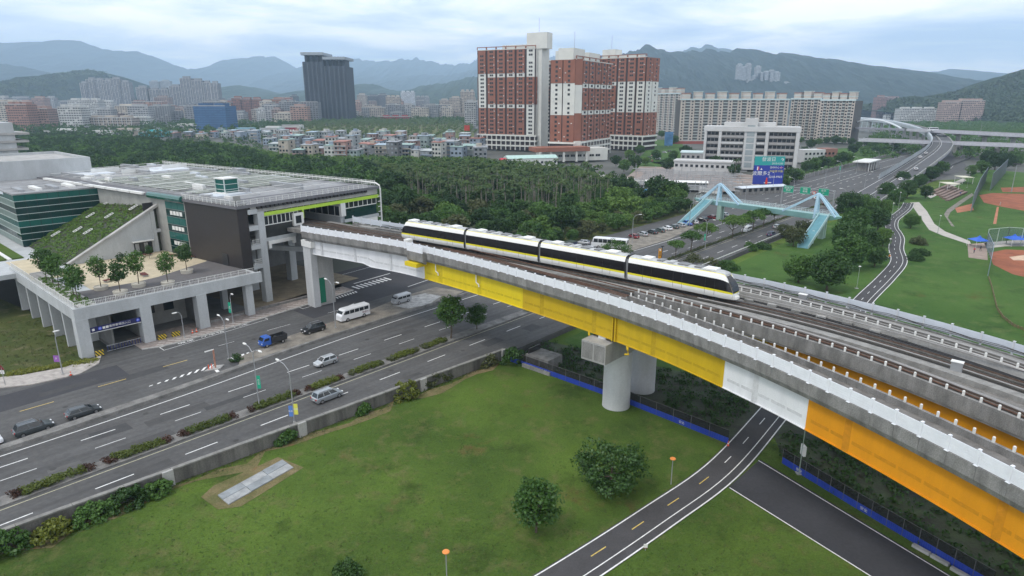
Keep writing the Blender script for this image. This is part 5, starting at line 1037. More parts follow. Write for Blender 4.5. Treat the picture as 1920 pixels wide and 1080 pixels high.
# traffic farther along the road and on the parking strip
car('distant_car', 'dark blue car with a pale roof on the near lane below the footbridge', 'car', at(1446, 442, .01), TH, navyc, 4.4, 1.8, .95, 1.55, .82, (1.2, .4, -1.6, -2.0))
car('distant_car', 'silver car ahead of the dark blue one on the near lane', 'car', at(1457, 428, .01), TH, silver, 4.4, 1.75, .92, 1.45, .8, (1.2, .3, -1.5, -2.0))
pk = [(1188, 446, redc, 'dark red car at the near end of the row of parked cars'), (1205, 442, silver, 'silver car second in the row of parked cars'), (1223, 438, dkg, 'grey car third in the row of parked cars'), (1237, 435, greenc, 'green grey car fourth in the row of parked cars'), (1251, 431, wht, 'white car fifth in the row of parked cars'), (1263, 428, greenc, 'dark green car sixth in the row of parked cars'), (1276, 425, silver, 'silver car just before the blue truck in the parked row'), (1300, 419, wht, 'white car just after the blue truck in the parked row'), (1317, 414, blk, 'black car under the left footbridge stairs'), (1335, 410, redc, 'red car behind the left footbridge stairs'), (1357, 405, silver, 'silver car parked behind the left footbridge pier')]
for px, py, c, lab in pk: car('parked_car', lab, 'car', at(px, py, .02), TH + 1.15, c, 4.3, 1.75, .93, 1.47, .8, (1.2, .3, -1.5, -1.95), group='cars parked beyond the viaduct')
car('parked_car', 'blue pickup in the row of parked cars', 'car', at(1288, 422, .02), TH + 1.15, blu, 4.6, 1.8, .98, 1.75, .9, (1.5, .9, -.3, -.5), group='cars parked beyond the viaduct')
van('coach', 'white coach parked behind the train roof', 'coach', at(1143, 465, .01), TH + 1.9, wht, 11, 2.5, 3.2, 1.7, 7, .6, z0=.4)
car('parked_car', 'pale grey car behind the train beside the dark container', 'car', at(1092, 458, .02), TH + 1.9, silver)
car('parked_car', 'white car between the container and the green bush', 'car', at(1103, 470, .02), TH + 1.9, wht)
ct = thing('container', 'dark skip container standing behind the train', 'container', at(1065, 468, 0), TH); ORG[ct.name] = (0, 0, 0); mk('box', MB().box(-3, 3, -1.2, 1.2, .1, 2.2), navyc, ct); mk('lid', MB().box(-3.1, 3.1, -1.3, 1.3, 2.2, 2.35), greenc, ct)
for s, t, c, lab in ((300, -6.5, silver, 'silver car passing the road signs'), (286, 1.5, blk, 'black car driving at the foot of the ramp'), (365, 3, blk, 'dark car driving up behind the ramp foot')):
    car('distant_car', lab, 'car', R(s, t, .01), TH, c, 4.4, 1.8, .95, 1.5, .82, (1.2, .3, -1.6, -2.0))
# ================================================================== LAMPS, SIGNS AND SMALL THINGS
def lamp(label, loc, h, arms, banner=None, group='road lamps', head=offw, r=.09):
    t = thing('street_lamp', label, 'street lamp', loc, 0, group); ORG[t.name] = (0, 0, 0)
    mb = MB(); mb.tube([(0, 0, 0), (0, 0, h * .5), (0, 0, h * .86)], r, 8, r * .7); mk('pole', mb, grey, t); mk('base', MB().lathe([(.22, 0), (.22, .12), (.14, .3)], n=8), conc, t)
    for ang, ln in arms:
        c, s_ = math.cos(ang), math.sin(ang)
        mb = MB(); mb.tube([(0, 0, h * .82), (c * .12 * ln, s_ * .12 * ln, h * .92), (c * .5 * ln, s_ * .5 * ln, h * .985), (c * ln, s_ * ln, h)], .055, 6); a = mk('arm', mb, grey, t)
        d = Vector((c, s_, 0)); n_ = Vector((-s_, c, 0)); p0 = Vector((c * ln, s_ * ln, h)); mb = MB()
        mb.loft([[p0 + d * x + n_ * w_ * y + Vector((0, 0, z)) for y, z in ((-1, 0), (-.7, .1), (.7, .1), (1, 0), (.6, -.08), (-.6, -.08))] for x, w_ in ((-.15, .06), (.1, .17), (.5, .19), (.75, .08))]); mk('lamp_head', mb, head, t)
    if banner:
        for nm, col_, sd, z0, z1, wd in banner:
            b = mk('banner', MB().box(sd * .08 if sd > 0 else sd * (wd + .08), (wd + .08) if sd > 0 else -.08, -.02, .02, z0, z1), col_, t)
            tx = text_obj('banner_lettering', nm, wd * .62, (sd * (wd / 2 + .08), -.03, (z0 + z1) / 2), (math.pi / 2, 0, 0), offw, None, .002); tx.parent = b
    return t
bgreen = M('banner green', (.02, .36, .22), var=.03); byel = M('banner yellow', (.68, .66, .10), var=.03); bblue = M('banner blue', (.10, .22, .55), var=.03)
RL, RT = math.atan2(-UY, -UX), math.atan2(NY, NX)
AL = math.atan2(-NY, -NX)
lamp('lamp post with blue and yellow banners at the retaining wall', R(31.6, 7.6, .1), 8.6, ((AL, 2.6),), (('永和', bblue, -1, 1.0, 2.6, .55), ('歡迎', byel, 1, 1.3, 2.9, .55)))
lamp('twin arm lamp post with a green banner in the median by the first hedges', R(30.6, -.3, .2), 9.3, ((AL, 1.9), (RT, 1.9)), (('新\n北\n市', bgreen, 1, 3.0, 5.0, .5),))
lamp('lamp post behind the striped traffic island', R(36.2, -21.6, .1), 7.6, ((AL, 1.5), (RT, 1.2)))
lamp('twin arm lamp post beside the white minibus', R(57.6, -21.6, .1), 9.6, ((AL, 1.8), (RT, 1.6)))
lamp('single arm lamp post with a green banner at the podium columns', R(45.5, -39.2, .15), 6.3, ((AL, -1.4),), (('捷\n運', bgreen, -1, 2.2, 4.4, .5),))
lamp('short lamp post with a round light on the podium pavement', R(35.5, -37.9, .15), 5.2, ((RL, .8),))
lamp('thin lamp post at the left pavement with a purple sign', at(118, 702, .15), 7.4, ((RL, -.6),), (('P', M('purple sign', (.30, .12, .42), var=0), -1, 2.2, 3.3, .9),))
for i, (px, py, h, arms, ban, lab) in enumerate(((1185, 456, 9, ((0.2, 2),), None, 'lamp post behind the coach roof'), (1292, 426, 9, ((.2, 2),), None, 'lamp post standing among the parked cars'), (1298, 408, 9.5, ((.2, 2),), None, 'lamp post at the trees left of the footbridge'), (1322, 466, 9, ((AL, 1.8), (RT, 1.8)), (('新\n北', bgreen, -1, 2.5, 4.5, .5),), 'median lamp post with a green banner beyond the viaduct'), (1396, 385, 9, ((AL, 2), (RT, 2)), None, 'twin lamp behind the footbridge'), (1486, 372, 9.5, ((AL, 2),), None, 'lamp post at the road behind the footbridge middle'), (1545, 352, 10, ((AL, 2),), None, 'lamp post at the far wall beyond the footbridge'), (1574, 336, 10, ((AL, 2),), (('新\n北', bgreen, -1, 5, 7.2, .7),), 'lamp post with a teal banner at the far wall'), (1605, 325, 10, ((AL, 2.2),), None, 'lamp post left of the white roof pavilion'), (1645, 312, 10, ((AL, 2.2),), None, 'lamp post right of the white roof pavilion'), (1448, 362, 10, ((RL, 1.5),), None, 'lamp post in front of the billboard'), (1582, 396, 9, ((AL, 2),), None, 'lamp post right of the footbridge'), (1620, 358, 9.5, ((RT, 2),), None, 'lamp post at the start of the ramp barrier'), (1636, 395, 9, ((RT, 1.5),), None, 'lamp post below the black car on the ramp'))):
    lamp(lab, at(px, py, 0), h, arms, ban, r=.11)
for i, (px, py, h, lab) in enumerate(((1606, 541, 5.5, 'park lamp at the edge of the grove near the viaduct'), (1664, 483, 5.5, 'park lamp with a white cap left of the cycle path'), (1671, 410, 6, 'park lamp at the upper path bend'), (1758, 437, 6, 'park lamp beside the pale footpath'), (1684, 392, 7, 'park lamp near the lower path trees'), (1693, 372, 7, 'tall park lamp behind the row of trees'), (1813, 352, 8, 'park lamp at the seating terraces'), (1498, 888, 6.2, 'lamp post with a white notice by the right blue fence'))):
    t = thing('park_lamp', lab, 'lamp', at(px, py, GL), 0, 'park lamps'); ORG[t.name] = (0, 0, 0); mb = MB(); mb.tube([(0, 0, 0), (0, 0, h)], .07, 6, .05); mk('pole', mb, M('lamp green grey', (.30, .36, .30), var=.05), t); mk('lamp_head', MB().lathe([(.08, h - .05), (.3, h + .02), (.26, h + .14), (.05, h + .22)], n=10), offw, t); mk('base', MB().box(-.35, .35, -.35, .35, 0, .12), conc, t)
    if px == 1498: b = mk('notice', MB().box(-.02, .3, -.45, .45, 2.6, 3.9), offw, t); tx = text_obj('notice_lettering', '公告', .3, (.31, 0, 3.3), (math.pi / 2, 0, math.pi / 2), dark, None, .002); tx.parent = b
org = M('orange lamp cap', (.75, .26, .06), rough=.4, var=.05)
for px, py, h, lab in ((1258, 908, 3.4, 'orange capped lawn lamp at the cycle path'), (838, 1092, 3.4, 'orange capped lawn lamp at the bottom of the picture')):
    t = thing('lawn_lamp', lab, 'lamp', at(px, py, GL), 0, 'orange capped lawn lamps'); ORG[t.name] = (0, 0, 0); mb = MB(); mb.tube([(0, 0, 0), (0, 0, h)], .06, 8, .05); mk('pole', mb, grey, t); mk('lamp_cap', MB().lathe([(.06, h - .12), (.3, h - .02), (.36, h + .06), (.3, h + .13), (.04, h + .17)], n=18), org, t)
t = thing('path_sign', 'small white notice on a short post at the cycle path edge', 'sign', at(1210, 1032, GL)); ORG[t.name] = (0, 0, 0); mk('board', MB().box(-.2, .2, -.03, .03, .25, .75), offw, t); mk('post', MB().box(-.04, .04, -.02, .02, 0, .25), grey, t); mk('red_band', MB().box(-.2, .2, -.035, .035, .25, .33), redc, t)
conem = M('cone orange', (.75, .10, .04), var=.05)
for p, lab in ((at(1365, 836, GL), 'orange traffic cone at the end of the left blue fence'), (at(133, 704, .15), 'orange traffic cone on the left pavement'), (R(37.6, -39.4, .15), 'left traffic cone beside the podium barriers'), (R(38.4, -39.5, .15), 'right traffic cone beside the podium barriers')):
    t = thing('traffic_cone', lab, 'cone', p, 0, 'traffic cones'); ORG[t.name] = (0, 0, 0); mk('cone', MB().lathe([(.17, .04), (.03, .75)], n=12), conem, t); mk('base', MB().box(-.24, .24, -.24, .24, 0, .04), dark, t); mk('band', MB().lathe([(.125, .32), (.098, .46)], n=12), offw, t)
t = thing('height_gauge', 'orange striped post and bollards at the tip of the traffic island', 'post', R(33.0, -19.6, 0)); mk('post', MB().box(32.9, 33.1, -19.7, -19.5, 0, 3.4, R), M('rust paint', (.40, .20, .14), var=.3, sc_=3), t); mk('arm', MB().box(31.6, 33.1, -19.68, -19.52, 3.3, 3.45, R), offw, t); mk('island_kerb', MB().prism([(31, -19.6), (33.4, -18.8), (34.6, -19.8), (33.4, -20.6)], 0, .18, R), conc, t)
for s in (31.9, 32.4): mk('bollard', MB().lathe([(.08, 0), (.08, .8), (.03, .85)], R(s, -19.6, .18), 8), conem, t)
o = newobj('island_shrub', shrub_mesh('island_shrub', 1.1, .8, 1.1, L_dark, 20, 30, .13, 300, .4), None, R(36.8, -20.2, .05), THR); tag(o, 'small dark shrub on the traffic island', 'shrub')
t = thing('warning_sign', 'triangular warning sign on a post at the left edge', 'sign', at(10, 722, .15)); ORG[t.name] = (0, 0, 0); mb = MB(); mb.tube([(0, 0, 0), (0, 0, 3)], .05, 6); mk('post', mb, grey, t); mk('triangle', MB().loft([[(x - .45, y, 2.6) if k == 0 else (x, y, 3.4) if k == 1 else (x + .45, y, 2.6) for k in range(3)] for x, y in ((0, -.02), (0, .02))]), redc, t); mk('plate', MB().box(-.3, .3, -.02, .02, 1.9, 2.5), offw, t)
t = thing('height_sign', 'orange height limit sign on a dark post in the median', 'sign', at(1240, 490, .2)); ORG[t.name] = (0, 0, 0); mk('post', MB().box(-.1, .1, -.1, .1, 0, 4.2), dark, t); mk('board', MB().box(-.95, -.1, -.06, .06, .7, 3.6), M('sign orange', (.62, .28, .02), var=.03), t); mk('lamp', MB().box(-.4, .5, -.15, .15, 4.2, 4.4), dark, t)
text_obj('sign_lettering', '限\n高', .62, (-.52, -.07, 2.0), (math.pi / 2, 0, 0), dark, None, .002).parent = t
mb = MB(); mb.tube([(-.52, -.07, 3.25), (-.52, -.1, 3.25)], .24, 12); mk('limit_disc', mb, offw, t)
# construction fences: blue skirt with dark net above
net = bpy.data.materials.new('dark net'); net.use_nodes = True; tr_ = net.node_tree; pb = tr_.nodes['Principled BSDF']; pb.inputs['Base Color'].default_value = (.015, .015, .016, 1); pb.inputs['Roughness'].default_value = .9; pb.inputs['Alpha'].default_value = .8
fblue = M('fence blue', (.022, .055, .36), rough=.5, var=.15, sc_=.7)
def net_fence(name, label, pts, n, z=GL, hb=.85, hn=2.0, marks=()):
    t = thing(name, label, 'fence', (pts[0][0], pts[0][1], z)); P = [Vector((p[0], p[1], z)) for p in pts]; ds = [0]
    for a, b in zip(P[:-1], P[1:]): ds.append(ds[-1] + (b - a).length)
    def pos(d):
        for i in range(len(P) - 1):
            if d <= ds[i + 1] + 1e-6: return P[i] + (P[i + 1] - P[i]) * ((d - ds[i]) / (ds[i + 1] - ds[i]))
        return P[-1]
    for k in range(n):
        a, b = pos(ds[-1] * k / n), pos(ds[-1] * (k + 1) / n); d = (b - a).normalized(); q = Vector((d.y, -d.x, 0)) * .03
        m_ = MB(); nn = 8
        for j in range(nn):
            a2, b2 = a + (b - a) * (j / nn + .006), a + (b - a) * ((j + 1) / nn - .006); o_ = q * (1 if j % 2 else .4)
            m_.loft([[a2 - o_, a2 + o_, a2 + o_ + Vector((0, 0, hb)), a2 - o_ + Vector((0, 0, hb))], [b2 - o_, b2 + o_, b2 + o_ + Vector((0, 0, hb)), b2 - o_ + Vector((0, 0, hb))]])
        mk('blue_panel', m_, fblue, t)
        m_ = MB(); up0, up1 = Vector((0, 0, hb + .01)), Vector((0, 0, hn)); m_.add([a + up0, b + up0, b + up1, a + up1], [(0, 1, 2, 3)]); mk('net_panel', m_, net, t)
        m_ = MB(); m_.tube([a, a + Vector((0, 0, hn + .05))], .04, 5); mk('post', m_, M('fence post', (.12, .12, .12), var=.1), t)
        m_ = MB(); m_.tube([a + up1, b + up1], .03, 4); mk('top_wire', m_, MATS['fence post'], t)
        if k in marks:
            c = (a + b) / 2; ang = math.atan2(d.y, d.x); text_obj('printed_mark', '安全', .45, (c.x + q.x * 2, c.y + q.y * 2, z + hb * .5), (math.pi / 2, 0, ang), offw, t, .002)
    return t
net_fence('site_fence', 'blue skirted net fence between the near lawn and the viaduct', [at(942, 672, GL), at(1118, 735, GL), at(1180, 758, GL), at(1365, 832, GL)], 15, marks=(3, 12))
net_fence('site_fence', 'blue skirted net fence along the dark side path under the orange girder', [at(1466, 868, GL), at(1600, 950, GL), at(1860, 1105, GL)], 14, marks=(1, 6))
for i, (px, py) in enumerate(((1727, 1032), (1762, 1052), (1800, 1076))):
    p = at(px, py, GL); o = thing('kerb_block', '%s loose concrete kerb block at the side path' % ('first', 'second', 'third')[i], 'block', p, math.atan2(-1.05, .62) , 'kerb blocks at the side path'); ORG[o.name] = (0, 0, 0)
    mb = MB(); mb.loft([[(x, -.25 * k, 0), (x, -.22 * k, .28), (x, .22 * k, .28), (x, .25 * k, 0)] for x, k in ((-.85, .9), (-.8, 1), (.8, 1), (.85, .9))]); mk('block', mb, conc, o)
# bollard and jersey pieces along the podium pavement
bl = thing('kerb_wall', 'low weathered concrete edging along the podium pavement', 'edging', R(55, -42, .15))
for s in frange(42, 71, 2.6): mk('edging_block', MB().box(s, s + 2.5, -43.0 - (s - 42) * .04, -42.7 - (s - 42) * .04, .15, .6, R), conc_d, bl)
# concrete plinth beside the wall end
pl_ = thing('concrete_plinth', 'weathered concrete plinth with steel frame under the yellow girder', 'plinth', R(72, 17, GL)); mk('block', MB().box(71, 75, 16, 21, GL, .7, R), conc_d, pl_); mk('step', MB().box(69.5, 71, 16.5, 22.5, GL, -.5, R), conc_d, pl_); mk('frame', MB().box(71.4, 74.6, 16.2, 16.4, .7, 1.6, R), dark, pl_)
# ================================================================== FOOTBRIDGE
fb = thing('footbridge', 'turquoise steel footbridge with two pale blue pylons over the road', 'footbridge', R(220, 0, 0))
tq = M('turquoise steel', (.26, .47, .45), rough=.5, var=.1, sc_=.3); pb_ = M('pale blue steel', (.42, .60, .72), rough=.5, var=.06); tql = M('pale turquoise', (.45, .62, .63), rough=.5, var=.05); stair_c = M('stair turquoise', (.24, .48, .54), rough=.6, var=.1)
def fs(t): return 220.5 - .14 * t
secs = [(-29, .3, 6.6), (-27.5, 1.2, 5.9), (-25, 1.7, 5.4), (-15, 1.8, 5.2), (0, 1.8, 5.2), (14, 1.8, 5.0), (21, 1.7, 5.0), (24, 1.2, 5.6), (26, .3, 6.4)]
mk('deck', MB().loft([[R(fs(t) - w_, t, 6.9), R(fs(t) - w_ * .7, t, zb), R(fs(t) + w_ * .7, t, zb), R(fs(t) + w_, t, 6.9)] for t, w_, zb in secs]), tq, fb)
rm = rail_mesh('bridge_railing_panel', 2.4, 1.25, 8, M('railing white', (.66, .72, .74), rough=.5, var=.03))
for sd in (-1, 1): run(R(fs(-27.5) + sd * 1.6, -27.5, 6.9), R(fs(24) + sd * 1.6, 24, 6.9), fb, rm, 2.4, 'railing_panel')
for tp, l0, l1, m_, hz in ((-18.6, 7.5, 9.0, pb_, 13.4), (17.8, 11.0, 6.8, pb_, 13.6)):
    for sd in (-1, 1):
        base = fs(tp) + sd * 1.75; top = R(fs(tp) + sd * .45, tp, hz)
        q = MB(); q.bar(R(base, tp, 5.4), top, .7, .7); mk('pylon_leg', q, m_, fb)
        q = MB(); q.bar(R(fs(tp - l0) + sd * 1.75, tp - l0, 6.6), R(fs(tp) + sd * .5, tp - .5, hz - .4), .45, .6); mk('pylon_strut', q, m_, fb)
        q = MB(); q.bar(R(fs(tp + l1) + sd * 1.75, tp + l1, 6.6), R(fs(tp) + sd * .5, tp + .5, hz - .4), .45, .6); mk('pylon_strut', q, m_, fb)
    q = MB(); q.bar(R(fs(tp) - 1.5, tp, 10), R(fs(tp) + 1.5, tp, 10), .4, .4); mk('cross_beam', q, m_, fb); q = MB(); q.bar(R(fs(tp) - .6, tp, hz - .2), R(fs(tp) + .6, tp, hz - .2), .9, .5); mk('pylon_head', q, m_, fb)
for t in (-17.5, 20.5):
    mk('pier', MB().box(fs(t) - 1.5, fs(t) - .3, t - .8, t + .8, 0 if t < 0 else GL, 5.3, R), M('pier green', (.30, .42, .36), var=.1), fb); mk('pier', MB().box(fs(t) + .5, fs(t) + 1.6, t - .8, t + .8, 0 if t < 0 else GL, 5.3, R), MATS['pier green'], fb)
for tc_, zf, ds in ((-22.0, 0.0, 20.5), (21.0, GL, 18.0)):
    s0 = fs(tc_) - 1.7; n_ = 34
    q = MB(); q.loft([[R(s0 - ds * k, tc_ - 1.5, 6.9 - (6.9 - zf) * k - .35), R(s0 - ds * k, tc_ - 1.5, 6.9 - (6.9 - zf) * k), R(s0 - ds * k, tc_ + 1.5, 6.9 - (6.9 - zf) * k), R(s0 - ds * k, tc_ + 1.5, 6.9 - (6.9 - zf) * k - .35)] for k in (0, .5, 1)]); sf = mk('stair_flight', q, stair_c, fb)
    for k in range(n_):
        f_ = (k + .5) / n_; z = 6.9 - (6.9 - zf) * f_; mk('step', MB().box(s0 - ds * f_ - .26, s0 - ds * f_ + .2, tc_ - 1.4, tc_ + 1.4, z, z + .14, R), stair_c, sf)
    for sd in (-1, 1):
        q = MB(); q.loft([[R(s0 - ds * k, tc_ + sd * 1.55, 6.9 - (6.9 - zf) * k - .3), R(s0 - ds * k, tc_ + sd * 1.55, 6.9 - (6.9 - zf) * k + 1.0), R(s0 - ds * k, tc_ + sd * 1.68, 6.9 - (6.9 - zf) * k + 1.0), R(s0 - ds * k, tc_ + sd * 1.68, 6.9 - (6.9 - zf) * k - .3)] for k in (0, .45, .5, 1)]); mk('stair_side', q, tql, fb)
    mk('stair_post', MB().box(s0 - ds * .5 - .25, s0 - ds * .5 + .25, tc_ - .3, tc_ + .3, zf, 3.2, R), tql, fb)
# ================================================================== OVERHEAD SIGNS
gs = thing('sign_gantry', 'overhead gantry with three green direction signs across the road', 'sign gantry', R(272, -4, 0))
signg = M('road sign green', (.01, .30, .18), rough=.4, var=.03)
for t in (-12.6, 8): mk('gantry_post', MB().box(271.8, 272.2, t - .2, t + .2, 0, 8.2, R), grey, gs)
for z in (7.0, 8.0): mk('gantry_beam', MB().box(271.85, 272.15, -12.6, 8, z, z + .2, R), grey, gs)
for t, tx in ((-10, '國道3號\n新店'), (-3.2, '中和\n板橋'), (4.0, '台北\n←')):
    b = mk('sign_board', MB().box(271.5, 271.65, t - 2.0, t + 2.0, 5.8, 8.7, R), signg, gs); mk('sign_border', MB().box(271.48, 271.5, t - 1.9, t + 1.9, 8.5, 8.58, R), offw, b); mk('sign_border', MB().box(271.48, 271.5, t - 1.9, t + 1.9, 5.9, 5.98, R), offw, b)
    text_obj('sign_lettering', tx, .95, R(271.45, t, 7.3), (math.pi / 2, 0, THR - math.pi / 2), offw, gs)
q = MB(); q.tube([R(271.5, .45, 6.6), R(271.35, .45, 6.6)], .75, 16); d_ = mk('limit_ring', q, M('sign red', (.5, .03, .03), var=0), gs); q = MB(); q.tube([R(271.36, .45, 6.6), R(271.3, .45, 6.6)], .52, 16); mk('limit_face', q, offw, d_); text_obj('sign_lettering', '60', .6, R(271.27, .45, 6.6), (math.pi / 2, 0, THR - math.pi / 2), dark, gs)
# ================================================================== FLYOVER
fl = thing('flyover', 'curving concrete flyover with grey noise barrier rising from the main road', 'flyover', R(330, 0, 0))
fp = [(1590, 393, .25), (1640, 360, 1.2), (1690, 329, 4), (1730, 302, 7), (1758, 281, 9.5), (1765, 266, 11.5), (1750, 251, 13), (1718, 239, 14.5), (1682, 231, 15.5), (1645, 226, 16), (1600, 223, 16.5), (1540, 221, 17)]
FP = smooth_path([at(a, b, z) for a, b, z in fp], 8)
def offp(i, o_, dz=0, P=None):
    P = P or FP; d = P[min(i + 1, len(P) - 1)] - P[max(i - 1, 0)]; d.z = 0; d.normalize(); return P[i] + Vector((d.y, -d.x, 0)) * o_ + Vector((0, 0, dz))
def psweep(nm, sec, mat, parent, i0=0, i1=None, P=None, **k):
    P = P or FP; q = MB(); q.loft([[offp(i, o_, z, P) for o_, z in sec] for i in range(i0, i1 or len(P))]); return mk(nm, q, mat, parent, **k)
WL = 7.0
psweep('carriageway', [(-WL, -.5), (-WL, 0), (WL, 0), (WL, -.5)], M('flyover asphalt', (.085, .085, .088), var=.12, sc_=.1, fine=.1), fl)
psweep('fascia', [(WL - .2, -1.6), (WL - .2, -.4), (WL + .3, -.4), (WL + .3, -1.6)], M('flyover fascia', (.30, .30, .34), var=.15, sc_=.2), fl, 6); psweep('parapet', [(WL, -.4), (WL, .9), (WL + .35, .9), (WL + .35, -.4)], conc, fl, 4)
psweep('box_girder', [(-4.5, -2.2), (-6, -.5), (6, -.5), (4.5, -2.2)], MATS['flyover fascia'], fl, 14)
nbm = M('noise barrier grey', (.46, .50, .52), rough=.4, var=.08, sc_=.2)
for i in range(12, len(FP) - 1):
    q = MB(); q.loft([[offp(j, -WL - .3, -1.4), offp(j, -WL - .35, 1.2), offp(j, -WL - .1, 2.6), offp(j, -WL + .7, 3.4), offp(j, -WL + .72, 3.25), offp(j, -WL + .05, 2.5), offp(j, -WL - .1, 1.2), offp(j, -WL - .1, -1.4)] for j in (i, i + 1)]); mk('barrier_panel', q, nbm, fl)
psweep('edge_line', [(-WL + .9, .01), (-WL + .9, .015), (-WL + 1.1, .015), (-WL + 1.1, .01)], paint, fl); psweep('centre_line', [(-.1, .01), (-.1, .015), (.1, .015), (.1, .01)], paint, fl)
psweep('median_barrier', [(-1.6, 0), (-1.5, .9), (-1.1, .9), (-1.0, 0)], conc_d, fl, 8)
for i in range(20, len(FP), 5):
    p = FP[i]; mk('pier', MB().box(p.x - 1.2, p.x + 1.2, p.y - 1.2, p.y + 1.2, GL, p.z - 2.1), conc, fl); mk('pier_cap', MB().box(p.x - 4, p.x + 4, p.y - 1.4, p.y + 1.4, p.z - 3, p.z - 2.0), conc, fl)
for i, c, lab in ((12, wht, 'white car low on the flyover ramp'), (17, silver, 'small silver car midway up the flyover'), (24, wht, 'white car at the bend of the flyover'), (27, silver, 'grey car behind the white one at the flyover bend')):
    p = offp(i, 3 if i < 20 else -3.5, .02); q = FP[i + 1] - FP[i]; car('flyover_car', lab, 'car', p, math.atan2(q.y, q.x), c, 4.5, 1.8, .95, 1.5, .82, (1.2, .3, -1.6, -2.0))
# white arch beside the flyover and the cross motorway
ar = thing('arch_bridge', 'white steel arch with thin hangers behind the apartment blocks', 'bridge', at(1640, 250, 0)); A0, A1 = Vector(far_at(1606, 240, 700)), Vector(far_at(1690, 243, 600))
pts = [A0.lerp(A1, k / 16) + Vector((0, 0, 8.5 * (1 - (2 * k / 16 - .7) ** 2 / 1.9))) for k in range(17)]
q = MB(); q.tube(pts, .8, 8); mk('arch', q, M('arch white', (.66, .70, .72), var=.04), ar)
for k in range(2, 16, 2): q = MB(); b_ = A0.lerp(A1, k / 16); q.tube([(b_.x, b_.y, b_.z), tuple(pts[k])], .15, 4); mk('hanger', q, tql, ar)
q = MB(); q.bar(A0, A1, 6, 1.8); mk('arch_deck', q, MATS['flyover fascia'], ar)
mwm = M('motorway concrete', (.40, .40, .42), var=.12, sc_=.1)
for P0, P1, z, lab in ((at(1610, 262, 11), at(2000, 276, 11), 11, 'lower deck of the elevated motorway at the right'), (at(1700, 243, 17), at(2000, 258, 17), 17, 'upper deck of the elevated motorway at the right')):
    mw = thing('motorway', lab, 'motorway', (P0[0], P0[1], 0)); a, b = Vector(P0), Vector(P1); d = (b - a).normalized(); n_ = Vector((-d.y, d.x, 0))
    def seg(o0, o1, z0, z1, nm, m_): q = MB(); q.loft([[a + n_ * o0 + Vector((0, 0, z0)), a + n_ * o0 + Vector((0, 0, z1)), a + n_ * o1 + Vector((0, 0, z1)), a + n_ * o1 + Vector((0, 0, z0))], [b + n_ * o0 + Vector((0, 0, z0)), b + n_ * o0 + Vector((0, 0, z1)), b + n_ * o1 + Vector((0, 0, z1)), b + n_ * o1 + Vector((0, 0, z0))]]); mk(nm, q, m_, mw)
    seg(0, 14, -1.6, 0, 'deck', mwm); seg(-.3, 0, -1.4, 1.0, 'parapet', M('motorway parapet', (.48, .48, .52), var=.1)); seg(14, 14.3, -1.4, 1.0, 'parapet', mwm); seg(.3, 13.7, 0, .03, 'carriageway', asph)
    ln = (b - a).length
    for k in range(1, int(ln / 24)):
        c = a + d * 24 * k + n_ * 7; mk('pier', MB().box(c.x - 1.3, c.x + 1.3, c.y - 1.3, c.y + 1.3, GL, z - 2.4), conc, mw); q = MB(); q.bar(c - n_ * 6.5 + Vector((0, 0, -2.2)), c + n_ * 6.5 + Vector((0, 0, -2.2)), 2, 1.3); mk('pier_cap', q, conc, mw)
        if k % 2: q = MB(); q.tube([c - n_ * 6 , c - n_ * 6 + Vector((0, 0, 8))], .12, 5); mk('lamp_pole', q, grey, mw)
# white bus on the upper deck
van('distant_bus', 'small white bus on the upper motorway deck', 'bus', tuple(Vector(at(1757, 246, 17)) + Vector((0, 6, .05))), .1, wht, 9, 2.5, 3, 1.6, 6, .5)
# ground level loop road under the flyover
LP = smooth_path([at(a, b, GL) for a, b in ((1700, 352), (1760, 330), (1795, 316), (1795, 305), (1770, 297), (1745, 296))], 6)
mk('loop_road', ribbon(LP, -4, 4, GL + .06), asph, kind='structure'); mk('loop_line', ribbon(LP, -3.7, -3.5, GL + .068), paint, kind='structure')
# far boundary wall of the road
bw = thing('boundary_wall', 'grey boundary wall with iron railing along the far side of the road', 'wall', R(400, -39, 0))
for s in frange(320, 640, 8): mk('wall_panel', MB().box(s, s + 7.6, -39.2, -38.9, 0, 2.2, R), conc_d, bw); mk('wall_pillar', MB().box(s + 7.55, s + 8.05, -39.35, -38.75, 0, 2.5, R), conc, bw)
# white roofed pavilion by the far wall
pvn = thing('pavilion', 'white flat roofed pavilion at the far wall of the road', 'pavilion', at(1622, 318, 0)); c = ST(at(1622, 318, 0)); mk('roof', MB().box(c[0] - 12, c[0] + 16, c[1] - 5, c[1] + 5, 5.2, 5.9, R), offw, pvn); mk('wall', MB().box(c[0] - 10, c[0] + 14, c[1] - 3.5, c[1] + 3, 0, 5.2, R), conc_d, pvn)
for s in range(-10, 15, 6): mk('column', MB().box(c[0] + s, c[0] + s + .5, c[1] + 4, c[1] + 4.5, 0, 5.2, R), offw, pvn)
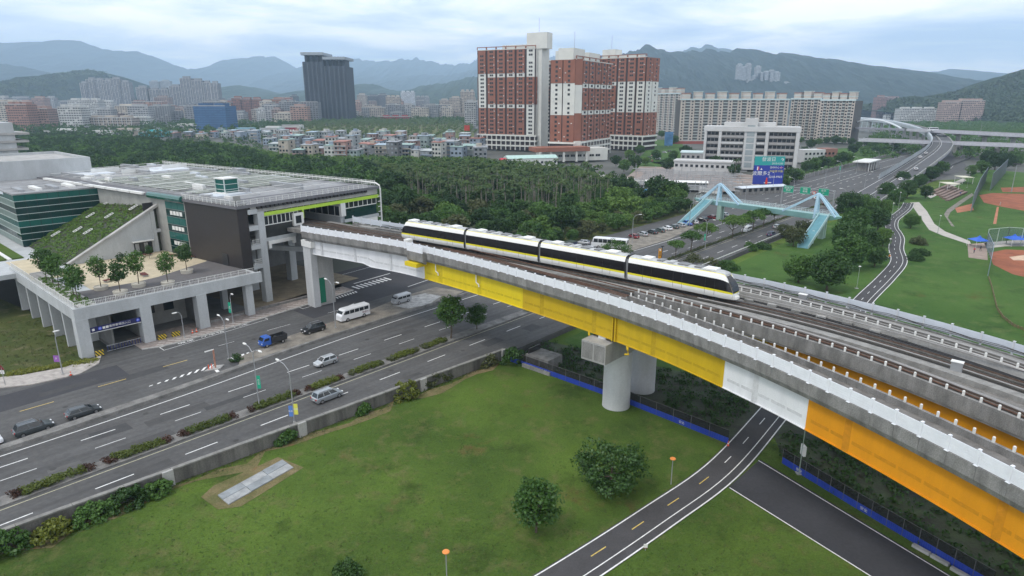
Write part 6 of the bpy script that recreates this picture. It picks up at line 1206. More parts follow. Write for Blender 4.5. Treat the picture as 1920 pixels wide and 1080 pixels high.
# ================================================================== SPORTS PARK
clay = M('red clay', (.27, .088, .042), rough=.95, var=.25, sc_=.25, fine=.12); clay2 = M('pale clay', (.40, .16, .09), rough=.95, var=.2, sc_=.3); pathc = M('pale footpath', (.42, .39, .35), var=.12, sc_=.5)
def gsheet(nm, px, z, m): return sheet(nm, [at(a, b, GL) for a, b in px], GL + z, m)
gsheet('clay_field', [(1836, 366), (1860, 362), (1935, 364), (1935, 398), (1880, 388), (1845, 380)], .03, clay)
gsheet('clay_field', [(1876, 352), (1940, 350), (1940, 361), (1880, 360)], .03, clay)
gsheet('clay_field', [(1854, 474), (1885, 468), (1940, 470), (1940, 524), (1898, 514), (1862, 496)], .03, clay)
gsheet('clay_patch', [(1790, 390), (1822, 382), (1826, 394), (1795, 399)], .03, clay2)
gsheet('base_line', [(1862, 420), (1869, 388), (1873, 388), (1868, 420)], .04, clay2); gsheet('home_plate_patch', [(1892, 482), (1940, 476), (1940, 489), (1900, 488)], .04, M('sand patch', (.55, .40, .28), var=.2, sc_=.5))
gsheet('footpath', [(1706, 380), (1723, 379), (1738, 396), (1752, 420), (1772, 434), (1818, 452), (1822, 460), (1768, 442), (1742, 431), (1730, 414)], .03, pathc)
gsheet('worn_track', [(1770, 402), (1776, 393), (1800, 376), (1822, 362), (1826, 366), (1804, 381), (1782, 398), (1777, 408), (1790, 425), (1784, 424)], .03, dirt)
gsheet('paved_court', [(1814, 458), (1850, 455), (1852, 488), (1816, 483)], .03, M('brown paving', (.30, .23, .19), var=.2, sc_=.6)); gsheet('footpath', [(1845, 455), (1935, 448), (1935, 462), (1885, 462), (1850, 466)], .03, pathc)
gsheet('terrace_path', [(1735, 366), (1806, 334), (1812, 338), (1745, 372)], .03, pathc)
def cage(nm, lab, px, h, n, mat, postm, cat='fence'):
    P = [Vector(at(a, b, GL)) for a, b in px]; t = thing(nm, lab, cat, tuple(P[0]))
    for a, b in zip(P[:-1], P[1:]):
        for k in range(n):
            p, q = a.lerp(b, k / n), a.lerp(b, (k + 1) / n); m_ = MB(); m_.add([p, q, q + Vector((0, 0, h)), p + Vector((0, 0, h))], [(0, 1, 2, 3)]); mk('net_panel', m_, mat, t)
            m_ = MB(); m_.tube([p, p + Vector((0, 0, h))], .1, 5); mk('post', m_, postm, t)
            m_ = MB(); m_.tube([p + Vector((0, 0, h)), q + Vector((0, 0, h))], .08, 4); mk('top_rail', m_, postm, t)
        m_ = MB(); m_.tube([b, b + Vector((0, 0, h))], .1, 5); mk('post', m_, postm, t)
    return t
dnet = bpy.data.materials.new('thick dark net'); dnet.use_nodes = True; b_ = dnet.node_tree.nodes['Principled BSDF']; b_.inputs['Base Color'].default_value = (.025, .03, .035, 1); b_.inputs['Alpha'].default_value = .85
gnet = bpy.data.materials.new('thin grey net'); gnet.use_nodes = True; b_ = gnet.node_tree.nodes['Principled BSDF']; b_.inputs['Base Color'].default_value = (.10, .14, .18, 1); b_.inputs['Alpha'].default_value = .35
steelb = M('blue grey steel', (.20, .26, .30), rough=.5, var=.05)
cage('tall_net', 'tall dark net beside the red clay ball field', [(1820, 398), (1833, 365), (1848, 340)], 8, 5, dnet, steelb)
cage('backstop_net', 'dark blue backstop net behind the upper ball field', [(1856, 358), (1872, 340), (1885, 325)], 9, 5, dnet, steelb)
cage('backstop_fence', 'grey steel backstop fence at the lower ball field', [(1852, 517), (1858, 488), (1848, 462)], 4.5, 6, gnet, steelb)
cage('backstop_cage', 'open pale steel frame above the lower ball field', [(1848, 462), (1886, 458), (1940, 462)], 5.5, 2, gnet, M('pale green steel', (.42, .50, .42), var=.05))
tent = M('tent blue', (.03, .12, .55), rough=.6, var=.08)
for px, py, lab in ((1833, 463, 'blue peaked tent on the brown paving left of the backstop'), (1899, 460, 'blue peaked tent at the lower ball field'), (1922, 459, 'blue tent cut by the right picture edge')):
    t = thing('tent', lab, 'tent', at(px, py, GL)); ORG[t.name] = (0, 0, 0); q = MB(); q.add([(-2.2, -2.2, 2.2), (2.2, -2.2, 2.2), (2.2, 2.2, 2.2), (-2.2, 2.2, 2.2), (0, 0, 3.7), (-.5, -.5, 3.0), (.5, -.5, 3.0), (.5, .5, 3.0), (-.5, .5, 3.0)], [(0, 1, 6, 5), (1, 2, 7, 6), (2, 3, 8, 7), (3, 0, 5, 8), (5, 6, 4), (6, 7, 4), (7, 8, 4), (8, 5, 4)]); mk('canopy', q, tent, t)
    for x in (-2.1, 2.1):
        for y in (-2.1, 2.1): q = MB(); q.tube([(x, y, 0), (x, y, 2.2)], .04, 5); mk('leg', q, offw, t)
for px, py, w_, lab in ((1778, 356, 9, 'pale flat canopy over the lower seating terrace'), (1806, 343, 9, 'cream flat canopy over the upper seating terrace')):
    t = thing('seating_canopy', lab, 'canopy', at(px, py, GL), THR + .6); ORG[t.name] = (0, 0, 0); mk('roof', MB().box(-w_ / 2, w_ / 2, -3, 3, 3.3, 3.55), M('cream roof', (.60, .58, .46), var=.06), t)
    for x in (-w_ / 2 + .4, w_ / 2 - .4):
        for y in (-2.6, 2.6): mk('post', MB().box(x - .1, x + .1, y - .1, y + .1, 0, 3.3), offw, t)
st_c = M('terrace brown', (.20, .14, .115), var=.2, sc_=.6)
tr0 = thing('seating_terrace', 'stepped brown seating terraces in the grass bank', 'terrace', at(1775, 360, GL))
for k in range(6):
    a, b = at(1748 + k * 5.5, 361 + k * 3.2, GL), at(1778 + k * 6.5, 348 + k * 2.6, GL); q = MB(); q.bar((a[0], a[1], GL + .3), (b[0], b[1], GL + .3), 1.6, .7); mk('seat_row', q, st_c, tr0)
t = thing('portable_cabin', 'small bright blue cabin on the park path', 'cabin', at(1736, 366, GL), .4); ORG[t.name] = (0, 0, 0); mk('body', MB().box(-1, 1, -1, 1, 0, 2.4), M('cabin blue', (.03, .09, .5), var=.05), t); mk('roof', MB().loft([[(-1.1, -1.1, 2.4), (1.1, -1.1, 2.4), (1.1, 1.1, 2.4), (-1.1, 1.1, 2.4)], [(-.6, -.6, 2.75), (.6, -.6, 2.75), (.6, .6, 2.75), (-.6, .6, 2.75)]]), offw, t); mk('door', MB().box(-.4, .4, -1.04, -1.0, .1, 2.1), offw, t)
t = thing('scoreboard_mast', 'slender floodlight mast beside the upper ball field', 'mast', at(1896, 360, GL)); ORG[t.name] = (0, 0, 0); q = MB(); q.tube([(0, 0, 0), (0, 0, 14)], .2, 6, .12); mk('pole', q, grey, t); mk('light_bar', MB().box(-2, 2, -.2, .2, 13.6, 14.2), dark, t)
hp_ = thing('low_net_fence', 'low brown netting line curving round the lower field', 'fence', at(1862, 540, GL))
lpx = [(1853, 521), (1858, 535), (1863, 555), (1869, 580), (1880, 596), (1900, 612), (1925, 622)]
for (a, b), (c_, d_) in zip(lpx[:-1], lpx[1:]):
    for k in range(4):
        p, q2 = Vector(at(a + (c_ - a) * k / 4, b + (d_ - b) * k / 4, GL)), Vector(at(a + (c_ - a) * (k + .7) / 4, b + (d_ - b) * (k + .7) / 4, GL)); q = MB(); q.bar(p + Vector((0, 0, .3)), q2 + Vector((0, 0, .3)), .12, .6); mk('net_board', q, M('fence brown', (.16, .13, .06), var=.2), hp_)

# ================================================================== PEOPLE IN THE PARK
def person_mesh(nm, stride=.12, arm=.1):
    me = bpy.data.meshes.new(nm)
    V = [(0, 0, .95), (0, 0, 1.2), (0, 0, 1.42), (0, 0, 1.52), (0, .01, 1.64), (0, .01, 1.74), (-.1, 0, .9), (-.11, stride * .6, .5), (-.11, -.02 + stride * .3, .08), (-.11, .12 + stride * .3, .03), (.1, 0, .9), (.11, -stride * .2, .5), (.11, -stride, .08), (.11, .12 - stride, .03), (-.2, 0, 1.4), (-.25, -.03, 1.12), (-.24, arm, .86), (.2, 0, 1.4), (.25, -.03, 1.12), (.24, arm * 1.6, .88)]
    E_ = [(0, 1), (1, 2), (2, 3), (3, 4), (4, 5), (0, 6), (6, 7), (7, 8), (8, 9), (0, 10), (10, 11), (11, 12), (12, 13), (2, 14), (14, 15), (15, 16), (2, 17), (17, 18), (18, 19)]
    rad = [.15, .14, .15, .06, .1, .09, .09, .07, .05, .045, .09, .07, .05, .045, .07, .05, .035, .07, .05, .035]
    me.from_pydata(V, E_, []); o = bpy.data.objects.new(nm, me); COL.objects.link(o); md = o.modifiers.new('s', 'SKIN')
    for i, r_ in enumerate(rad): me.skin_vertices[0].data[i].radius = (r_, r_)
    me.skin_vertices[0].data[0].use_root = True
    o.modifiers.new('d', 'SUBSURF').levels = 1; bpy.context.view_layer.update()
    out = bpy.data.meshes.new_from_object(o.evaluated_get(bpy.context.evaluated_depsgraph_get())); bpy.data.objects.remove(o); out.materials.clear()
    return out
def cloth_mat(nm, top, leg):
    m = bpy.data.materials.new(nm); m.use_nodes = True; t = m.node_tree; b = t.nodes['Principled BSDF']; b.inputs['Roughness'].default_value = .9; tc_ = t.nodes.new('ShaderNodeTexCoord'); sp_ = t.nodes.new('ShaderNodeSeparateXYZ'); t.links.new(tc_.outputs['Object'], sp_.inputs[0])
    r = t.nodes.new('ShaderNodeValToRGB'); r.color_ramp.interpolation = 'CONSTANT'; dv_ = t.nodes.new('ShaderNodeMath'); dv_.operation = 'DIVIDE'; dv_.inputs[1].default_value = 2; t.links.new(sp_.outputs['Z'], dv_.inputs[0]); t.links.new(dv_.outputs[0], r.inputs[0])
    e_ = r.color_ramp.elements; e_[0].position = 0; e_[0].color = (.03, .03, .03, 1); e_[1].position = .05; e_[1].color = (*leg, 1)
    for p, c in ((.46, top), (.735, (.42, .26, .18)), (.835, (.02, .017, .015))): k = r.color_ramp.elements.new(p); k.color = (*c, 1)
    t.links.new(r.outputs[0], b.inputs['Base Color']); return m
pm1, pm2 = person_mesh('person_walking', .22), person_mesh('person_standing', .03)
for i, (px, py, a, top, leg, lab) in enumerate(((1661, 489, .4, (.55, .58, .62), (.05, .07, .2), 'person in a pale top standing at the cycle path below the park lamp'), (1667, 487, 2.0, (.60, .20, .05), (.05, .05, .06), 'person in an orange top beside the cycle path'), (1790, 362, 1.0, (.6, .6, .6), (.06, .06, .07), 'person in white at the lower seating canopy'), (1800, 366, 2.4, (.1, .15, .4), (.05, .05, .05), 'person in blue at the lower seating canopy'), (1838, 470, .3, (.05, .05, .06), (.05, .05, .06), 'person in dark clothes in front of the left blue tent'), (1826, 474, 1.9, (.5, .1, .1), (.07, .07, .1), 'person in red in front of the left blue tent'), (1875, 385, .9, (.6, .6, .6), (.5, .5, .5), 'ball player in white on the red clay field'))):
    me = (pm1 if i % 2 == 0 else pm2).copy(); me.materials.append(cloth_mat('clothes %d' % i, top, leg)); me.shade_smooth(); o = newobj('person', me, None, at(px, py, GL + .05), a); tag(o, lab, 'person', 'people in the park')
# ================================================================== WOOD AND GROVE BEHIND THE STATION
def in_poly(x, y, P):
    c = False; n = len(P)
    for i in range(n):
        x1, y1 = P[i][:2]; x2, y2 = P[i - 1][:2]
        if (y1 > y) != (y2 > y) and x < (x2 - x1) * (y - y1) / (y2 - y1) + x1: c = not c
    return c
def scatter(px, step, seed, jit=.42):
    P = [at(a, b, 0) for a, b in px]; g_ = np.random.default_rng(seed); xs = [p[0] for p in P]; ys = [p[1] for p in P]; out = []
    for x in np.arange(min(xs), max(xs), step):
        for y in np.arange(min(ys), max(ys), step):
            q = (x + g_.uniform(-jit, jit) * step, y + g_.uniform(-jit, jit) * step)
            if in_poly(q[0], q[1], P): out.append(q)
    return out
wood_px = [(-60, 330), (-60, 275), (60, 258), (150, 262), (330, 274), (430, 288), (520, 312), (640, 318), (760, 320), (880, 322), (960, 326), (1085, 334), (1130, 350), (1190, 372), (1250, 380), (1330, 385), (1300, 412), (1190, 430), (1090, 445), (1000, 455), (900, 458), (780, 445), (700, 470), (600, 470), (450, 400), (200, 400)]
grove_px = [(690, 336), (900, 330), (1060, 342), (1120, 360), (1150, 385), (1100, 408), (1000, 402), (900, 405), (820, 395), (740, 368)]
GP = [at(a, b, 0) for a, b in grove_px]
st_block = [S(-12, -4), S(43, -4), S(43, 108), S(-60, 118), S(-60, 20)]
keep = lambda q: not in_poly(q[0], q[1], st_block) and not (-42.5 < ST(q)[1] and -70 < ST(q)[0] < 650) and not (58 < ST(q)[0] < 92 and ST(q)[1] > -105)
W1 = [q for q in scatter(wood_px, 7.4, 21) if keep(q) and not in_poly(q[0], q[1], GP)]
W1.sort(key=lambda q: q[0]**2 + q[1]**2)
g = np.random.default_rng(22)
FR = [tree_proto(9.5, 4.6, 4.0, L_dark, 90, 30, .40, 1.5, .25, seed=31), tree_proto(8.5, 4.4, 3.7, L_mid, 90, 30, .40, 1.4, .25, seed=32), tree_proto(10.5, 4.4, 4.4, L_dark, 90, 30, .42, 1.5, .25, seed=33), tree_proto(7.5, 4.4, 3.2, L_lite, 80, 30, .38, 1.4, .22, seed=34), tree_proto(8, 4.2, 3.4, L_oliv, 80, 28, .4, 1.4, .22, seed=35)]
kinds = ['dark round tree of the wood %s', 'mid green tree of the wood %s', 'tall dark tree in the wood %s', 'bright green tree in the wood %s', 'olive brown tree in the wood %s']
def wood_place(q):
    a = 960 + FPX * q[0] / (q[1] * _cp + (CAM_H) * _sp); d = math.hypot(*q)
    return ('beyond the station roof' if a < 640 else 'just right of the station hall' if a < 780 else 'behind the two rear train cars' if a < 960 else 'behind the two front train cars' if a < 1110 else 'left of the parked cars') + (', front' if d < 215 else ', middle' if d < 265 else ', rear')
def zone(q):
    v = math.sin(q[0] * .021 + 1) + math.sin(q[1] * .027 + q[0] * .011)
    r_ = g.uniform()
    return 3 if (v > .9 and r_ < .7) or r_ > .93 else (4 if r_ < .1 else 1 if r_ < .5 else 2 if r_ < .62 else 0)
n_ind = 230
for q in W1[:n_ind]:
    k = zone(q); plant('wood_tree', FR[k], (q[0], q[1], -.2), g.uniform(0, 6.28), g.choice((.65, .85, .95, 1.05, 1.15, 1.4)) * (.8 if 740 < 960 + FPX * q[0] / q[1] < 1150 else 1), kinds[k] % wood_place(q), group='trees of the wood behind the station')
def wood_mass(name, label, pts, mat, hmin, hmax, rx, k, m, ls, seed, zb=-.3, rc=1.5):
    g_ = np.random.default_rng(seed); Q = []
    for q in pts:
        h = g_.uniform(hmin, hmax); r_ = rx * g_.uniform(.8, 1.2); cp = crown_pts(r_, h * .38, h * .2, k, g_); cp[:, 0] += q[0]; cp[:, 1] += q[1]; cp[:, 2] += zb; Q.append(cp)
    Q = np.concatenate(Q); o = newobj(name, fast_mesh(name, leaves(Q, rc, m, ls, g_), [mat])); tag(o, label, 'wood', kind='stuff'); return o
rest = W1[n_ind:]; sel = [zone(q) for q in rest]
wood_mass('far_wood', 'dense dark wood reaching back to the houses', [q for q, k in zip(rest, sel) if k in (0, 2, 4)], L_dark, 8, 11, 4.4, 16, 14, .62, 41)
wood_mass('far_wood', 'mid green trees mixed into the far wood', [q for q, k in zip(rest, sel) if k == 1], L_mid, 7, 10, 4.3, 16, 14, .62, 42)
wood_mass('far_wood', 'bright green scrub patches in the far wood', [q for q, k in zip(rest, sel) if k == 3], L_lite, 4, 7, 4.6, 16, 14, .55, 43)
sc_pts = [q for q in scatter([(330, 284), (345, 268), (430, 272), (530, 292), (700, 297), (900, 300), (960, 316), (960, 326), (880, 322), (640, 318), (520, 312)], 5.5, 23)]
wood_mass('scrub_belt', 'low bright scrub between the wood and the houses', sc_pts, L_lite, 2, 4, 3.2, 9, 10, .5, 45, rc=1.1)
# undergrowth floor of the wood
mb = MB(); mb.poly([(p[0], p[1], -.3) for p in [at(a, b, -.3) for a, b in wood_px]]); mk('wood_floor', mb, M('wood floor', (.05, .07, .03), var=.4, sc_=.1), kind='structure')
# verge of trees between the wood and the car park
vg = [(s_ + g.uniform(-1.5, 1.5), t_) for s_ in range(104, 232, 6) for t_ in (-40.5 + g.uniform(-1, 1), -35.5 + g.uniform(-1, 1))]
sheet('verge', [R(100, -46), R(100, -33.5), R(170, -32.5), R(235, -33), R(250, -38), R(250, -46)], .03, MATS['rough grass'])
for i, (s_, t_) in enumerate(vg): k = int(g.choice((0, 1, 3, 4))); plant('verge_tree', FR[k], R(s_, t_, .03), g.uniform(0, 6.28), g.uniform(.45, .85), ('dark', 'mid green', '', 'bright', 'olive')[k] + ' tree on the verge beside the parked cars, ' + ('near', 'middle', 'far')[min(2, int((s_ - 100) / 44))] + ' part', group='verge trees beside the car park')
# betel palms
def palm_proto(h, seed, mat, nf=11, fl_=2.0, seg=5):
    g_ = np.random.default_rng(seed); mb = MB(); mb.tube([(0, 0, 0), (g_.normal() * .1, g_.normal() * .1, h * .5), (0, 0, h)], .12, 6, .08); Q = []
    for k in range(nf):
        a = k * 2.4 + g_.uniform(-.3, .3); el = g_.uniform(.3, 1.25); d = np.array([math.cos(a), math.sin(a), 0]); n_ = np.array([-d[1], d[0], 0]); p = np.array([0, 0, h]); prev = p
        for j in range(seg):
            q = (j + 1) / seg; e_ = el - q * q * 2.0; p = prev + (d * math.cos(e_) + np.array([0, 0, math.sin(e_)])) * fl_ / seg; w0 = .34 * (1 - abs(2 * (j / seg) - .7) * .5); w1 = .34 * (1 - abs(2 * q - .7) * .6)
            for sd in (-1, 1): Q.append([prev, p, p + n_ * sd * w1 + np.array([0, 0, -.22]), prev + n_ * sd * w0 + np.array([0, 0, -.22])])
            prev = p
    return fast_mesh('crown', np.array(Q), [mat]), mesh_of('trunk', mb, M('palm trunk', (.24, .22, .18), var=.2, sc_=2))
L_palm = leaf_mat('palm leaf', (.028, .058, .012), (.090, .140, .034))
PP_ = [palm_proto(9.5, 61, L_palm), palm_proto(8.3, 62, L_palm), palm_proto(10.6, 63, L_palm), palm_proto(7.2, 64, L_palm)]
PW = [q for q in scatter(grove_px, 4.6, 25, .45) if keep(q)]; PW.sort(key=lambda q: q[0]**2 + q[1]**2)
for i, q in enumerate(PW[:290]): plant('betel_palm', PP_[int(g.integers(4))], (q[0], q[1], -.2), g.uniform(0, 6.28), g.uniform(.95, 1.35), 'slender betel palm with a bare trunk in the dense grove behind the train', 'palm', 'betel palms in the grove')
far_p = PW[290:]
Q = []
for q in far_p:
    k = g.integers(4); me = PP_[k][0]; co = np.empty(len(me.vertices) * 3, np.float32); me.vertices.foreach_get('co', co); co = co.reshape(-1, 4, 3) * g.uniform(.85, 1.15); a = g.uniform(0, 6.28); rot = np.array([[math.cos(a), -math.sin(a), 0], [math.sin(a), math.cos(a), 0], [0, 0, 1]]); Q.append(co @ rot.T + np.array([q[0], q[1], -.2]))
if Q: o = newobj('palm_grove', fast_mesh('palm_grove', np.concatenate(Q), [L_palm])); tag(o, 'rear mass of the betel palm grove', 'palms', kind='stuff')
for q in [q for q in scatter(grove_px, 17, 29) if keep(q)]: k = int(g.choice((0, 0, 1, 2))); plant('wood_tree', FR[k], (q[0], q[1], -.2), g.uniform(0, 6.28), g.uniform(.7, 1.05), ('dark', 'mid green', 'tall')[k] + ' broadleaf tree standing among the betel palms', group='trees of the wood behind the station')
gp2 = [q for q in scatter(grove_px, 5, 27) if keep(q)]
wood_mass('grove_scrub', 'low green scrub between the palm trunks', gp2, L_mid, 1.5, 3, 2.6, 8, 10, .45, 44, rc=1.0)
# palms of the park far behind the houses
park_px = [(560, 262), (575, 236), (720, 228), (880, 234), (895, 262), (780, 270), (700, 268)]
pk_ = scatter(park_px, 14, 28); Q = []; TQ = []
for q in pk_:
    me = PP_[0][0]; co = np.empty(len(me.vertices) * 3, np.float32); me.vertices.foreach_get('co', co); co = co.reshape(-1, 4, 3).copy(); co[..., :2] *= 1.9; co[..., 2] = 8.2 + (co[..., 2] - 9.5) * 1.8; Q.append(co + np.array([q[0], q[1], 0]))
    for a in (0, 1.57): d = np.array([math.cos(a), math.sin(a), 0]) * .25; b = np.array([q[0], q[1], 0.]); TQ.append([b - d, b + d, b + d + [0, 0, 8.2], b - d + [0, 0, 8.2]])
o = newobj('palm_park', fast_mesh('palm_park', np.concatenate(Q + [np.array(TQ)]), [L_palm, M('palm trunk', (.24, .22, .18))], np.array([0] * sum(len(x) for x in Q) + [1] * len(TQ)))); tag(o, 'rows of small palms in the park far behind the houses', 'palms', kind='stuff')
sheet('park_field', [at(a, b, 0) for a, b in park_px], .02, grass_mat('pale park grass', (.11, .14, .05), (.15, .17, .07), (.2, .19, .1), .01, .05))
# blue tarpaulins and barrel hut in the grove
hut = thing('barrel_hut', 'white barrel roofed hut among the trees right of the grove', 'hut', at(1172, 388, 0), .35); ORG[hut.name] = (0, 0, 0)
mk('vault', MB().loft([[(x, 3.2 * math.cos(a), 3.4 * math.sin(a)) for a in frange(0, math.pi, .28)] for x in (-4.5, 4.5)], closed=False), memb, hut); mk('end_wall', MB().poly([(-4.2, 3.0 * math.cos(a), 3.2 * math.sin(a)) for a in frange(0, math.pi, .28)]), dark, hut)
for px, py, lab in ((1115, 352, 'blue tarpaulin heap at the edge of the palm grove'), (1217, 360, 'blue tarpaulin heap near the construction fence')):
    o = newobj('tarpaulin', mesh_of('tarpaulin', MB().loft([[(x, y, (1.6 - .25 * y * y) * (1 - .02 * x * x)) for y in (-2.2, -1, 0, 1, 2.2)] for x in (-5, -3, 0, 3, 5)], closed=False), M('tarp blue', (.05, .22, .42), var=.2, sc_=.5)), None, at(px, py, 0), .2); tag(o, lab, 'tarpaulin')
# ================================================================== HOUSES
HC = [(.36, .38, .38), (.26, .32, .31), (.46, .46, .43), (.22, .23, .24), (.25, .30, .36), (.40, .36, .30), (.15, .155, .16), (.34, .22, .19)]
RC = [('roof sheet green', (.28, .40, .36)), ('roof sheet grey', (.32, .34, .36)), ('roof sheet pale', (.42, .45, .44)), ('roof sheet rust', (.34, .14, .10)), ('roof sheet blue grey', (.30, .38, .44))]
wm_ = mesh_of('window', MB().box(-.85, .85, -.08, .06, 0, 1.5), glass); fr_ = mesh_of('window_light', MB().box(-.75, .75, -.06, .06, 0, 1.3), M('window pale', (.25, .28, .30), rough=.3, var=.1))
def house(px, py, w_, d_, h, wc, rc_, rz, i, label, group):
    p = at(px, py, 0); t = thing('house', label, 'house', p, rz, group); ORG[t.name] = (0, 0, 0)
    wmat = M('house wall %d' % wc, HC[wc], var=.2, sc_=.4, streak=.3, fine=.1); rmat = M(RC[rc_][0], RC[rc_][1], rough=.55, var=.2, sc_=.5)
    mk('wall', MB().box(-w_ / 2, w_ / 2, -d_ / 2, d_ / 2, 0, h), wmat, t)
    tilt = random.choice((.6, .9, -.7)); q = MB(); q.loft([[(x, -d_ / 2 - .4, h + .05 + (tilt if tilt > 0 else 0) * (0)), (x, d_ / 2 + .4, h + .05 + abs(tilt)), (x, d_ / 2 + .4, h + .25 + abs(tilt)), (x, -d_ / 2 - .4, h + .25)] for x in (-w_ / 2 - .4, w_ / 2 + .4)]); mk('roof', q, rmat, t)
    if i % 2 == 0: mk('roof_room', MB().box(-w_ * .3, w_ * .1, -d_ * .1, d_ * .35, h, h + 2.8), M('house wall %d' % ((wc + 2) % 8), HC[(wc + 2) % 8], var=.2, sc_=.4), t); mk('tank', MB().lathe([(.7, 0), (.7, 1.6), (.1, 1.9)], (w_ * .3, 0, h + .5), 8), chrome, t)
    fl_ = int(h // 3.1); nb = max(2, int(w_ // 2.6))
    for f_ in range(fl_):
        for b in range(nb):
            if random.random() < .12: continue
            x = -w_ / 2 + w_ * (b + .5) / nb; o = newobj('window', wm_ if random.random() < .7 else fr_, t, (x, -d_ / 2 - .02, f_ * 3.1 + 1.0))
        if i % 2: mk('balcony', MB().box(-w_ / 2 + .2, w_ / 2 - .2, -d_ / 2 - .9, -d_ / 2, f_ * 3.1 + .05, f_ * 3.1 + .75), M('house wall %d' % ((wc + 1) % 8), HC[(wc + 1) % 8], var=.2, sc_=.4), t)
    for f_ in range(fl_): newobj('window', wm_, t, (w_ / 2 + .02, 0, f_ * 3.1 + 1.0), math.pi / 2)
random.seed(12)
i = 0
HN = ('pale grey', 'grey green', 'off white', 'dark grey', 'blue grey', 'cream', 'charcoal', 'pinkish'); RN = ('green', 'grey', 'pale', 'rust red', 'blue grey'); FN = {6.4: 'two', 6: 'two', 7: 'two', 9: 'two', 9.5: 'three', 9.8: 'three', 12.6: 'four', 12.8: 'four'}
ROWN = ('front row of the cluster', 'second row of the cluster', 'third row of the cluster', 'left rows', 'rear left rows', 'rear right rows')
for row, (y0, x0, x1, dx_) in enumerate(((293, 540, 905, 20), (281, 520, 900, 23), (270, 480, 890, 26), (262, 330, 560, 24), (255, 300, 540, 30), (262, 690, 880, 30))):
    x = x0
    while x < x1:
        py = y0 + random.uniform(-3, 3) + (x - 540) * .012
        hh, wc, rc_ = random.choice((6.4, 9.5, 9.8, 12.6, 12.8)) if row < 3 else random.choice((6, 7, 9)), random.randrange(8), random.choice((0, 0, 1, 1, 2, 3, 4))
        house(x, py, random.uniform(7, 10.5), random.uniform(8, 11), hh, wc, rc_, random.uniform(-.5, .1), i, '%s storey %s house with %s sheet roof, %s' % (FN[hh], HN[wc], RN[rc_], ROWN[row]), 'town houses behind the grove'); i += 1; x += dx_ * random.uniform(.8, 1.25)
vt = scatter([(330, 276), (340, 256), (540, 252), (700, 262), (890, 262), (900, 298), (700, 296), (540, 292)], 21, 33, .49)
wood_mass('village_trees', 'small trees and shrubs squeezed between the town houses', vt, L_dark, 4, 8, 3.2, 10, 10, .6, 46, rc=1.3)
# long sheds and the red roof at the edge of the grove
def shed(name, label, px, py, L_, W_, h, wallm, roofm, rz, z0=0, group=None):
    t = thing(name, label, 'shed', at(px, py, z0), rz, group); ORG[t.name] = (0, 0, 0); mk('wall', MB().box(-L_ / 2, L_ / 2, -W_ / 2, W_ / 2, 0, h), wallm, t)
    q = MB(); q.loft([[(x, -W_ / 2 - .5, h), (x, 0, h + W_ * .14), (x, W_ / 2 + .5, h), (x, W_ / 2 + .5, h - .2), (x, -W_ / 2 - .5, h - .2)] for x in (-L_ / 2 - .5, L_ / 2 + .5)]); mk('roof', q, roofm, t)
    n_ = max(2, int(L_ // 3))
    for k in range(n_): newobj('window', wm_, t, (-L_ / 2 + L_ * (k + .5) / n_, -W_ / 2 - .02, max(.6, h * .4)))
    return t
shed('green_shed', 'long pale green roofed shed at the foot of the brick red towers', 995, 312, 34, 12, 6, offw, M('shed roof green', (.42, .58, .52), rough=.5, var=.08), .25)
shed('red_pavilion', 'small red roofed pavilion left of the pale green shed', 950, 313, 8, 7, 5, offw, M('red sheet', (.50, .03, .05), rough=.5, var=.1), .2)
shed('site_shed', 'long dark panelled shed with white roof at the construction site', 1267, 354, 30, 5, 3.6, M('shed dark green', (.05, .07, .05), var=.3), offw, -.18)
for x0, x1, y0, y1 in ((1190, 1225, 345, 349), (1310, 1350, 359, 364), (1085, 1190, 330, 343)):
    a, b = at(x0, y0, 0), at(x1, y1, 0); q = MB(); q.bar((a[0], a[1], 1.2), (b[0], b[1], 1.2), .3, 2.4); t = mk('hoarding', q, offw, label='white site hoarding %s of the dark panelled shed' % ({1190: 'just left', 1310: 'just right', 1085: 'far left'}[x0]), cat='hoarding')
# scaffold pipes on the cleared construction ground
gsx = [at(a, b, 0) for a, b in ((1165, 340), (1200, 312), (1330, 315), (1420, 330), (1425, 352), (1360, 360), (1230, 350))]
sheet('construction_ground', gsx, .03, M('site earth', (.26, .21, .18), var=.3, sc_=.15, fine=.15))
scf = thing('scaffold', 'field of steel pipe scaffolding on the construction ground', 'scaffold', at(1300, 335, 0)); g = np.random.default_rng(70)
for k in range(18):
    y = 316 + k * 2.2; a, b = at(1195 + g.uniform(-20, 10) + k * 1.5, y, 2.5), at(1395 + g.uniform(-20, 15), y + 5, 2.5); q = MB(); q.tube([a, b], .2, 4); mk('pipe', q, grey, scf)
    for j in range(7): p = Vector(a).lerp(Vector(b), (j + g.uniform(0, .6)) / 7); q = MB(); q.tube([(p.x, p.y, 0), (p.x, p.y, g.uniform(2.6, 6))], .14, 4); mk('upright', q, grey, scf)
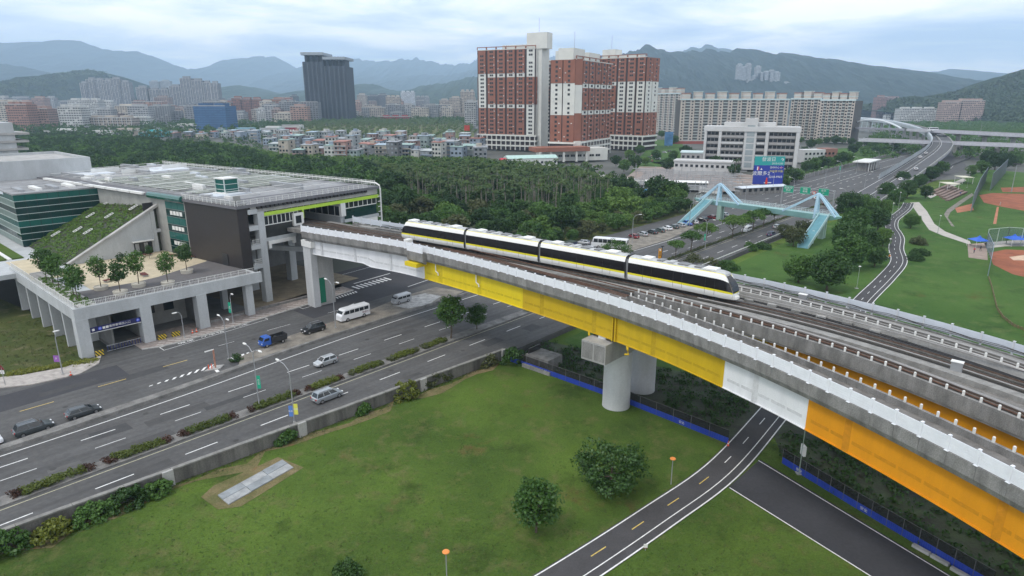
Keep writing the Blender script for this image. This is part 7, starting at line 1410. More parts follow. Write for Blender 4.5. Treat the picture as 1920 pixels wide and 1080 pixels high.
# ================================================================== BRICK RED TOWERS
brick = M('brick red tile', (.265, .108, .070), var=.1, sc_=.15, fine=.05); cream_w = M('cream white tile', (.64, .64, .59), var=.07, sc_=.15, fine=.04); slotd = M('dark slot', (.045, .03, .03), var=.1)
twin = MB(); twin.box(-1.75, -.15, -.12, .1, 0, 1.6); twin.box(.15, 1.75, -.12, .1, 0, 1.6); twm = mesh_of('window', twin, M('tower glass', (.018, .02, .024), rough=.2, var=.1)); lw = MB(); lw.box(-.9, .9, -.12, .1, 0, 1.6); lwm = mesh_of('window', lw, MATS['tower glass'])
acm = mesh_of('air_conditioner', MB().box(-.45, .45, -.45, .05, 0, .6), offw)
def facade(t, F, width, floors, fh, z0, bays, zones, y=0, slot=2.0, wm=None, ang=0):
    """bays: number; zones: list of (bay0, bay1, floor0, floor1) that are brick, rest cream; face lies at local y=0 looking to -y"""
    bw_ = width / bays; F.flip = False
    for b in range(bays):
        f0 = 0
        def isb(f_): return any(a <= b < c and d <= f_ < e_ for a, c, d, e_ in zones)
        while f0 < floors:
            f1 = f0
            while f1 < floors and isb(f1) == isb(f0): f1 += 1
            pr = .35 if isb(f0) else .12
            mk('tile_panel', MB().box(b * bw_ + slot / 2, (b + 1) * bw_ - slot / 2, -pr, 0, z0 + f0 * fh + .06, z0 + f1 * fh - .06, F), brick if isb(f0) else cream_w, t); f0 = f1
        for f_ in range(floors):
            if (b * 7 + f_ * 3) % 29 == 5: continue
            if (b * 5 + f_ * 11) % 7 < 3: p = F((b + .5 + .28 * (-1 if f_ % 2 else 1)) * bw_, -(.35 if isb(f_) else .12), z0 + f_ * fh + .35); newobj('air_conditioner', acm, t, (p[0] - ORG[t.name][0], p[1] - ORG[t.name][1], p[2]), ang)
            p = F((b + .5) * bw_, -(.35 if isb(f_) else .12), z0 + f_ * fh + 1.0); o = newobj('window', wm or twm, t, (p[0] - ORG[t.name][0], p[1] - ORG[t.name][1], p[2] - ORG[t.name][2]), ang)
def tower(label, A, B, depth, floors, fh, z0, bays, zones, side_zones, pent, top, left_depth=0):
    """A, B: ground ends of the front; depth goes away from the camera"""
    a, b = Vector((A[0], A[1], 0)), Vector((B[0], B[1], 0)); d = b - a; ang = math.atan2(d.y, d.x); W_ = d.length; t = thing('apartment_tower', label, 'tower', (a.x, a.y, 0)); F = frame((a.x, a.y, 0), ang); F.flip = False; H = z0 + floors * fh
    mk('core', MB().box(.1, W_ - .1, .02, depth, 0, H, F), slotd, t); facade(t, F, W_, floors, fh, z0, bays, zones, ang=ang)
    # right flank
    F2 = frame(F(W_, 0, 0), ang + math.pi / 2); facade(t, F2, depth, floors, fh, z0, 2, side_zones, slot=.8, wm=lwm, ang=ang + math.pi / 2)
    F3 = frame(F(0, depth, 0), ang - math.pi / 2); facade(t, F3, depth, floors, fh, z0, 2, side_zones, slot=.8, wm=lwm, ang=ang - math.pi / 2)
    # podium storeys: pale grid
    for f_ in range(3):
        mk('podium_band', MB().box(-1, W_ + 1.5, -1.2, depth + 1, f_ * (z0 / 3) + z0 / 3 - 1.3, f_ * (z0 / 3) + z0 / 3, F), cream_w, t)
        for k in range(bays * 2 + 1): x = W_ * k / (bays * 2); mk('podium_pier', MB().box(x - .4, x + .4, -1.1, -.1, f_ * (z0 / 3), f_ * (z0 / 3) + z0 / 3 - 1.3, F), cream_w, t)
    mk('parapet', MB().box(0, W_, -.5, .2, H, H + .5, F), cream_w, t); mk('crown_beam', MB().box(0, W_, -.6, .1, H + 2.2, H + 2.8, F), brick, t)
    for k in range(bays + 1): x = W_ * k / bays; mk('crown_post', MB().box(max(0, x - .6), min(W_, x + .6), -.5, .1, H + .5, H + 2.2, F), brick, t)
    for x0, x1, y0, y1, h in pent: mk('penthouse', MB().box(x0 * W_, x1 * W_, y0 * depth, y1 * depth, H, H + h, F), cream_w, t)
    x0, x1 = pent[0][0] * W_, pent[0][1] * W_; q = MB(); p = F((x0 + x1) / 2, depth * .3, H + pent[0][4]); q.tube([p, (p[0], p[1], p[2] + 12)], .12, 4); mk('mast', q, grey, t)
    return t
def gd(px, D): return ((px - 960) / FPX * (D * _cp + (CAM_H) * _sp) if False else (px - 960) * (math.hypot(D, 0) * 1.0) / (FPX * _cp + (540 - 188.5) * _sp) , D)
T_A, T_B = gd(896, 612), gd(1004, 585)
t1 = tower('left brick red and cream apartment tower with the tall pale stair core', T_A, T_B, 22, 22, 3.28, 13.5, 6, [(0, 5, 16, 22), (1, 6, 8, 15), (0, 5, 0, 7)], [(0, 2, 8, 15)], [(.83, 1.16, .1, .6, 13), (.4, .83, .2, .6, 4)], 0)
mk('stair_core', MB().box(54.5, 62.5, 3, 18, 0, 95, frame(T_A + (0,), math.atan2(T_B[1] - T_A[1], T_B[0] - T_A[0]))), cream_w, t1)
C0, C1, C2 = gd(1040, 520), gd(1078, 492), gd(1146, 560)
t2 = tower('middle brick red apartment tower with blank brick end wall', C1, C2, 20, 18, 3.25, 13, 6, [(0, 6, 13, 18), (1, 6, 7, 12), (0, 6, 0, 6)], [(0, 2, 13, 18), (0, 2, 0, 6)], [(.0, .28, .1, .7, 8), (.45, .75, .2, .7, 7)], 0)
F = frame(C0 + (0,), math.atan2(C1[1] - C0[1], C1[0] - C0[0])); W_ = math.dist(C0, C1)
for x0, x1 in ((0, W_ * .62), (W_ * .74, W_ - .1)):
    for z0, z1, m_ in ((0, 14, cream_w), (14, 34, brick), (34, 54, cream_w), (54, 72, brick)): mk('end_wall_panel', MB().box(x0, x1, -.2, 6, z0, z1 - .1, F), m_, t2)
for k in range(18): mk('slot_slab', MB().box(W_ * .62, W_ * .74, .6, 3, 14 + k * 3.25, 15 + k * 3.25, F), cream_w, t2)
mk('penthouse', MB().box(0, W_ * .62, 0, 8, 72, 79, F), cream_w, t2)
D0, D1, D2 = gd(1128, 640), gd(1164, 600), gd(1209, 588)
t3 = tower('right brick red apartment tower with cream middle storeys', gd(1122, 618), D2, 24, 20, 3.3, 13, 5, [(0, 5, 14, 20), (0, 2, 7, 13), (0, 5, 0, 6)], [(0, 2, 14, 20), (0, 2, 0, 6)], [(.02, .3, .1, .6, 8), (.3, .8, .2, .6, 3)], 0)
t4 = tower('narrow rear slice of apartment tower between the left and middle towers', gd(1022, 640), gd(1042, 640), 16, 19, 3.3, 13, 2, [(0, 2, 17, 19), (0, 2, 8, 13)], [], [(.1, .6, .1, .5, 4)], 0)
# brick canopy hall at the foot of the towers
hl = thing('entrance_hall', 'brick red framed entrance hall at the foot of the towers', 'hall', gd(1050, 480) + (0,), .3); ORG[hl.name] = (0, 0, 0)
mk('canopy', MB().box(-20, 22, -6, 10, 7.5, 10.5), brick, hl); mk('hall_body', MB().box(-10, 40, 2, 20, 0, 9), cream_w, hl)
for x in (-18, -8, 2, 12, 20): mk('column', MB().box(x - .8, x + .8, -5, -3.4, 0, 7.5), cream_w, hl)
for k in range(9): newobj('window', twm, hl, (-8 + k * 5, 1.9, 3))
# ================================================================== CREAM APARTMENT BLOCKS
apt_w = M('apartment beige tile', (.54, .48, .42), var=.1, sc_=.1, fine=.05); apt_d = M('apartment balcony grey', (.42, .44, .42), var=.12, sc_=.2); apt_t = M('apartment turquoise trim', (.52, .62, .62), var=.06); rtile = M('penthouse red tile', (.36, .13, .09), var=.1); apt_s = M('apartment recess', (.10, .095, .09), var=.1)
aw = mesh_of('window', MB().box(-.8, .8, -.12, .06, 0, 1.5), MATS['tower glass']); bal = MB(); bal.box(-1.9, 1.9, -1.3, 0, 0, 1.1); bal.box(-1.95, 1.95, -1.35, 0, -.15, .05); balm = mesh_of('balcony', bal, apt_d)
def apartments(label, A, B, depth, floors, fh, bays, flank, houses):
    a, b = Vector((A[0], A[1], 0)), Vector((B[0], B[1], 0)); d = b - a; ang = math.atan2(d.y, d.x); W_ = d.length; t = thing('apartment_block', label, 'apartment block', (a.x, a.y, 0)); F = frame((a.x, a.y, 0), ang); H = floors * fh
    mk('core', MB().box(.1, W_ - .1, .4, depth, 0, H, F), apt_s, t)
    def face(F_, W2, nb, an):
        w1 = W2 / nb
        for k in range(nb):
            if k % 2 == 0:
                mk('wall_pier', MB().box(k * w1 + .05, (k + 1) * w1 - .05, 0, .6, 0, H, F_), apt_w, t)
                for f_ in range(floors): p = F_((k + .5) * w1, -.02, f_ * fh + .9); newobj('window', aw, t, (p[0] - a.x, p[1] - a.y, p[2]), an)
            else:
                for f_ in range(floors): p = F_((k + .5) * w1, .3, f_ * fh + .1); o = newobj('balcony', balm, t, (p[0] - a.x, p[1] - a.y, p[2]), an); o.scale = (w1 / 3.9, 1, 1)
        mk('cornice', MB().box(-.6, W2 + .6, -1.0, .4, H, H + 1.6, F_), apt_t, t)
    face(F, W_, bays, ang)
    if flank: face(frame(F(W_, 0, 0), ang + math.pi / 2), depth, flank, ang + math.pi / 2)
    for k in range(houses):
        x = W_ * (k + .5) / houses; w_ = min(4.0, W_ / houses * .38); q = mk('roof_house', MB().box(x - w_, x + w_, 2, 9, H + 1.6, H + 7 + (k % 2) * 1.6, F), apt_w, t); mk('roof_house_cap', MB().box(x - w_ - .5, x + w_ + .5, 1.5, 9.5, H + 7 + (k % 2) * 1.6, H + 7.6 + (k % 2) * 1.6, F), rtile if k % 2 == 0 else apt_t, q)
        mk('roof_band', MB().box(x - w_ - .3, x + w_ + .3, 1.7, 9.2, H + 4.2, H + 4.8, F), apt_t, q)
    return t
apartments('long cream apartment slab with red capped roof houses, widest of the blocks', gd(1277, 735), gd(1480, 740), 18, 14, 3.1, 23, 0, 9)
apartments('pale apartment slab standing farther back beside the right brick tower', gd(1207, 960), gd(1276, 880), 18, 16, 3.2, 15, 0, 5)
apartments('cream apartment block between the long slab and the corner block', gd(1484, 770), gd(1540, 745), 18, 14, 3.15, 9, 0, 3)
apartments('cream corner apartment block at the right end of the row', gd(1540, 715), gd(1604, 690), 22, 14, 3.05, 11, 0, 4)
# ================================================================== OFFICE BUILDING
of_w = M('office white panel', (.52, .52, .51), var=.06, sc_=.2, fine=.04); of_g = M('office grey band', (.33, .32, .31), var=.08, sc_=.3)
oa, ob = gd(1326, 432), gd(1418, 400); oc = gd(1508, 412)
oang = math.atan2(ob[1] - oa[1], ob[0] - oa[0]); off = thing('office_building', 'white and grey banded office building behind the blue billboard', 'office building', (oa[0], oa[1], 0)); F = frame(oa + (0,), math.atan2(oc[1] - oa[1], oc[0] - oa[0])); WO = math.dist(oa, oc); oang = math.atan2(oc[1] - oa[1], oc[0] - oa[0])
mk('core', MB().box(0, WO, 1.4, 18, 0, 25.5, F), of_g, off)
for x0, x1 in ((0, 1.6), (9, 10.8), (WO - 20, WO - 18), (WO - 2.2, WO)): mk('frame_pier', MB().box(x0, x1, -.8, 1.5, 0, 24, F), of_w, off)
mk('top_band', MB().box(-.4, WO + .4, -1, 18.4, 24, 27, F), of_w, off); mk('stair_tower', MB().box(WO * .43, WO * .56, -.4, 8, 0, 32, F), of_w, off); mk('plant_room', MB().box(WO * .2, WO * .75, 6, 16, 27, 29.5, F), of_w, off)
for k in range(7): mk('stair_glazing', MB().box(WO * .455, WO * .535, -.5, -.38, 1.5 + k * 3.9, 4.6 + k * 3.9, F), M('pale stair glass', (.30, .34, .35), rough=.25, var=.1), off)
for f_ in range(6):
    for x0, x1 in ((10.9, WO * .43 - .2), (WO * .56 + .2, WO - 20.2)):
        mk('balcony_band', MB().box(x0, x1, -.9, 1.2, f_ * 4 + .1, f_ * 4 + 1.4, F), of_g if f_ % 2 else of_w, off)
        n_ = 5
        for k in range(n_): p = F(x0 + (x1 - x0) * (k + .5) / n_, 1.36, f_ * 4 + 1.7); o = newobj('window', aw, off, (p[0] - oa[0], p[1] - oa[1], p[2]), oang); o.scale = (1.2, 1, 1)
    for x0, x1 in ((1.7, 8.9), (WO - 17.9, WO - 2.3)):
        mk('spandrel', MB().box(x0, x1, .2, 1.38, f_ * 4, f_ * 4 + 1.5, F), of_g, off)
        n_ = 3 if x1 < 10 else 6
        for k in range(n_): p = F(x0 + (x1 - x0) * (k + .5) / n_, 1.2, f_ * 4 + 1.6); o = newobj('window', aw, off, (p[0] - oa[0], p[1] - oa[1], p[2]), oang); o.scale = (1.3, 1, 1.25)
for f_ in range(6): mk('flank_band', MB().box(WO, WO + .5, 2, 17, f_ * 4, f_ * 4 + 1.6, F), of_w, off)
for nm, p0, p1, h, m_ in (('annex', gd(1272, 398), gd(1385, 385), 7.5, of_w), ('upper_annex', gd(1284, 412), gd(1325, 408), 11.5, of_w)):
    fr__ = frame(p0 + (0,), math.atan2(p1[1] - p0[1], p1[0] - p0[0])); w__ = math.dist(p0, p1); mk(nm, MB().box(0, w__, 0, 12, 0, h, fr__), m_ if nm == 'annex' else of_g, off); mk(nm + '_roof', MB().box(-.4, w__ + .4, -.5, 12.4, h, h + .8, fr__), of_w if nm == 'annex' else apt_t, off)
    for k in range(int(w__ // 3)): p = fr__(1.5 + k * 3, -.05, h - 3); newobj('window', aw, off, (p[0] - oa[0], p[1] - oa[1], p[2]), math.atan2(p1[1] - p0[1], p1[0] - p0[0]))
# pink annex behind the office, right
anx = thing('brick_annex', 'small white block with a brick end behind the far road wall', 'building', gd(1520, 470) + (0,), .25); ORG[anx.name] = (0, 0, 0); mk('body', MB().box(0, 18, 0, 10, 0, 9), of_w, anx); mk('brick_end', MB().box(18, 28, -.3, 10, 0, 9.6), M('dull brick', (.26, .13, .10), var=.1), anx)
for k in range(8): newobj('window', aw, anx, (2 + k * 3.2, -.35 if k > 4 else -.05, 2 + 0), 0); newobj('window', aw, anx, (2 + k * 3.2, -.35 if k > 4 else -.05, 5.5), 0)
# ================================================================== BILLBOARD
bb = thing('billboard', 'large blue and teal advertising billboard in front of the office building', 'billboard', at(1437, 358, 0), -.06); ORG[bb.name] = (0, 0, 0); bb.scale = (1.13, 1, 1.08)
bblue2 = M('billboard blue', (.018, .035, .28), rough=.4, var=.03); bteal = M('billboard teal', (.02, .30, .29), rough=.4, var=.03)
mk('blue_panel', MB().box(-6.4, 6.4, -.15, .15, 3.0, 11.6), bblue2, bb); mk('teal_panel', MB().box(-6.4, 6.4, -.17, .15, 11.65, 15.6), bteal, bb)
for x in (-5, 0, 5): mk('support', MB().box(x - .15, x + .15, .3, .6, 0, 15), grey, bb)
def bt(tx, size, x, z, m_=offw, sx=1): o = text_obj('board_lettering', tx, size, (x, -.2, z), (math.pi / 2, 0, 0), m_, None, .01, sx=sx); o.parent = bb
bt('發波日', 2.0, -.4, 14.2); bt('2913-1333', 1.1, 3.4, 12.4); bt('波爾多2', 2.1, -3.2, 7.9, sx=1.05); bt('接待中心', 1.0, 2.4, 10.6); bt('中和景平路', 1.15, 3.2, 8.9, M('lettering gold', (.55, .50, .12), var=0)); bt('2218-9903', 1.35, 3.1, 6.4); bt('↑', 2.2, 5.3, 14.0); bt('←', 1.8, 5.3, 10.6, M('lettering pink', (.8, .35, .4), var=0)); bt('▲', 1.0, -3.2, 9.9)
for k, c in enumerate(((.02, .05, .3), (.7, .7, .7), (.5, .03, .04))): mk('tricolour', MB().box(-5.6 + k * .5, -5.12 + k * .5, -.2, -.15, 9.4, 11.0), M('flag %d' % k, c, var=0), bb)
mk('red_figure', MB().lathe([(.6, 3.2), (.5, 4.6), (.3, 5.3), (.35, 5.8), (.1, 6.1)], (-.5, -.1, 0), 8), M('figure red', (.55, .04, .03), var=.1), bb); mk('white_band', MB().box(-1.5, 1.6, -.22, -.15, 3.6, 4.0), offw, bb)
shed('sales_hut', 'low white roofed sales hut below the billboard', 1425, 362, 26, 5, 3.2, conc_d, memb, .35)

# lawns and trees between the towers, the apartment blocks and the office
for px in ([(1195, 300), (1230, 262), (1275, 262), (1290, 290), (1250, 310)], [(1270, 318), (1230, 332), (1180, 326), (1195, 306), (1280, 300), (1330, 318)], [(1505, 330), (1510, 280), (1680, 275), (1690, 290), (1600, 312)]):
    sheet('mid_lawn', [at(a, b, 0) for a, b in px], .02, grass2)
mid = [(1225, 262, 3), (1240, 258, 1), (1255, 264, 0), (1215, 268, 0), (1265, 270, 1), (1250, 322, 0), (1262, 300, 1), (1285, 296, 0), (1300, 302, 1), (1230, 300, 1), (1210, 310, 3), (1190, 318, 0), (1170, 322, 1), (1155, 312, 0), (1180, 300, 3), (1200, 290, 1), (1510, 325, 0), (1525, 322, 1), (1540, 318, 0), (1553, 315, 1), (1566, 312, 0), (1578, 309, 0), (1590, 306, 1), (1508, 292, 0), (1520, 280, 0), (1535, 272, 3), (1550, 270, 1), (1565, 272, 0), (1580, 270, 3), (1595, 274, 0), (1610, 278, 1), (1625, 276, 0), (1640, 278, 1), (1655, 280, 0), (1600, 290, 0), (1620, 292, 1), (1640, 292, 0), (1660, 290, 1), (1675, 284, 0), (1500, 268, 3), (1470, 352, 1), (1480, 346, 0), (1492, 342, 1), (1375, 332, 0), (1340, 320, 0)]
for i, (px, py, k) in enumerate(mid):
    lab = ('tree on the lawn left of the long cream slab' if px < 1300 and py < 280 else 'tree along the drive between the brick towers and the office' if px < 1320 else 'tree beside the office annex' if px < 1400 else 'tree between the billboard and the road wall' if px < 1500 else 'tree behind the far road wall near the white roofed pavilion' if py > 300 else 'tree at the foot of the corner apartment block')
    plant('distant_tree', FR[k], at(px, py, 0), i * 1.1, .8 + .3 * ((i * 37) % 10) / 10, ('dark', 'mid green', 'tall', 'bright')[k] + ' ' + lab, group='trees of the middle distance')
plant('date_palm', palm_proto(10, 99, L_palm, 16, 3.4), at(1377, 335, 0), 0, 1.0, 'single feathery palm in front of the office building', 'palm')
for i, (px, py) in enumerate(((1200, 305), (1208, 301), (1216, 297), (1225, 293), (1236, 290), (1246, 287), (1256, 285), (1222, 303), (1234, 299))):
    car('distant_car', 'small parked car on the drive beside the right brick tower', 'car', at(px, py, .02), .5 + i, (wht, silver, dkg, redc)[i % 4], group='cars parked by the towers')
t = thing('site_billboard', 'small blue billboard on the lawn left of the long slab', 'billboard', at(1253, 275, 0)); ORG[t.name] = (0, 0, 0); mk('panel', MB().box(-4, 4, -.2, .2, 1, 14), M('billboard light blue', (.10, .24, .45), var=.3, sc_=.2), t); mk('support', MB().box(-.3, .3, .2, .6, 0, 13), grey, t)
t = thing('red_hoarding', 'long dull red hoarding at the foot of the long slab', 'hoarding', at(1292, 270, 0)); ORG[t.name] = (0, 0, 0); mk('panel', MB().box(-20, 18, -.2, .2, 0, 3), M('dull red', (.30, .07, .05), var=.1), t); mk('cap', MB().box(-20, 18, -.25, .25, 3, 3.2), offw, t)
# ================================================================== CITY BELT
cw = MB(); 
def city(name, label, x0, x1, yt, yb, col, cat='building', fl_h=3.3, bay=3.4, group=None, tops=1, wincol=None, rz=0, deep=None, band=None, base_z=0, D=None, fill=.62):
    if D is None: c = at((x0 + x1) / 2, yb, 0); D = c[1]
    W_ = (x1 - x0) / FPX * D * _cp * 1.05; X = ((x0 + x1) / 2 - 960) / FPX * D * (1 / _cp) * .97
    if base_z: X = far_at((x0 + x1) / 2, yb, D)[0]
    ztop = far_at((x0 + x1) / 2, yt, D)[2]; zb = base_z; H = max(5, ztop - zb); dp = deep or max(10, min(W_, 22))
    t = thing(name, label, cat, (X, D, zb), rz, group); ORG[t.name] = (0, 0, 0); wm1 = M('city wall %.2f %.2f %.2f' % col, col, var=.12, sc_=.06, fine=.06)
    mk('wall', MB().box(-W_ / 2, W_ / 2, 0, dp, 0, H), wm1, t)
    nf = min(40, max(1, int(H / fl_h))); nb = min(26, max(2, int(W_ / bay))); q = MB(); fh = H / nf; bw_ = W_ / nb
    for f_ in range(nf):
        for b in range(nb):
            if (b * 13 + f_ * 7 + int(x0)) % 11 == 0: continue
            q.box(-W_ / 2 + bw_ * (b + .5 - fill / 2), -W_ / 2 + bw_ * (b + .5 + fill / 2), -.25, .05, f_ * fh + fh * .3, f_ * fh + fh * .78)
    nd_ = max(1, int(dp / bay))
    for sd in (-1, 1):
        for f_ in range(nf):
            for b in range(nd_): y = dp * (b + .5) / nd_; q.box(min(sd * W_ / 2 - .05 * sd, sd * W_ / 2 + .25 * sd), max(sd * W_ / 2 - .05 * sd, sd * W_ / 2 + .25 * sd), y - bw_ * .25, y + bw_ * .25, f_ * fh + fh * .3, f_ * fh + fh * .78)
    o = mk('windows', q, M('city glass', (.025, .028, .032), rough=.3, var=.2, sc_=.1) if not wincol else wincol, t); o['kind'] = 'stuff'
    q = MB()
    if band:
        q = MB()
        for b in range(0, nb + 1, 2): q.box(-W_ / 2 + bw_ * b - .5, -W_ / 2 + bw_ * b + .5, -.8, 0, 0, H)
        o = mk('pilasters', q, band, t); o['kind'] = 'stuff'
    for k in range(tops):
        x = -W_ / 2 + W_ * (k + .5) / tops; w_ = W_ / tops * .3; mk('roof_house', MB().box(x - w_, x + w_, dp * .2, dp * .7, H, H + min(6, 2.5 + H * .04)), wm1, t)
    mk('parapet', MB().box(-W_ / 2 - .3, W_ / 2 + .3, -.35, .1, H, H + 1.0), M('city parapet', (.42, .42, .41), var=.1), t); return t
G1, G2, BR, PK, WH, BG = (.27, .275, .28), (.36, .36, .36), (.27, .13, .10), (.36, .24, .20), (.52, .52, .50), (.40, .35, .30)
pil = M('pale pilaster', (.46, .45, .44), var=.08)
# the dark twin tower
dk = M('tower dark blue', (.010, .015, .027), rough=.6, var=.15, sc_=.05); D = 1300.0
t = thing('dark_tower', 'tall dark blue twin tower with flat overhanging roofs', 'tower', (far_at(611, 150, D)[0], D) + (0,)); ORG[t.name] = (0, 0, 0); Hd = far_at(611, 116, D)[2]; k_ = D / FPX
for x0, x1, dz in ((-38, -2, 0), (0, 37, -8)):
    mk('shaft', MB().box(x0 * k_, x1 * k_, 0, 60, 0, Hd + dz), dk, t); mk('roof_slab', MB().box((x0 - 2) * k_, (x1 + 1) * k_, -6, 64, Hd + dz + 12, Hd + dz + 17), G1 and M('tower roof slab', (.30, .33, .36)), t)
    for x in (x0 + 4, x0 + 13, x1 - 13, x1 - 4): mk('roof_column', MB().box(x * k_ - 2, x * k_ + 2, 4, 40, Hd + dz, Hd + dz + 12), dk, t)
    q = MB()
    for f_ in range(46):
        for b in range(9): q.box((x0 + (x1 - x0) * (b + .25) / 9) * k_, (x0 + (x1 - x0) * (b + .75) / 9) * k_, -1.0, .1, f_ * (Hd + dz) / 46 + 1.2, f_ * (Hd + dz) / 46 + 2.9)
    o = mk('windows', q, M('tower pale glass', (.05, .062, .085), rough=.25, var=.3, sc_=.02), t); o['kind'] = 'stuff'
    for b in range(0, 10, 2): mk('fin', MB().box((x0 + (x1 - x0) * b / 9.0) * k_ - 1, (x0 + (x1 - x0) * b / 9.0) * k_ + 1, -2.5, 0, 0, Hd + dz), M('tower fin', (.07, .08, .10)), t)
# building wrapped in blue scaffolding net
t = city('wrapped_building', 'building wrapped in blue scaffolding net', 390, 447, 199, 247, (.045, .11, .22), 'building', 3.2, 4, wincol=M('net blue', (.06, .14, .28), var=.15, sc_=.05), tops=2, deep=38, fill=.85)
# grey residential towers on the left skyline
for i, (a, b, yt) in enumerate(((195, 207, 156), (207, 222, 149), (222, 236, 150), (236, 250, 151), (250, 266, 148), (266, 281, 154))):
    city('residential_tower', '%s of the grey slab towers left on the skyline' % ('first second third fourth fifth sixth'.split()[i]), a, b, yt, 217, (.27, .275, .29), 'tower', 3.3, 4, 'grey slab towers left', band=pil)
for i, (a, b, yt) in enumerate(((293, 312, 164), (316, 333, 168), (333, 349, 168), (352, 372, 162), (373, 392, 147), (393, 412, 151), (413, 425, 155), (426, 439, 156))):
    city('residential_tower', '%s of the stepped grey towers left of the dark twin tower' % ('first second third fourth fifth sixth seventh eighth'.split()[i]), a, b, yt, 218, (.26, .265, .28), 'tower', 3.3, 4, 'stepped grey towers', band=pil)
for a, b, yt, c_, lab in ((318, 334, 153, G2, 'pale tower rising behind the stepped towers on the left'), (337, 355, 152, G2, 'pale tower rising behind the stepped towers on the right')): city('residential_tower', lab, a, b, yt, 206, c_, 'tower')
# named blocks of the belt
tab = [(0, 16, 178, 222, G1, 'narrow grey block at the left picture edge below the hills'), (17, 58, 183, 226, G2, 'pale block with rounded roof ornaments at the far left'), (54, 92, 196, 246, (.34, .19, .15), 'salmon pink apartment block at the left'), (88, 128, 204, 244, PK, 'dull pink apartment block next to the salmon one'), (104, 126, 184, 222, PK, 'pinkish tower behind the salmon blocks'), (147, 188, 201, 246, WH, 'white ribbed apartment block left of the colonnaded slab'), (168, 222, 188, 228, WH, 'broad white apartment block with set back top'), (192, 276, 221, 245, BG, 'long low slab with pale pillars above the wood'), (276, 305, 221, 238, WH, 'pale terrace of low houses with balconies'), (222, 305, 211, 226, BG, 'cream block behind the colonnaded slab'),
       (440, 462, 192, 226, BR, 'first brown brick block right of the blue net building'), (460, 478, 184, 226, BR, 'second brown brick block right of the blue net building'), (476, 496, 186, 226, BR, 'third brown brick block right of the blue net building'), (494, 512, 186, 226, BR, 'fourth brown brick block right of the blue net building'), (512, 530, 190, 226, BR, 'fifth brown brick block right of the blue net building'), (530, 552, 186, 224, (.34, .17, .11), 'orange brown brick block beside the dark twin tower'), (552, 566, 187, 222, BR, 'narrow brown block touching the dark twin tower'), (502, 540, 205, 230, WH, 'white block in front of the brown brick row'), (565, 577, 180, 216, (.08, .09, .10), 'thin dark slab left of the twin tower base'), (592, 622, 197, 228, BG, 'beige block in front of the twin tower'), (642, 662, 184, 214, G2, 'pale block right of the twin tower'), (684, 700, 178, 216, BG, 'cream tower left of the dark office pair'), (702, 722, 180, 214, (.10, .10, .11), 'dark block in the middle of the skyline'), (721, 738, 178, 214, (.13, .13, .14), 'dark topped block left of the white framed block'), (735, 760, 182, 222, BG, 'beige stepped block left of the white framed block'), (762, 787, 173, 210, (.55, .56, .58), 'white framed dark glass block on the skyline'), (788, 812, 182, 216, G1, 'grey block right of the white framed block'), (830, 848, 188, 222, BG, 'beige tower cluster left of the red towers'), (848, 870, 184, 224, BG, 'stepped beige towers nearest the brick red towers'), (868, 893, 172, 224, BG, 'tall beige tower just left of the brick red tower'), (875, 895, 192, 240, G2, 'grey lower block at the left brick tower foot'), (724, 775, 219, 232, (.30, .05, .05), 'red terrace of houses behind the palm park'),
       (1612, 1628, 182, 222, (.30, .18, .16), 'brownish tower just right of the corner apartment block'), (1628, 1652, 184, 220, (.31, .20, .19), 'pinkish tower behind the arch'), (1648, 1664, 203, 222, (.33, .17, .14), 'low brick block behind the arch'), (1656, 1722, 204, 229, WH, 'white horizontal slab below the right hill'), (1733, 1764, 192, 231, (.42, .31, .27), 'left half of the pink block below the right hill'), (1762, 1804, 189, 231, (.42, .31, .27), 'right half of the pink block below the right hill'), (1898, 1925, 199, 228, (.34, .15, .11), 'brick red block at the right picture edge')]
for a, b, yt, yb, c_, lab in tab: city('apartment_block', lab, a, b, yt, yb, c_, 'building', tops=1 if b - a < 24 else 3, band=pil if lab.startswith('long low') else None)
# signboard wall and low commercial sheds in front of the belt
for a, b, yt, yb, c_, lab in ((115, 172, 246, 256, WH, 'long white low hall behind the left wood'), (190, 230, 249, 258, WH, 'low white hall with windows behind the left wood'), (232, 288, 245, 255, BG, 'long beige hall behind the left wood'), (285, 335, 249, 256, (.08, .40, .44), 'bright turquoise shed behind the wood'), (345, 392, 236, 247, WH, 'white low store left of the blue net building'), (448, 500, 244, 253, (.22, .36, .42), 'blue roofed shed right of the blue net building'), (505, 548, 241, 252, WH, 'white store beside the red sign wall')):
    city('low_hall', lab, a, b, yt, yb, c_, 'hall', 4, 6, tops=1)
t = city('sign_wall', 'white store front with a big dark red sign panel', 546, 576, 235, 254, WH, 'store', 20, 40, tops=0)
W_ = 30 / FPX * t.location.y; mk('red_panel', MB().box(-W_ * .48, W_ * .36, -.5, -.3, 1, 10), M('sign dark red', (.22, .02, .03), var=.1), t); [mk('sign_stroke', MB().box(-W_ * .38 + k * W_ * .16, -W_ * .27 + k * W_ * .16, -.6, -.5, 4.6 + .3 * (k % 2), 7.4), offw, t) for k in range(4)]
city('yellow_store', 'small yellow store beside the red sign wall', 576, 592, 244, 255, (.50, .32, .04), 'store', 5, 6, tops=0)
t = thing('red_pylon_sign', 'bright red banner sign standing left of the brick tower', 'sign', at(876, 262, 0)); ORG[t.name] = (0, 0, 0)
for k in range(3): mk('red_panel', MB().box(-3 + k * 2.1, -1.2 + k * 2.1, -.2, .2, 10, 16), M('banner red', (.5, .03, .02), var=.05), t)
mk('post', MB().box(-.3, .3, -.1, .3, 0, 10), grey, t)
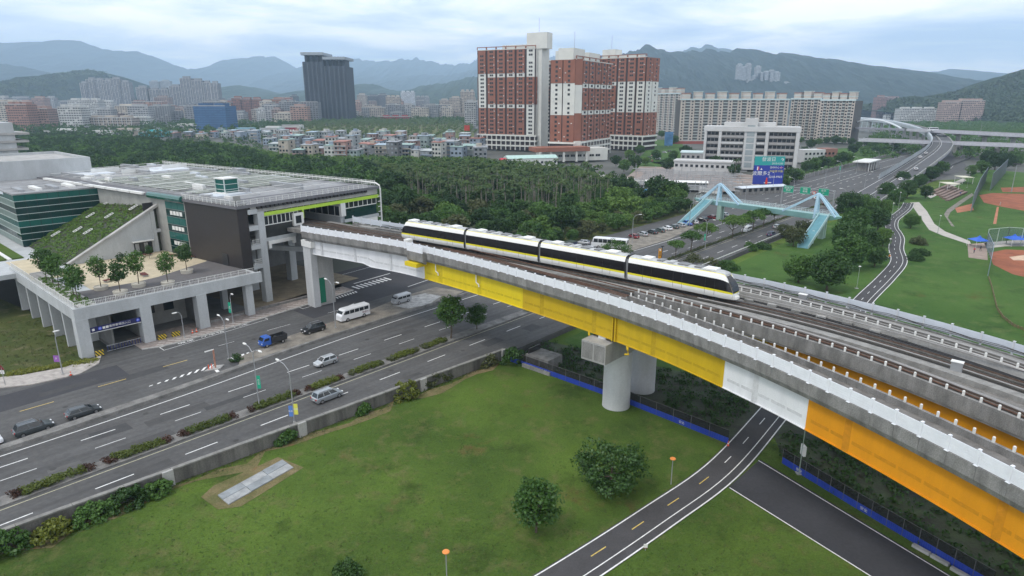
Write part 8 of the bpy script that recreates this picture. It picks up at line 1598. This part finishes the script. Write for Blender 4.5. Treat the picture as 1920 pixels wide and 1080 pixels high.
# the nameless rest of the belt
random.seed(5); tones = [('grey', G1), ('pale grey', G2), ('brownish', (.30, .22, .19)), ('whitish', WH), ('beige', BG), ('salmon', (.38, .24, .19)), ('slate', (.24, .245, .26)), ('cream', (.48, .43, .36))]
for i in range(380):
    x = random.uniform(-30, 905); yb = random.choice((208, 212, 216, 220, 224, 228, 233)) + random.uniform(-1.5, 1.5)
    if 585 < x < 895 and yb > 226: yb -= 8
    D_ = at(x, yb, 0)[1]; h = random.choice((12, 15, 18, 22, 26, 32, 40)) * (1.3 if D_ > 1800 else 1); yt = 188.5 + (CAM_H - h) * FPX / D_ * 1.0; w_ = random.uniform(16, 40) / D_ * FPX
    n_, c_ = random.choice(tones); city('town_block', '%s town block in the far belt %s' % (n_, 'left of the blue net building' if x < 390 else 'left of the dark twin tower' if x < 575 else 'left of the brick red towers'), x, x + w_, yt, yb, c_, 'building', 3.4, 4.5, 'town blocks of the far belt', tops=random.choice((0, 1, 2)))
for i in range(46):
    x = random.uniform(1800, 1925) if i < 30 else random.uniform(1620, 1800); yb = random.uniform(217, 229); D_ = at(x, yb, 0)[1]; h = random.choice((7, 9, 11)); yt = 188.5 + (CAM_H - h) * FPX / D_; n_, c_ = random.choice(tones[1:5]); city('hill_house', '%s low house at the foot of the right hill' % n_, x, x + random.uniform(7, 13), yt, yb, c_, 'house', 3.3, 4, 'low houses below the right hill', tops=random.choice((0, 1)))
# pale towers high on the right mountain
for i, (a, b, yt, yb) in enumerate(((1382, 1391, 121, 136), (1391, 1400, 126, 138), (1399, 1408, 120, 136), (1417, 1426, 125, 140), (1410, 1420, 143, 156), (1420, 1432, 137, 155), (1430, 1442, 135, 156), (1440, 1451, 133, 156), (1450, 1461, 136, 156), (1400, 1412, 150, 162), (1415, 1432, 152, 164), (1469, 1480, 155, 168), (1480, 1492, 157, 169), (1493, 1506, 158, 170))):
    z = far_at(a, yb, 3150)[2] - 30; city('hill_tower', '%s pale apartment tower on the wooded slope of the right mountain' % ('first second third fourth fifth sixth seventh eighth ninth tenth eleventh twelfth thirteenth fourteenth'.split()[i]), a, b, yt, yb, (.42, .42, .42), 'tower', 3.5, 5, 'apartment towers on the mountain', base_z=z, D=3150.0)
# tree masses in and before the belt
belt = scatter([(0, 252), (0, 240), (300, 238), (440, 236), (560, 232), (580, 238), (540, 246), (440, 256), (300, 262), (120, 262)], 22, 51) + scatter([(340, 236), (345, 226), (392, 222), (392, 238)], 12, 52) + scatter([(570, 240), (600, 228), (880, 226), (895, 236), (720, 236)], 17, 54)
wood_mass('belt_trees', 'dark tree clumps scattered through the city belt', belt, L_dark, 8, 13, 6, 9, 8, 1.3, 55, rc=2.4)
rb = scatter([(1620, 300), (1640, 240), (1700, 232), (1920, 230), (1940, 248), (1940, 312), (1800, 300), (1740, 290)], 15, 56); rb = [q for q in rb if min(math.hypot(q[0] - p.x, q[1] - p.y) for p in FP) > 13]
wood_mass('interchange_trees', 'scrub and trees under the motorway interchange', rb, L_mid, 4, 8, 5, 9, 9, .9, 57, rc=2.0)
# ================================================================== HILLS
def ridge(px, D, seed, mat, amp=.06, step=3, front=.45):
    xs = [p[0] for p in px]; f_ = interp([(a, b) for a, b in px]); g_ = np.random.default_rng(seed); ph = g_.uniform(0, 6.28, 12); fr = g_.uniform(.6, 1.6, 12)
    prof = [(1 - front, 0), (1 - front * .8, .16), (1 - front * .62, .36), (1 - front * .45, .55), (1 - front * .3, .72), (1 - front * .16, .87), (1 - front * .06, .97), (1, 1), (1 + front * .12, .9), (1 + front * .4, .45), (1 + front * .7, -.02)]
    pa = [a for a, b in prof]; pb2 = [b for a, b in prof]; ua = np.concatenate([np.linspace(pa[0], 1, 30), np.linspace(1, pa[-1], 7)[1:]]); prof = [(float(a), float(np.interp(a, pa, pb2))) for a in ua]
    rows = []
    for x in frange(xs[0], xs[-1], step):
        y = f_(x); top = far_at(x, y, D); Z = top[2]
        Z += Z * .022 * (1.2 - 2 * abs(math.sin(x * .11 + ph[0])) + .6 * math.sin(x * .47 + ph[1]) + .5 * math.sin(x * .93 + ph[2])) + Z * g_.normal(0, .006)
        e_ = min(1, (x - xs[0]) / 30 + .02, (xs[-1] - x) / 30 + .02); row = []
        for i, (d, h) in enumerate(prof):
            n_ = 0
            if 0 < i < len(prof) - 1: n_ = (amp * (1 - 2 * abs(math.sin(x * .05 * fr[3] + ph[3] + i * .09)) + .7 * math.sin(x * .11 * fr[4] + ph[4] - i * .22) + .5 * (1 - 2 * abs(math.sin(x * .17 + ph[5] + i * .3)))) + g_.normal(0, .016)) * min(1, (1 - abs(2 * h - 1)) * 2) * (1 if h < .99 else .2)
            row.append((top[0] * (1 + .0 * d) + 0, D * d, max(-2, Z * (h + n_ * .6)) if 0 < i < len(prof) - 1 else -3))
        rows.append(row)
    mb = MB(); mb.loft(rows, closed=False); return mk('hills', mb, mat, kind='structure', smooth=False)
def hill_mat(nm, c1, c2, s_):
    return M(nm, c1, rough=.95, var=.0001, sc_=s_, col2=c2, bump=1.0, bsc=s_ * 6, fine=.35, spec=.1)
hmf = hill_mat('far forest', (.013, .026, .022), (.030, .046, .034), .006); hmn = hill_mat('near forest', (.016, .032, .018), (.040, .062, .030), .02)
ridge([(-60, 82), (0, 82), (60, 83), (100, 82), (118, 77), (135, 78), (150, 79), (175, 88), (200, 95), (225, 99), (242, 98), (260, 100), (290, 110), (320, 125), (350, 138), (380, 152), (420, 172), (470, 188)], 9000, 1, hmf)
ridge([(-60, 118), (0, 121), (40, 126), (80, 136), (110, 143), (150, 150), (200, 165)], 5200, 2, hmf)
ridge([(-60, 150), (0, 155), (50, 161), (110, 160), (130, 150), (150, 138), (168, 133), (185, 134), (200, 141), (215, 160), (235, 182)], 3000, 3, hmn)
ridge([(330, 165), (380, 140), (430, 122), (470, 110), (500, 107), (525, 112), (550, 130), (600, 140), (650, 145)], 12000, 4, hmf)
ridge([(560, 130), (620, 118), (660, 111), (700, 115), (740, 114), (780, 111), (810, 116), (840, 121), (880, 118), (905, 110), (960, 112), (1020, 108), (1080, 105), (1140, 106), (1200, 120)], 12500, 5, hmf)
ridge([(600, 165), (650, 150), (690, 142), (720, 146), (760, 143), (800, 140), (840, 141), (880, 133), (920, 128), (1000, 135)], 9500, 6, hmf)
ridge([(400, 178), (440, 162), (470, 163), (500, 172), (540, 176), (580, 170), (640, 168), (680, 158), (700, 158), (730, 168), (760, 170), (800, 160), (840, 155), (870, 147), (900, 143), (960, 150), (1020, 165)], 4600, 7, hmn)
ridge([(1000, 130), (1060, 112), (1120, 108), (1160, 102), (1190, 95), (1208, 88), (1225, 92), (1250, 97), (1290, 98), (1330, 96), (1360, 99), (1390, 92), (1410, 95), (1435, 103), (1465, 100), (1490, 104), (1530, 111), (1560, 114), (1590, 121), (1640, 127), (1690, 132), (1720, 142), (1750, 152), (1790, 168), (1830, 185)], 4300, 8, hmf, .05)
ridge([(1250, 105), (1290, 92), (1325, 89), (1345, 93), (1370, 105)], 8200, 9, hmf)
ridge([(1690, 155), (1740, 136), (1765, 134), (1787, 130), (1805, 136), (1830, 143), (1860, 142), (1890, 144), (1940, 146)], 7600, 10, hmf)
ridge([(1610, 205), (1650, 196), (1690, 187), (1715, 180), (1740, 186), (1770, 182), (1800, 172), (1830, 166), (1860, 158), (1885, 146), (1905, 139), (1925, 132), (1990, 110)], 1750, 11, hmn, .07, 4, .4)
hr = interp([(1610, 205), (1650, 196), (1690, 187), (1740, 185), (1800, 172), (1860, 158), (1905, 139), (1990, 110)])
g = np.random.default_rng(71); pts = []
for k in range(3800):
    x = g.uniform(1615, 1960); q = g.uniform(0, 1); top = far_at(x, hr(x), 1750); d = 1 - .4 * (1 - q); h = q ** 1.15 ; pts.append((top[0], 1750 * d, max(0, top[2] * (h + .02)) + 1))
o = newobj('hill_wood', fast_mesh('hill_wood', leaves(pts, 9, 16, 3.4, g, .7), [leaf_mat('leaf hill', (.024, .045, .016), (.07, .105, .035), .1)])); tag(o, 'dense wood covering the right hill', 'wood', kind='stuff')
hr2 = interp([(-60, 150), (0, 155), (50, 161), (110, 160), (130, 150), (150, 138), (168, 133), (185, 134), (200, 141), (215, 160), (235, 182)]); pts = []
for k in range(1800):
    x = g.uniform(-30, 225); q = g.uniform(.2, 1); top = far_at(x, hr2(x), 3000); pts.append((top[0], 3000 * (1 - .45 * (1 - q)), max(0, top[2] * q) + 1))
o = newobj('hill_wood', fast_mesh('hill_wood', leaves(pts, 14, 14, 5.0, g, .7), [MATS['leaf hill']])); tag(o, 'wood covering the dark hill left on the skyline', 'wood', kind='stuff')
# ================================================================== HAZE
hz = mk('haze', MB().box(-14800, 14800, -450, 15400, -8, 1150), bpy.data.materials.new('haze'), kind='stuff')
hm = hz.data.materials[0]; hm.use_nodes = True; ht = hm.node_tree; ht.nodes.clear(); vo = ht.nodes.new('ShaderNodeVolumePrincipled'); vo.inputs['Color'].default_value = (.60, .80, 1.0, 1); vo.inputs['Density'].default_value = 1.3e-4; vo.inputs['Anisotropy'].default_value = 0.15
oo = ht.nodes.new('ShaderNodeOutputMaterial'); ht.links.new(vo.outputs[0], oo.inputs['Volume']); hz['label'] = 'pale blue haze over the whole valley'; hz['category'] = 'haze'
